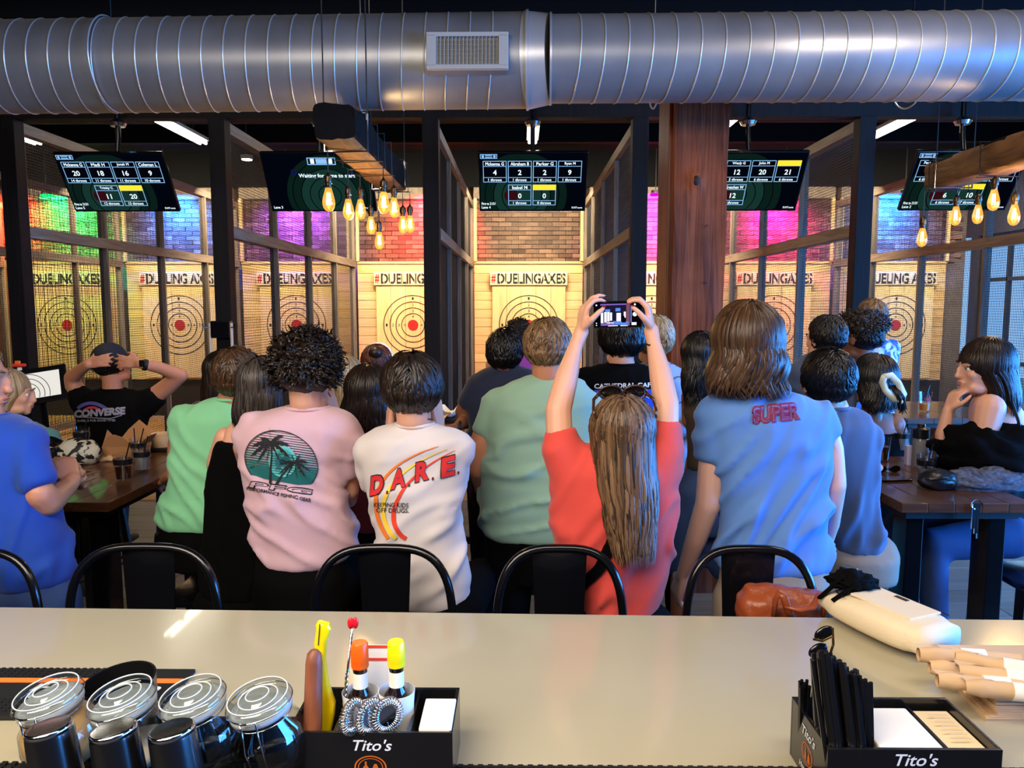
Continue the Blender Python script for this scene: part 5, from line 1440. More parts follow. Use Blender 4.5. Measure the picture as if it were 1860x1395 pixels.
m = MB(); dstroke(m, qb((152, 746), (168, 734), (184, 746), 12), 4); decal('print_arc', P3, m, PRT['rose'], .0045)
m = MB(); dtext(m, 'RUBBLES FOR GOOD TIMES', 142, 766, 68, 4, D_(-1), .02); dstroke(m, [(140, 757), (200, 760), (222, 754)], 1.4); decal('print_letters', P3, m, PRT['grey'], .0055)
# ------------------------------------------------------------ bar counter
ZB = 1.07
fa, fb = atz(-400, 1098, ZB), atz(2300, 1132, ZB); na, nb = atz(-400, 1383, ZB), atz(2300, 1396, ZB)
def _ex(p, q_, x): k_ = (x - p.x) / (q_.x - p.x); return p + (q_ - p) * k_
fa, fb, na, nb = _ex(fa, fb, -3.2), _ex(fa, fb, 3.2), _ex(na, nb, -3.2), _ex(na, nb, 3.2)
bc = thing('bar_counter', ((fa.x + fb.x) / 2, 1.6, 0), 'long pale grey quartz bar counter across the foreground', 'counter')
MB().add([(p.x, p.y, z) for z in (ZB - .045, ZB) for p in (na, nb, fb, fa)], [(0, 1, 2, 3), (4, 5, 6, 7), (0, 1, 5, 4), (1, 2, 6, 5), (2, 3, 7, 6), (3, 0, 4, 7)]).build('countertop', M_['quartz'], bc)
MB().add([(p.x, p.y + d, z) for z in (0, ZB - .045) for p, d in ((na, .05), (nb, .05), (fb, -.22), (fa, -.22))], [(0, 1, 2, 3), (4, 5, 6, 7), (0, 1, 5, 4), (1, 2, 6, 5), (2, 3, 7, 6), (3, 0, 4, 7)]).build('bar_front', M_['darkpost'], bc)
rm = thing('bar_mat', (0, 1.1, 0), 'black rubber bar mat along the near edge of the counter', 'mat')
MB().add([(p.x, p.y, z) for z in (ZB - .04, ZB - .001) for p in (V((na.x, .62, 0)), V((nb.x, .62, 0)), nb, na)], [(0, 1, 2, 3), (4, 5, 6, 7), (0, 1, 5, 4), (1, 2, 6, 5), (2, 3, 7, 6), (3, 0, 4, 7)]).build('mat_base', M_['rubber'], rm)
MB().span((na.x, .66, 0), (nb.x, 1.18, ZB - .042)).build('under_cabinet', M_['black'], rm)
m = MB(); x = -.9
while x < 1.0:
    for y in (1.205, 1.222, 1.239 - .003): m.box((x, y, ZB + .001), (.009, .009, .005))
    x += .017
m.build('mat_nubs', M_['rubber'], rm, kind='stuff')
# rubber service mat with print at the left end
sm = thing('service_mat', (-.8, 1.38, ZB), 'black service mat with orange stripe and white lettering, far left of the counter', 'mat')
a = atz(-60, 1219, ZB); b = atz(150, 1300, ZB)
MB().span((a.x, b.y - .02, ZB), (-.695, a.y, ZB + .008), bev=.002).build('mat_base', M_['rubber'], sm)
m = MB(); 
for i in range(26):
    for j in range(9): m.box((a.x + .012 + i * .0145, a.y - .006 - j * .011 if j < 4 else a.y - .09 - j * .011, ZB + .009), (.007, .004, .004))
m.build('mat_nubs', M_['rubber'], sm, kind='stuff')
f = lambda x, y: (x, y, ZB + .0095)
yy = atz(30, 1243, ZB).y
m = MB(); m.span((a.x, yy - .008, ZB + .008), (-.70, yy + .010, ZB + .0092)); m.build('orange_stripe', PRT['orange'], sm)
m = MB(); text_on(m, 'Handmade', f, -.99, yy - .045, .26, .03, .03, .2); text_on(m, 'Vodka', f, -.99, yy - .085, .2, .028, .03, .2); m.build('lettering', PRT['white'], sm)

# ------------------------------------------------------------ stools
def stool(px, py, wpx, Y, label, back=True, rz=0., xyz=None, seat=.76):
    C = at(px, py, Y) if xyz is None else V(xyz); top = C.z if back else seat
    b = V((C.x, Y, 0)) if xyz is None else V((C.x, C.y, 0))
    t = thing('bar_stool', b, label, 'stool', 'black metal bar stools')
    w = wpx * Y / F / 2 if wpx else .19
    bm_ = M_['blackmetal']
    sy = -.19 if back else .19
    MB().box(b + V((0, sy * 1., seat - .015)), (.34, .34, .03), bev=.014).build('seat', bm_, t, smooth='auto')
    for sx in (-1, 1):
        for s2 in (-1, 1):
            m = MB(); m.tube([b + V((sx * .14, sy + s2 * .14, seat - .02)), b + V((sx * .205, sy + s2 * .205, .0))], [.022, .014], 8, flat=1.4); m.build('leg', bm_, t)
    for s2 in (-1, 1):
        z = .30; e = .14 + .065 * (seat - z) / seat
        MB().tube([b + V((-e, sy + s2 * e, z)), b + V((e, sy + s2 * e, z))], .009, 6).build('footrest', bm_, t)
        MB().tube([b + V((s2 * e, sy - e, z)), b + V((s2 * e, sy + e, z))], .009, 6).build('footrest', bm_, t)
    if back:
        pts = []
        H = top - seat
        for k in range(33):
            a = pi - pi * k / 32
            ca, sa = cos(a), sin(a)
            xx = w * (abs(ca) ** .62) * (1 if ca > 0 else -1); zz = seat + H * (max(sa, 0) ** .42)
            pts.append(b + V((xx, -.03 * (abs(ca)) ** 2, zz)))
        MB().tube(pts, .0125, 12).build('backrest_hoop', bm_, t, smooth=True)
        m = MB(); vs = []
        for j in range(9):
            f_ = j / 8; z = seat + (H - .008) * f_; hw = .062 + .016 * f_
            for q in (-1, -.5, 0, .5, 1): vs.append(b + V((hw * q, .012 * q * q, z)))
        for q in range(len(vs)): vs.append(vs[q] + V((0, .004, 0)))
        n0 = 45; fs = []
        for o_ in (0, n0):
            for j in range(8):
                for k in range(4):
                    a = o_ + j * 5 + k; fs.append((a, a + 1, a + 6, a + 5))
        m.add(vs, fs); m.build('backrest_plate', bm_, t, smooth=True)
    return t, b
s1 = stool(265, 993, 285, 2.16, 'black metal bar stool, second from the left along the bar')
stool(-62, 1000, 290, 2.16, 'black metal bar stool cut off at the left edge')
stool(697, 995, 262, 2.2, 'black metal bar stool behind the counter below the red lettered white shirt')
stool(1017, 996, 238, 2.12, 'black metal bar stool in front of the coral shirt')
s4 = stool(1362, 997, 242, 2.16, 'black metal bar stool in front of the tall person in blue')
for x_, y_, l in ((P7['root'].location.x, 2.45, 'backless black stool under the pink shirt wearer'), (P11['root'].location.x, 2.38, 'backless black stool under the white shirt wearer'),
                 (P20['root'].location.x, 2.9, 'backless black stool under the slate blue shirt wearer'), (P5['root'].location.x, 2.98, 'backless black stool under the mint shirt wearer'),
                 (P25['root'].location.x + .02, 3.2, 'backless black stool at the far right table'), (P3['root'].location.x, 4.25, 'backless black stool under the cap wearer')):
    stool(0, 0, 0, 2, l, back=False, xyz=(x_, y_, 0), seat=.66)

# ------------------------------------------------------------ high tables
def table(x0, y0, x1, y1, z, label, nb=5):
    t = thing('high_table', ((x0 + x1) / 2, (y0 + y1) / 2, 0), label, 'table')
    for k in range(nb):
        w = (x1 - x0) / nb
        MB().span((x0 + k * w + .001, y0, z - .04), (x0 + (k + 1) * w - .001, y1, z), bev=.003).build('plank', M_['tablew'], t)
    MB().span((x0 + .04, y0 + .04, z - .075), (x1 - .04, y1 - .04, z - .041)).build('apron', M_['black'], t)
    for x in (x0 + .10, x1 - .10):
        for y in (y0 + .14, y1 - .14):
            MB().span((x - .035, y - .06, 0), (x + .035, y + .06, z - .07), bev=.004).build('leg', M_['blackmetal'], t)
    MB().span((x0 + .1, (y0 + y1) / 2 - .02, .2), (x1 - .1, (y0 + y1) / 2 + .02, .25)).build('stretcher', M_['blackmetal'], t)
ZT_ = 1.06
q = atz(197, 913, ZT_); table(q.x - .74, q.y, q.x, q.y + 1.15, ZT_, 'dark walnut high table at the left with drinks and a kraft box')
q2 = atz(1638, 914, ZT_); table(q2.x, q2.y, q2.x + .54, q2.y + .98, ZT_, 'dark walnut high table at the right with glasses and a black jacket')
q3 = atz(1645, 760, ZT_); table(q3.x, q3.y, q3.x + .8, q3.y + 1.0, ZT_, 'walnut high table behind the right table holding one amber drink', 4)
q4_ = atz(770, 790, ZT_); table(q4_.x - .12, q4_.y, q4_.x + .62, q4_.y + 1.1, ZT_, 'walnut high table in the middle holding paper food trays', 4)
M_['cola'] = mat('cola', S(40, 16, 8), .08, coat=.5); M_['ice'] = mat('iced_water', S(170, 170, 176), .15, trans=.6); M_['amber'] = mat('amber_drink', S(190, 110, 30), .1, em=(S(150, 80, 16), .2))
M_['kraft'] = mat('kraft_paper', S(166, 120, 78), .75, var=.08, bump=.15); M_['kraftl'] = mat('kraft_paper_light', S(206, 172, 132), .75, var=.06, bump=.3, bscale=40)
M_['paper'] = mat('white_paper', S(238, 232, 218), .7); M_['blackplastic'] = mat('black_plastic', (.006, .006, .007), .25, coat=.3)
def glass(px, py, z, h, r, label, liq=None, lv=.5, straw=1, band=True, grp='drinking glasses'):
    c = atz(px, py, z); c.z = z
    t = thing('drinking_glass', c, label, 'glass')
    MB().lathe([(r * .74, 0), (r * .78, .004), (r, h), (r * .97, h), (r * .74, .012), (0, .011)], c, 24).build('tumbler', M_['glass'], t, smooth='auto')
    if liq: MB().lathe([(0, .012), (r * .72, .012), (r * (.74 + .22 * lv) * .96, h * lv), (0, h * lv)], c, 24).build('drink', M_[liq], t, smooth='auto')
    m = MB()
    if liq:
        for k in range(4): m.box(c + V((r * .35 * cos(k * 1.7), r * .35 * sin(k * 1.7), h * lv * (.8 + .06 * k))), (.022, .022, .02), Matrix.Rotation(k * .8, 3, 'Z') @ Matrix.Rotation(k * .5, 3, 'X'), bev=.003)
        m.build('ice', M_['glass'], t, kind='stuff')
    if band: MB().lathe([(r * .965, h * .62), (r * 1.0, h * .82)], c, 24).build('logo_band', M_['blackplastic'], t, smooth='auto')
    for s in range(straw):
        a = .4 + s * 2
        MB().tube([c + V((-.012, 0, .015)), c + V((r * .8 * cos(a), r * .5 * sin(a), h + .05))], .0032, 6).build('straw', M_['blackplastic'], t)
    return t
glass(225, 873, ZT_, .125, .042, 'glass of cola with a black straw nearest on the left table', 'cola', .55)
glass(259, 856, ZT_, .12, .040, 'glass of iced water with black straw beside the cola', 'ice', .6)
glass(252, 838, ZT_, .12, .040, 'glass with two black straws behind the iced water', 'ice', .4, 2)
glass(150, 822, ZT_, .14, .042, 'tall empty glass behind the patterned bag, left table', None, .4, 1)
glass(1681, 875, ZT_, .125, .042, 'nearest glass on the right table with a black band and straw', 'ice', .5)
glass(1678, 842, ZT_, .125, .042, 'glass just behind the nearest one on the right table', 'ice', .5, 1)
glass(1637, 820, ZT_, .125, .042, 'clear glass with black straw beside the violet napkin', 'ice', .6, 1)
glass(1602, 838, ZT_, .13, .040, 'glass with red logo beside the slate blue sleeve', 'cola', .6, 0, False)
glass(1598, 812, ZT_, .12, .040, 'furthest left glass on the right table', 'ice', .5, 1)
g_ = glass(1679, 748, ZT_, .15, .048, 'glass of amber drink with red logo on the rear right table', 'amber', .42, 1, False)
c = atz(1679, 748, ZT_); MB().box(c + V((.0, -.043, .10)), (.03, .004, .02), bev=.008).build('red_logo', PRT['red'], g_)
# kraft food box with open flaps
kb = atz(232, 832, ZT_); t = thing('food_box', kb + V((0, 0, ZT_ - kb.z)), 'open brown kraft takeout box with raised flaps, left table', 'box')
w = .075; hh = .075
for nm, pts in (('box_side', [(-w, -w, 0), (w, -w, 0), (w * 1.15, -w * 1.15, hh), (-w * 1.15, -w * 1.15, hh)]), ('box_side', [(-w, w, 0), (w, w, 0), (w * 1.15, w * 1.15, hh), (-w * 1.15, w * 1.15, hh)]),
                ('box_side', [(-w, -w, 0), (-w, w, 0), (-w * 1.15, w * 1.15, hh), (-w * 1.15, -w * 1.15, hh)]), ('box_side', [(w, -w, 0), (w, w, 0), (w * 1.15, w * 1.15, hh), (w * 1.15, -w * 1.15, hh)]),
                ('flap', [(-w * 1.15, -w * 1.15, hh), (w * 1.15, -w * 1.15, hh), (w * .5, -w * 1.5, hh + .055), (0, -w * 1.6, hh + .07), (-w * .5, -w * 1.5, hh + .055)]),
                ('flap', [(-w * 1.15, w * 1.15, hh), (w * 1.15, w * 1.15, hh), (w * 1.0, w * 1.5, hh + .06), (w * .1, w * 1.7, hh + .11), (-w * .6, w * 1.5, hh + .06)]),
                ('flap', [(w * 1.15, -w * 1.1, hh), (w * 1.15, w * 1.1, hh), (w * 1.8, w * .7, hh + .05), (w * 1.8, -w * .5, hh + .05)]), ('flap', [(-w * 1.15, -w * 1.1, hh), (-w * 1.15, w * 1.1, hh), (-w * 1.5, w * .3, hh + .07)])):
    n = len(pts); base = V((kb.x, kb.y, ZT_)); P_ = [base + V(p) for p in pts]
    nrm = (P_[1] - P_[0]).cross(P_[2] - P_[0]).normalized() * .002
    MB().add(P_ + [p + nrm for p in P_], [tuple(range(n)), tuple(range(n, 2 * n))] + [(i, (i + 1) % n, n + (i + 1) % n, n + i) for i in range(n)]).build(nm, M_['kraft'], t)
MB().span((kb.x - w, kb.y - w, ZT_), (kb.x + w, kb.y + w, ZT_ + .003)).build('box_bottom', M_['kraft'], t)
c = atz(294, 818, ZT_); t = thing('paper_bowl', V((c.x, c.y, ZT_)), 'round kraft paper bowl at the edge of the left table', 'bowl')
MB().lathe([(.045, 0), (.058, .07), (.061, .07), (.061, .074), (.055, .072), (.043, .004), (0, .004)], V((c.x, c.y, ZT_ + .022)), 28).build('bowl', M_['kraftl'], t, smooth='auto')
MB().span((c.x - .09, c.y - .06, ZT_), (c.x + .07, c.y + .09, ZT_ + .022), bev=.006).build('tray', M_['black'], t)
# bag, pouch, flyer, napkin on the left table
def blob(name, c, r, m, parent=None, amp=.2, seed=1, fr=6, **k):
    e = MB(); e.ball((0, 0, 0), 1, 32, 20); out = []
    for v in e.v:
        n_ = 1 + amp * noise.noise(v * fr * .4 + V((seed, 0, 0))) + amp * .4 * noise.noise(v * fr + V((seed, 5, 0)))
        p = V((v.x * r[0], v.y * r[1], v.z * r[2])) * n_
        if p.z < -r[2] * .75: p.z = -r[2] * .75
        out.append(V(c) + p)
    e.v = out; return e.build(name, m, parent, smooth=True, **k)
c = atz(125, 846, ZT_); t = thing('handbag', V((c.x, c.y, ZT_)), 'small black bag with a white leaf pattern on the left table', 'bag')
pat = mat('leaf_print_cloth', S(14, 14, 15), .6, grain=(S(190, 188, 176), (16, 16, 16), .03))
blob('bag_body', (c.x + .02, c.y + .05, ZT_ + .055), (.11, .07, .075), pat, t, .12, 3)
blob('bag_flap', (c.x - .12, c.y + .03, ZT_ + .06), (.085, .07, .08), M_['blackmetal'], t, .15, 5)
c = atz(155, 858, ZT_); t = thing('flyer', V((c.x, c.y, ZT_)), 'small printed card lying flat on the left table', 'card')
MB().box((c.x, c.y, ZT_ + .001), (.11, .08, .002), Matrix.Rotation(-.3, 3, 'Z')).build('card', mat('brown_card', S(128, 90, 74), .5), t); MB().box((c.x, c.y, ZT_ + .0025), (.05, .03, .0008), Matrix.Rotation(-.3, 3, 'Z')).build('card_picture', M_['ink'], t)
c = atz(185, 838, ZT_); t = thing('paper_napkin', V((c.x, c.y, ZT_)), 'crumpled tan paper napkin beside the kraft box', 'napkin'); blob('napkin', (c.x, c.y + .03, ZT_ + .012), (.09, .05, .018), M_['kraftl'], t, .4, 9, 10)
c = at(108, 852, 2.72); t = thing('plastic_cup', c, 'small clear plastic cup held by the royal blue shirt wearer', 'cup')
MB().lathe([(.022, 0), (.032, .045), (.031, .045), (.021, .002)], c - V((0, 0, .03)), 20).build('cup', mat('frosted_plastic', S(200, 200, 200), .3, alpha=.55), t, smooth='auto')
# right table things
c = atz(1620, 872, ZT_); t = thing('smartphone', V((c.x, c.y, ZT_)), 'dark smartphone lying near the front left of the right table', 'phone'); MB().box((c.x, c.y, ZT_ + .005), (.15, .078, .009), Matrix.Rotation(.1, 3, 'Z'), bev=.003).build('phone_body', M_['blackmetal'], t)
c = atz(1612, 858, ZT_); t = thing('sunglasses', V((c.x, c.y, ZT_)), 'folded sunglasses on the right table behind the phone', 'sunglasses')
for s in (-1, 1): MB().ball((c.x + s * .033, c.y, ZT_ + .018), (.029, .006, .018), 14, 8).build('lens', M_['blackmetal'], t, smooth=True)
MB().tube([(c.x - .065, c.y + .01, ZT_ + .02), (c.x + .06, c.y + .03, ZT_ + .006)], .003, 6).build('temple_arm', tort, t)
c = atz(1653, 845, ZT_); t = thing('napkin', V((c.x, c.y, ZT_)), 'pale violet folded napkin standing on the right table', 'napkin'); MB().box((c.x, c.y, ZT_ + .05), (.05, .03, .10), bev=.004).build('napkin', mat('pale_violet_paper', S(180, 176, 214), .7), t)
c = atz(1800, 878, ZT_); t = thing('jacket', V((c.x, c.y, ZT_)), 'black jacket heaped on the right table', 'jacket')
blob('jacket_cloth', (c.x + .02, c.y + .08, ZT_ + .11), (.23, .20, .14), M_['blackcloth'], t, .35, 4, 7)
blob('jacket_sleeve', (c.x + .18, c.y + .0, ZT_ + .08), (.14, .12, .12), M_['blackcloth'], t, .3, 8, 7)
c2 = atz(1790, 890, ZT_); t = thing('shirt', V((c2.x, c2.y, ZT_)), 'folded grey patterned shirt under the black jacket', 'shirt'); blob('shirt_cloth', (c2.x + .03, c2.y + .03, ZT_ + .035), (.22, .07, .06), mat('grey_pattern_cloth', S(96, 98, 110), .8, grain=(S(50, 52, 62), (30, 6, 60), .3)), t, .25, 6, 9)
c = atz(1712, 892, ZT_); t = thing('pouch', V((c.x, c.y, ZT_)), 'small black leather zip pouch on the right table corner', 'bag')
blob('pouch_body', (c.x, c.y + .04, ZT_ + .04), (.085, .055, .05), mat('black_leather', (.008, .008, .009), .35, bump=.3, bscale=90), t, .12, 12)
MB().tube([(c.x - .06, c.y - .012, ZT_ + .05), (c.x, c.y - .022, ZT_ + .06), (c.x + .06, c.y - .01, ZT_ + .045)], .0035, 6).build('zipper', M_['brass'], t); MB().box((c.x + .045, c.y - .02, ZT_ + .02), (.008, .004, .03)).build('zip_pull', M_['brass'], t)
c = atz(1748, 905, ZT_); t = thing('keyring', V((c.x, c.y, ZT_)), 'bunch of keys and clips hanging over the right table edge', 'keys')
for k in range(3): MB().tube([V((c.x - .01 + .01 * k, q2.y - .012, ZT_ + .005)), V((c.x - .014 + .012 * k, q2.y - .016, ZT_ - .10 - .02 * k))], .0045, 6).build('key', M_['steel'], t)
MB().tube([V((c.x + .02 * cos(a_), q2.y - .014, ZT_ + .0 + .02 * sin(a_))) for a_ in [2 * pi * k / 14 for k in range(15)]], .0025, 5).build('key_ring', M_['steel'], t)
c = V((q2.x + .44, q2.y + .72, ZT_)); t = thing('water_bottle', V((c.x, c.y, ZT_)), 'water bottle with black lid and straw behind the jacket', 'bottle')
MB().lathe([(.036, 0), (.038, .01), (.038, .13), (.03, .15)], V((c.x, c.y, ZT_)), 24).build('bottle_body', M_['ice'], t, smooth='auto'); MB().lathe([(.04, .145), (.04, .19), (.02, .20), (.018, .215)], V((c.x, c.y, ZT_)), 24).build('bottle_lid', M_['blackplastic'], t, smooth='auto')
# paper trays on the middle table
for px_, py_, l, sd_ in ((805, 765, 'white crumpled paper food tray on the middle table', 2), (775, 775, 'brown paper food wrap on the middle table', 5)):
    c = atz(px_, py_, ZT_); t = thing('food_tray', V((c.x, c.y, ZT_)), l, 'tray')
    MB().box((c.x, c.y, ZT_ + .015), (.20, .14, .03), bev=.006).build('tray', M_['black'], t)
    vs = []; fs = []
    for i in range(13):
        for j in range(13):
            u, v = i / 12 - .5, j / 12 - .5; ed = max(abs(u), abs(v)) * 2
            vs.append((c.x + u * .26, c.y + v * .20, ZT_ + .032 + .05 * ed ** 3 * (1 + .5 * sin(u * 14 + sd_)) + .012 * noise.noise(V((u * 8, v * 8, sd_)))))
    for i in range(12):
        for j in range(12): a_ = i * 13 + j; fs.append((a_, a_ + 1, a_ + 14, a_ + 13))
    MB().add(vs, fs).build('paper_liner', M_['paper'] if sd_ == 2 else M_['kraftl'], t, smooth=True)
    blob('food', (c.x, c.y, ZT_ + .045), (.06, .045, .02), M_['kraft'], t, .4, sd_, 9)

# ------------------------------------------------------------ touch screen stand at the left
c = at(66, 700, 4.9); t = thing('touch_screen', V((c.x, 4.95, 0)), 'tilted touch screen showing a target on a black stand, far left', 'monitor')
R = Matrix.Rotation(D_(-14), 3, 'Y') @ Matrix.Rotation(D_(-18), 3, 'X') @ Matrix.Rotation(D_(16), 3, 'Z')
MB().box(c + R @ V((0, .02, 0)), (.36, .04, .24), R, bev=.008).build('monitor_case', M_['blackmetal'], t)
fs_ = lambda u, v, d=0.: c + R @ V(((u) * .28, -.0015 - d, v * .17))
MB().add([fs_(-.5, -.5), fs_(.5, -.5), fs_(.5, .5), fs_(-.5, .5)], [(0, 1, 2, 3)]).build('display', emis('display_white', S(236, 232, 224), 1), t)
for rr in (.045, .075, .105, .135):
    m = MB(); vs = []; n = 30
    for k in range(n):
        a_ = -.35 + 2.6 * k / (n - 1)
        for r2 in (rr, rr + .004):
            u = min(max((-.06 + r2 * cos(a_)) / .28, -.49), .49); v = min(max((-.055 + r2 * sin(a_)) / .17, -.49), .49); vs.append(fs_(u, v, .001))
    m.add(vs, [(2 * k, 2 * k + 1, 2 * k + 3, 2 * k + 2) for k in range(n - 1)]); m.build('display_ring', SCR['dark'], t)
MB().lathe([(.026, 0), (.026, .001)], fs_(-.06 / .28, -.055 / .17, .0025), 20, R @ Matrix.Rotation(D_(90), 3, 'X')).build('display_bullseye', emis('display_red', S(214, 40, 30), 1), t)
MB().span((c.x - .16, 4.80, .80), (c.x + .22, 5.15, .83), bev=.005).build('shelf', M_['graywoodh'], t)
MB().span((c.x - .12, 4.86, 0), (c.x + .18, 5.12, .80), bev=.005).build('cabinet', M_['darkpost'], t)
MB().tube([(c.x, 5.0, .83), c + V((0, .05, -.05))], .02, 8).build('stand_arm', M_['blackmetal'], t)
c = at(36, 678, 5.2); t = thing('spray_bottle', c - V((0, 0, .1)), 'white and orange spray bottle on top of the dark box behind the touch screen', 'bottle')
MB().lathe([(.035, -.10), (.037, -.02), (.016, .02), (.014, .04)], c, 16).build('bottle_body', M_['paper'], t, smooth='auto'); MB().box(c + V((.0, 0, .055)), (.08, .03, .02), bev=.005).build('spray_head', PRT['scarlet'], t)
MB().box(c + V((-.01, 0, .075)), (.03, .02, .02), bev=.003).build('trigger', PRT['orange'], t)
MB().span((c.x - .12, 5.14, 0), (c.x + .10, 5.3, c.z - .101), bev=.005).build('pedestal', M_['darkpost'], None, label='dark box behind the touch screen carrying the spray bottle', cat='pedestal')

# ------------------------------------------------------------ caddies on the counter
def caddy(fl, fr, bl, label, divs, h=.105):
    """front-left, front-right, back-left top corners in px"""
    zt = ZB + h; a = atz(fl[0], fl[1], zt); b = atz(fr[0], fr[1], zt); e = atz(bl[0], bl[1], zt)
    y0 = (a.y + b.y) / 2; y1 = e.y; x0, x1 = a.x, b.x
    t = thing('bar_caddy', ((x0 + x1) / 2, (y0 + y1) / 2, ZB), label, 'caddy'); k = .006; z = ZB
    for nm, p, q_ in (('caddy_front', (x0, y0, z), (x1, y0 + k, zt)), ('caddy_back', (x0, y1 - k, z), (x1, y1, zt)), ('caddy_side', (x0, y0 + k, z), (x0 + k, y1 - k, zt)), ('caddy_side', (x1 - k, y0 + k, z), (x1, y1 - k, zt)), ('caddy_bottom', (x0 + k, y0 + k, z), (x1 - k, y1 - k, z + .005))):
        MB().span(p, q_, bev=.001).build(nm, M_['blackplastic'], t)
    for d in divs: MB().span((x0 + (x1 - x0) * d, y0 + k, z + .005), (x0 + (x1 - x0) * d + .004, y1 - k, zt - .01)).build('divider', M_['blackplastic'], t)
    return t, x0, x1, y0, y1, zt
SCRIPT = PRT['white']; M_['copper'] = mat('copper_print', S(196, 96, 30), .5)
def logo(t, fn, s=1.):
    """script word and oval emblem; fn(u,v): metres right, up from the word's centre"""
    m = MB(); text_on(m, "Tito's", fn, -.032 * s, -.008 * s, .064 * s, .019 * s, .012, .3); m.build('lettering', SCRIPT, t)
    m = MB(); n = 40
    for r0, r1 in ((1., .9), (.78, .72)):
        vs = []
        for k in range(n):
            a = 2 * pi * k / n
            for r in (r0, r1): vs.append(fn(.0 + .026 * s * r * cos(a), -.036 * s + .020 * s * r * sin(a)))
        m.add(vs, [(2 * k, 2 * ((k + 1) % n), 2 * ((k + 1) % n) + 1, 2 * k + 1) for k in range(n)])
    m.add([fn(x * s, y * s) for x, y in ((-.012, -.048), (-.003, -.048), (-.003, -.036), (-.006, -.032), (-.006, -.026), (-.009, -.026), (-.009, -.032), (-.012, -.036))], [tuple(range(8))])
    m.add([fn(x * s, y * s) for x, y in ((.002, -.048), (.014, -.048), (.014, -.040), (.010, -.030), (.006, -.030), (.002, -.040))], [tuple(range(6))])
    m.build('emblem', M_['copper'], t)
    m = MB(); text_on(m, 'Handmade', fn, -.035 * s, -.075 * s, .07 * s, .012 * s, .01, .2); m.build('lettering', SCRIPT, t)
t1, x0, x1, y0, y1, zt = caddy((520, 1331), (822, 1331), (548, 1247), 'black bar caddy left of centre holding bitters, muddler and napkins', (.26, .72))
xm = atz(672, 1331, zt).x; logo(t1, lambda u, v: (xm + u, y0 - .0008, zt - .022 + v))
MB().span((x0 + .003, y0 + .003, zt - .03), (x1 - .003, y0 + .012, zt - .028)).build('inner_lip', M_['blackplastic'], t1)
def inb(px, py, Y): return at(px, py, Y)
ym = (y0 + y1) / 2
def stand(px_top, py_top, Yt, px_b, Yb): return at(px_top, py_top, Yt), V((at(px_b, 1330, Yb).x, Yb, ZB + .007))
# muddler
a, b = stand(571, 1180, 1.205, 563, 1.175); t = thing('muddler', b, 'reddish wooden muddler standing in the left caddy', 'muddler')
d = a - b; MB().tube([b, b + d * .08, b + d * .5, b + d * .9, b + d * .97, a], [.014, .0150, .0150, .0138, .0115, .006], 20).build('muddler_body', mat('muddler_wood', S(156, 92, 62), .45, grain=(S(110, 60, 40), (40, 40, 5), .5), var=.2), t, smooth='auto')
# yellow squeezer handle
t = thing('citrus_squeezer', b, 'bright yellow citrus squeezer handle standing in the left caddy', 'squeezer')
Y_ = 1.235; sec = [((574, 588), 1335, .011), ((577, 608), 1300, .012), ((578, 609), 1276, .012), ((578, 597), 1240, .010), ((575, 592), 1200, .010), ((571, 594), 1165, .010), ((575, 602), 1142, .010), ((574, 598), 1133, .009), ((577, 584), 1129, .007)]
rings = []
for (l, r_), py_, dp in sec:
    pa, pb = at(l, py_, Y_), at(r_, py_, Y_); 
    if py_ == 1335: 
        pa.z = pb.z = ZB + .007
    rings.append(((pa + pb) / 2, (pb - pa) / 2, V((0, dp, 0))))
m = MB(); loft(m, rings, 20, 3.); m.build('squeezer_handle', mat('yellow_enamel', S(250, 214, 6), .3, coat=.5), t, smooth='auto')
MB().tube([at(581, 1133, Y_ - .011), at(578, 1172, Y_ - .011)], .0008, 4).build('handle_seam', M_['ink'], t)
# bar spoon
a = at(641, 1128, 1.23); b = V((at(612, 1330, 1.23).x, 1.23, ZB + .007)); t = thing('bar_spoon', b, 'twisted steel bar spoon with a red tip in the left caddy', 'spoon'); d = a - b
MB().tube([b, b + d * .95], .0022, 8).build('shaft', M_['steel'], t, smooth=True)
m = MB()
for s in (0, pi): m.tube([b + d * (.1 + .55 * k / 60) + V((.0022 * cos(s + k * .8), .0022 * sin(s + k * .8), 0)) for k in range(61)], .0016, 5)
m.build('twist', M_['steel'], t, smooth=True)
m = MB(); m.ball(a + V((-.004, 0, -.004)), (.0055, .004, .010), 10, 8); m.ball(a + V((.004, 0, -.003)), (.0055, .004, .010), 10, 8); m.build('red_tip', mat('red_plastic', S(226, 24, 40), .35), t, smooth=True)
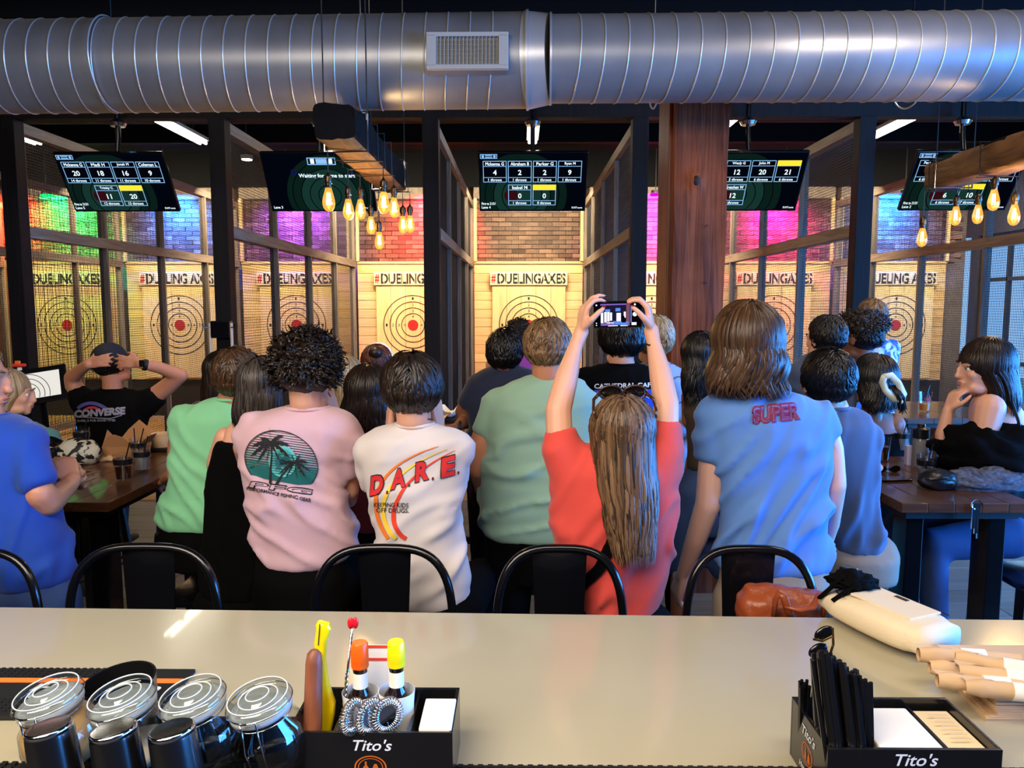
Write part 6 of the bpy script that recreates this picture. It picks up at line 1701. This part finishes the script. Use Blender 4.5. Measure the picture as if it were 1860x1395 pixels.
# bitters bottles
def bitters(px, pyt, capm, label, Y=1.235):
    tp_ = at(px, pyt, Y); c = V((tp_.x, Y, ZB + .006)); H = tp_.z - c.z
    t = thing('bitters_bottle', c, label, 'bottle')
    MB().lathe([(.022, 0), (.024, .004), (.024, H * .50), (.021, H * .57), (.0125, H * .63), (.0115, H * .72), (.0125, H * .80), (.012, H * .84)], c, 24).build('bottle_glass', mat('dark_bottle_glass', S(22, 10, 6), .08, coat=.5), t, smooth='auto')
    MB().lathe([(.0145, H * .80), (.0150, H * .815), (.0145, H * .83), (.0150, H * .84), (.0142, H * .985), (.012, H)], c, 24).build('cap', capm, t, smooth='auto')
    MB().lathe([(.0285, H * .02), (.0290, H * .50), (.0310, H * .60), (.0305, H * .60), (.0280, H * .5), (.0275, H * .03)], c, 28).build('paper_label', mat('paper_label', S(226, 228, 234), .6), t, smooth='auto')
    MB().lathe([(.0128, H * .64), (.0128, H * .76)], c, 24).build('neck_label', M_['paper'], t, smooth='auto')
    m = MB(); f = lambda u, v: (c.x + .0298 * sin(u / .0298), c.y - .0298 * cos(u / .0298), c.z + v)
    text_on(m, 'aromatic', f, -.006, H * .26, .030, .006, .02); text_on(m, 'bitters', f, -.002, H * .20, .024, .005, .02); m.build('lettering', M_['ink'], t)
    m = MB(); m.lathe([(.006, 0), (.0045, .0002)], (c.x + .004, c.y - .0297, c.z + H * .46), 16, Matrix.Rotation(D_(90), 3, 'X')); m.build('crest', mat('blue_crest', S(96, 116, 150), .6), t)
    return t
bitters(653, 1166, mat('orange_cap', S(244, 96, 14), .35), 'dark bitters bottle with orange cap in the left caddy')
bitters(719, 1164, mat('yellow_cap', S(250, 222, 10), .35), 'dark bitters bottle with yellow cap in the left caddy', 1.24)
c = at(687, 1187, 1.29); t = thing('table_card', V((c.x, 1.29, ZB)), 'small white card with red borders standing between the bitters bottles', 'card')
MB().span((c.x - .021, 1.288, ZB + .006), (c.x + .021, 1.2895, c.z + .016)).build('card', M_['paper'], t)
for dz in (-.012, .011): MB().span((c.x - .020, 1.2872, c.z + dz), (c.x + .020, 1.2878, c.z + dz + .005)).build('card_stripe', PRT['scarlet'], t)
# strainers: coil springs
for k, (px_, py_, R_, rx_) in enumerate(((641, 1302, .020, .5), (673, 1302, .021, .25), (703, 1300, .021, .2))):
    c = at(px_, py_, 1.165 + .008 * k); t = thing('cocktail_strainer', c, 'coiled steel cocktail strainer, %s in the left caddy' % ('leftmost', 'middle one', 'rightmost')[k], 'strainer')
    m = MB(); n = 330; tl = Matrix.Rotation(D_(55 - 12 * k), 3, 'Z')
    pts = []
    for q in range(n + 1):
        a_ = 2 * pi * q / n; b_ = a_ * 34
        rr = R_ + .0062 * cos(b_)
        pts.append(c + tl @ V((rr * cos(a_), .0062 * sin(b_), rr * 1.15 * sin(a_))))
    m.tube(pts, .0011, 5); m.build('spring_coil', M_['steel'], t, smooth=True)
    m = MB(); m.lathe([(0, 0), (R_ * .95, .0005), (R_ * .95, .002), (0, .002)], c, 24, tl @ Matrix.Rotation(D_(90), 3, 'X')); m.build('strainer_plate', M_['steel'], t, smooth='auto')
    MB().tube([c + V((0, 0, -.01)), V((c.x, c.y, ZB + .006))], .003, 6).build('handle', M_['steel'], t)
# napkin stack
pa, pb = at(763, 1300, 1.17), at(818, 1300, 1.17)
for k in range(9):
    z = ZB + .006 + k * .0115
    if k == 0: nsrc = thing('napkin_bundle', ((pa.x + pb.x) / 2, 1.215, ZB), 'stack of white napkins in the right compartment of the left caddy', 'napkins')
    MB().box(((pa.x + pb.x) / 2 + random.uniform(-.0007, .0007), 1.215, z + .0056), (pb.x - pa.x + .004, .095, .0105), bev=.002).build('napkin', M_['paper'], nsrc)

t2, x0, x1, y0, y1, zt = caddy((1502, 1357), (1826, 1366), (1441, 1265), 'black bar caddy at the lower right holding straws and napkins', (.30, .72))
xm = atz(1660, 1360, zt).x; logo(t2, lambda u, v: (xm + u, y0 - .0008, zt - .018 + v), 1.05)
ymid = (y0 + y1) / 2; logo(t2, lambda u, v: (x0 - .0008, ymid + .01 - u * .9 if False else ymid - .0 - u, zt - .026 + v), .9)
# straws
random.seed(4)
st_ = MB(); k = 0
def straw_at(px, py, xb, yb, Y):
    a_ = at(px, py, Y); return [V((xb, yb, ZB + .007)), a_]
for i in range(110):
    u = random.random(); px = 1474 + 84 * u; py = 1183 + (abs(u - .3) * 62 if u > .3 else (0.3 - u) * 10) + random.uniform(-4, 14)
    if u > .86: px = 1548 + random.uniform(0, 10); py = 1215 + random.uniform(0, 20)
    Y = random.uniform(1.12, 1.20); xb = x0 + .014 + (x1 - x0) * .26 * u * .9; yb = min(max(Y + random.uniform(-.01, .01), y0 + .012), y1 - .012)
    p = straw_at(px, py, xb, yb, Y)
    if i == 0: tss = thing('straw_bundle', (x0 + .05, ymid, ZB), 'thick bundle of black drinking straws in the right caddy', 'straws')
    MB().tube(p, .0032, 7).build('straw', M_['blackplastic'], tss, smooth='auto')
for i in range(14):
    u = random.random(); MB().tube(straw_at(1452 + 28 * u, 1238 + random.uniform(-4, 10), x0 + .010 + .01 * u, y1 - .02, 1.215), .0028, 6).build('straw', M_['blackplastic'], tss)
for i in range(5): MB().tube(straw_at(1562 + 5 * i, 1228 + 3 * i + (i % 2) * 4, x0 + .075 + .003 * i, y0 + .03, 1.125), .0032, 7).build('straw', M_['blackplastic'], tss, smooth='auto')
# sunglasses perched on the straws
c = at(1491, 1168, 1.165); t = thing('sunglasses', c - V((0, 0, .02)), 'black and gold sunglasses perched on the bundle of straws', 'sunglasses')
for dz, dx in ((.016, .004), (-.012, -.004)):
    MB().ball(c + V((dx, 0, dz)), (.0165, .005, .0105), 16, 10, Matrix.Rotation(-.55, 3, 'Y')).build('lens', M_['blackmetal'], t, smooth=True)
MB().tube([c + V((.016, -.004, .026)), c + V((.018, -.004, 0)), c + V((.012, -.002, -.026))], .0022, 6).build('temple_arm', mat('gold_metal', S(220, 180, 110), .2, 1.), t)
MB().tube([c + V((-.014, -.004, .008)), c + V((0, -.006, .006)), c + V((.014, -.004, .012))], .002, 6).build('bridge', bpy.data.materials['gold_metal'], t)
# napkins and order pads in the right caddy
a, b, e = at(1572, 1352, y0 + .012), at(1727, 1352, y0 + .012), at(1690, 1290, y1 - .02)
cx_ = x0 + (x1 - x0) * .515; wn = (x1 - x0) * .37
t = thing('napkin_bundle', (cx_, ymid, ZB), 'stack of white square napkins in the right caddy', 'napkins')
for k in range(9): MB().box((cx_ + random.uniform(-.001, .001), ymid - .006, ZB + .012 + k * .0102), (wn, y1 - y0 - .035, .0092), bev=.003).build('napkin', M_['paper'], t)
cx_ = x0 + (x1 - x0) * .86; t = thing('order_pad', (cx_, ymid, ZB), 'stack of cream order slips in the right caddy', 'paper pad')
for k in range(5): MB().box((cx_, ymid - .004, ZB + .012 + k * .0175), ((x1 - x0) * .22, y1 - y0 - .03, .0165), bev=.001).build('slip_stack', mat('cream_paper', S(226, 204, 168), .7) if k == 0 else bpy.data.materials['cream_paper'], t)
m = MB()
for k in range(7): m.span((cx_ - .018 + (k % 2) * .004, ymid - .04 + k * .012, ZB + .0985), (cx_ + .014, ymid - .0375 + k * .012, ZB + .0988))
m.build('faint_print', mat('faint_ink', S(196, 176, 146), .7), t)

# ------------------------------------------------------------ clip-top jars and tumblers
tr = thing('jar_tray', (at(270, 1350, 1.15).x, 1.15, ZB), 'black tray holding the clip-top jars at the lower left', 'tray')
xa_, xb_ = at(-30, 1360, 1.14).x, at(522, 1360, 1.14).x
MB().span((xa_, 1.085, ZB), (xb_, 1.092, ZB + .048), bev=.001).build('tray_front', M_['blackplastic'], tr)
MB().span((xa_, 1.092, ZB), (xb_, 1.235, ZB + .006)).build('tray_bottom', M_['blackplastic'], tr)
MB().span((xa_, 1.238, ZB), (xb_, 1.244, ZB + .085), bev=.001).build('tray_back', M_['blackplastic'], tr)
m = MB(); text_on(m, 'Handmade', lambda x, z: (x, 1.0842, z), at(335, 1390, 1.085).x, ZB + .006, .088, .024, .012, .25); m.build('lettering', SCRIPT, tr)
JT = Matrix.Rotation(D_(9), 3, 'X') @ Matrix.Rotation(D_(-9), 3, 'Y')
JL = ['leftmost clip-top glass jar filled with tan sugar', 'second clip-top glass jar from the left', 'third clip-top glass jar from the left', 'rightmost clip-top glass jar beside the left caddy']
for k, (px_, py_) in enumerate(((84, 1256), (218, 1259), (346, 1259), (468, 1264))):
    L_ = at(px_, py_, 1.155); up = JT @ V((0, 0, 1)); c = L_ - up * .128
    if c.z < ZB + .012: c.z = ZB + .012
    t = thing('glass_jar', V((c.x, c.y, ZB)), JL[k], 'jar')
    s = .90
    MB().lathe([(.0, .001), (.048 * s, 0), (.062 * s, .012), (.068 * s, .042), (.063 * s, .072), (.046 * s, .092), (.046 * s, .100), (.048 * s, .102)], c, 36, JT).build('jar_body', M_['jar'], t, smooth=True)
    if k == 0:
        blob_m = mat('tan_sugar', S(206, 158, 98), .9, var=.15, bump=.6, bscale=60); MB().lathe([(0, .004), (.044 * s, .004), (.058 * s, .014), (.0640 * s, .042), (.060 * s, .070), (.044 * s, .088), (.02, .094), (0, .092)], c, 30, JT).build('sugar', blob_m, t, smooth=True)
    elif k == 1: MB().lathe([(0, .004), (.037 * s, .004), (.050 * s, .014), (.0545 * s, .03), (0, .032)], c, 30, JT).build('salt', mat('cream_salt', S(196, 180, 150), .9, bump=.4), t, smooth=True)
    MB().lathe([(.050 * s, .100), (.0545 * s, .103), (.0545 * s, .110), (.050 * s, .112)], c, 36, JT).build('rubber_seal', mat('clear_seal', S(196, 200, 196), .3, alpha=.7) if k == 0 else bpy.data.materials['clear_seal'], t, smooth=True)
    MB().lathe([(.050 * s, .112), (.0565 * s, .114), (.0575 * s, .120), (.054 * s, .127), (.046 * s, .128), (.042 * s, .124), (.030 * s, .124), (.027 * s, .129), (.018 * s, .130), (.014 * s, .126), (0, .126)], c, 40, JT).build('lid', M_['jar'], t, smooth=True)
    for rr, zz in ((.052, .129), (.034, .126), (.020, .1315)):
        MB().tube([c + JT @ V((rr * s * cos(a_), rr * s * sin(a_), zz)) for a_ in [2 * pi * q_ / 36 for q_ in range(37)]], .0012, 5, caps=False).build('lid_ring', mat('bright_glass_edge', S(210, 220, 220), .1, coat=1.) if (k == 0 and rr == .052) else bpy.data.materials['bright_glass_edge'], t, smooth=True)
    for rr, zz in ((.0575, .117), (.0505, .095)):
        MB().tube([c + JT @ V((rr * s * cos(a_), rr * s * sin(a_), zz)) for a_ in [2 * pi * q_ / 36 for q_ in range(37)]], .0011, 5, caps=False).build('wire_band', M_['steel'], t, smooth=True)
    fr = lambda x, z, o=0.: c + JT @ V((x, -.060 * s - o, z))
    MB().tube([fr(-.012, .118), fr(-.012, .092, .003), fr(-.014, .070, .006), fr(-.011, .030, .002), fr(.011, .030, .002), fr(.014, .070, .006), fr(.012, .092, .003), fr(.012, .118), fr(-.012, .118)], .0016, 6).build('clip', M_['steel'], t, smooth=True)
TLn = ['leftmost', 'middle', 'rightmost']
for k, (px_, py_) in enumerate(((88, 1318), (205, 1322), (311, 1322))):
    top = at(px_, py_, 1.03); R = Matrix.Rotation(D_(-2), 3, 'X') @ Matrix.Rotation(D_(-8), 3, 'Y')
    t = thing('metal_tumbler', V((top.x, top.y, ZB)), 'upside-down black tumbler with a chrome rim, %s of three' % TLn[k], 'tumbler', 'upside-down black tumblers')
    r = .0315; H = top.z - ZB
    MB().lathe([(r * 1.16, -H), (r * 1.02, -.012), (r, -.007)], top, 32, R).build('tumbler_body', M_['blackplastic'], t, smooth='auto')
    MB().lathe([(r * 1.005, -.008), (r * 1.0, -.003), (r * .95, .0), (r * .90, .0)], top, 32, R).build('chrome_rim', M_['steel'], t, smooth=True)
    MB().lathe([(r * .90, .0), (r * .85, -.002), (0, -.002)], top, 32, R).build('tumbler_base', mat('dark_steel', S(96, 88, 78), .3, .8) if k == 0 else bpy.data.materials['dark_steel'], t, smooth='auto')
c = at(212, 1240, 1.34); t = thing('utensil_holder', V((c.x, 1.34, ZB)), 'empty black curved holder behind the second jar', 'holder')
vs = []; n = 40
for k in range(n):
    a_ = 2 * pi * k / n; hgt_ = ZB + .095 + .012 * sin(a_) + .008 * cos(a_)
    for r in (.068, .064):
        vs.append((c.x + r * cos(a_), 1.34 + r * .9 * sin(a_), ZB + .001)); vs.append((c.x + r * cos(a_), 1.34 + r * .9 * sin(a_), hgt_))
fs = []
for k in range(n):
    a_ = 4 * k; b_ = 4 * ((k + 1) % n); fs += [(a_, b_, b_ + 1, a_ + 1), (a_ + 2, a_ + 3, b_ + 3, b_ + 2), (a_ + 1, b_ + 1, b_ + 3, a_ + 3)]
MB().add(vs, fs).build('holder_wall', M_['blackplastic'], t, smooth='auto')
MB().lathe([(0, 0), (.064, 0), (.064, .004), (0, .004)], (c.x, 1.34, ZB + .001), 30, Matrix.Scale(.9, 3, (0, 1, 0))).build('holder_floor', M_['blackplastic'], t)

# ------------------------------------------------------------ bags and paper at the right end of the bar
A_ = atz(1655, 1168, ZB); B_ = atz(1535, 1112, ZB); dv = (B_ - A_); ang = atan2(dv.y, dv.x); L_ = .30
cc = atz(1603, 1152, ZB); cc.z = ZB
t = thing('sling_bag', cc, 'cream coloured sling bag with black straps lying on the counter', 'bag')
Rz = Matrix.Rotation(ang, 3, 'Z'); cream = mat('cream_canvas', S(226, 208, 176), .7, bump=.25, bscale=150)
m = MB(); rings = []
for k in range(15):
    f_ = -1 + 2 * k / 14; e_ = (1 - abs(f_) ** 5) ** .5 if abs(f_) < 1 else 0.05
    e_ = max(e_, .72); rings.append((cc + Rz @ V((f_ * L_ / 2, 0, .046 - .008 * max(0, f_))), Rz @ V((0, .082 * e_ ** .6 - .012 * max(0, f_), 0)), V((0, 0, (.038 - .010 * max(0, f_)) * (.45 + .55 * e_)))))
loft(m, rings, 28, 3.2); m.build('bag_body', cream, t, smooth=True)
MB().box(cc + Rz @ V((-.02, -.01, .0822)), (.17, .10, .006), Rz, bev=.003).build('front_pocket', cream, t)
MB().tube([cc + Rz @ V(p) for p in ((-.12, -.065, .082), (.06, -.065, .082), (.11, -.04, .078), (.11, .04, .074), (.06, .065, .08))], .0018, 6).build('zipper', M_['black'], t)
MB().box(cc + Rz @ V((-.01, -.045, .0858)), (.035, .012, .001), Rz).build('name_tag', M_['ink'], t)
m = MB(); text_on(m, 'CALPAK', lambda u, v: cc + Rz @ V((.007 - u, -.045 - v, .0892)), 0, -.004, .03, .007, .02); 
MB().tube([cc + Rz @ V(p) for p in ((-.145, -.03, .012), (-.10, -.088, .006), (.02, -.095, .006), (.12, -.085, .010), (.155, -.03, .03), (.14, .0, .07))], .008, 6, flat=.5).build('strap', M_['blackcloth'], t)
for k, pts in enumerate((((.10, -.07, .05), (.08, -.05, .098), (.07, .02, .10), (.09, .07, .06)), ((.13, -.06, .04), (.115, -.03, .10), (.10, .04, .105), (.14, .06, .05)), ((.06, .03, .095), (.10, .0, .125), (.13, -.02, .115), (.15, -.03, .07)))):
    m = MB(); m.tube([cc + Rz @ V(p) for p in pts], .016, 8, flat=.35); m.build('strap', M_['blackcloth'], t, smooth=True)
MB().box(cc + Rz @ V((.115, -.005, .122)), (.035, .03, .012), Rz, bev=.004).build('buckle', M_['blackplastic'], t)
blob('strap_bundle', cc + Rz @ V((.10, .0, .098)), (.055, .045, .022), M_['blackcloth'], t, .4, 3, 8)
# brown leather purse on the stool seat
b = s4[1]; pc_ = at(1427, 1095, 2.06)
t = thing('leather_purse', V((pc_.x, 2.04, .76)), 'soft brown leather purse standing on the stool seat behind the counter', 'bag')
leather = mat('brown_leather', S(140, 66, 34), .32, var=.15, bump=.3, bscale=120)
rings = []
for py_, l, r_, dd in ((1200, 1350, 1520, .07), (1120, 1338, 1522, .075), (1100, 1338, 1522, .07), (1085, 1342, 1522, .07), (1074, 1350, 1480, .045), (1066, 1352, 1450, .025), (1060, 1352, 1385, .015)):
    a_, b_ = at(l, py_, 2.06), at(r_, py_, 2.06)
    if py_ == 1200: a_.z = b_.z = .765
    rings.append(((a_ + b_) / 2, (b_ - a_) / 2, V((0, dd, 0))))
m = MB(); loft(m, rings, 32, 3.)
m2 = remesh(m, .008); vs = [v.co + v.normal * .006 * noise.noise(v.co * 18) + v.normal * .004 * noise.noise(v.co * 45) for v in m2.vertices]; mkobj('purse_body', vs, [tuple(p.vertices) for p in m2.polygons], leather, t)
def wl_(px, py, Y): return at(px, py, Y)
MB().tube([wl_(1405, 1125, 1.965), wl_(1408, 1092, 1.955), wl_(1414, 1078, 1.955), wl_(1424, 1085, 1.945), wl_(1432, 1110, 1.955), wl_(1440, 1125, 1.96)], .011, 10, flat=.6).build('purse_handle', leather, t, smooth=True)
MB().tube([wl_(1425, 1100, 1.955), wl_(1450, 1108, 1.945), wl_(1476, 1104, 1.955), wl_(1490, 1080, 1.965)], .011, 10, flat=.6).build('purse_handle', leather, t, smooth=True)
MB().tube([wl_(1495, 1120, 1.965), wl_(1500, 1085, 1.955), wl_(1522, 1068, 1.965)], .012, 8, flat=.5).build('side_strap', leather, t, smooth=True)
# kraft bags stack with rolled cutlery
P0 = atz(1793, 1312, ZB); P1_ = atz(1692, 1206, ZB); x_l = (P0.x + P1_.x) / 2
t = thing('paper_bag_stack', (x_l + .12, (P0.y + P1_.y) / 2, ZB), 'flat stack of tan paper bags at the right end of the counter', 'paper bags')
random.seed(8); z = ZB; sk = (P1_.x - P0.x)
for k in range(13):
    h_ = .0034; j = random.uniform(-.003, .003); lo_ = k > 6
    a_ = P0 + V((j + (.018 if k > 3 else 0), random.uniform(-.002, .002) + (.004 if lo_ else 0), 0)); b_ = P1_ + V((j + (.012 if k > 3 else 0), 0, 0))
    MB().add([(p.x, p.y, zz) for zz in (z, z + h_ * .86) for p in (a_, V((a_.x + .26, a_.y, 0)), V((b_.x + .26, b_.y, 0)), b_)], [(0, 1, 2, 3), (4, 5, 6, 7), (0, 1, 5, 4), (1, 2, 6, 5), (2, 3, 7, 6), (3, 0, 4, 7)]).build('paper_bag', M_['kraftl'], t)
    z += h_
zs = z
RL_ = [((1668, 1188), (1815, 1196), 2, 'furthest back'), ((1688, 1212), (1800, 1222), 0, 'lying lowest at the back left'), ((1735, 1196), (1880, 1220), 3, 'on top with a white band'), ((1740, 1219), (1885, 1236), 2, 'in the middle of the pile'), ((1702, 1236), (1880, 1250), 1, 'lying flat near the front'), ((1752, 1247), (1900, 1262), 1, 'nearest the camera')]
for k, (pa, pb, lv, l) in enumerate(RL_):
    zz = zs + .016 + lv * .010; a_ = atz(pa[0], pa[1], zz); b_ = atz(pb[0], pb[1], zz); d = (b_ - a_).normalized(); Ln = max(.19, (b_ - a_).length)
    t = thing('cutlery_roll', a_ + V((Ln / 2, 0, -.016)), 'cutlery rolled in tan paper, ' + l, 'cutlery roll', 'rolled cutlery on the paper bags')
    m = MB(); pts = []; rs = []
    for q_ in range(15):
        f_ = q_ / 14; pts.append(a_ + d * Ln * f_); rs.append((.0142 - .003 * f_) * (1.0 + .10 * noise.noise(V((f_ * 5, k, 0)))) * (1 if q_ > 1 else (.8, .93)[q_]))
    m.tube(pts, rs, 18, caps=False, flat=1.15)
    m.v = [v + V((0, 0, .0035 * noise.noise(v * 60 + V((k, 0, 0))))) for v in m.v]
    m.build('paper_wrap', M_['kraftl'], t, smooth='auto')
    MB().tube([a_ + d * .004, a_ + d * .03], [.009, .006], 14).build('inner_napkin', M_['kraft'], t, smooth='auto')
    MB().tube([a_ + d * Ln * .42, a_ + d * Ln * .66], .0147, 20, flat=1.15).build('paper_band', M_['paper'], t, smooth='auto')
    nx = d.cross(V((0, 0, 1)))
    MB().add([a_ + V((0, 0, .012)), a_ + d * .05 + V((0, 0, .0185)), a_ + d * .035 - nx * .012 + V((0, 0, .014)), a_ - d * .008 - nx * .004 + V((0, 0, .02))], [(0, 1, 2, 3)]).build('folded_corner', M_['kraftl'], t)
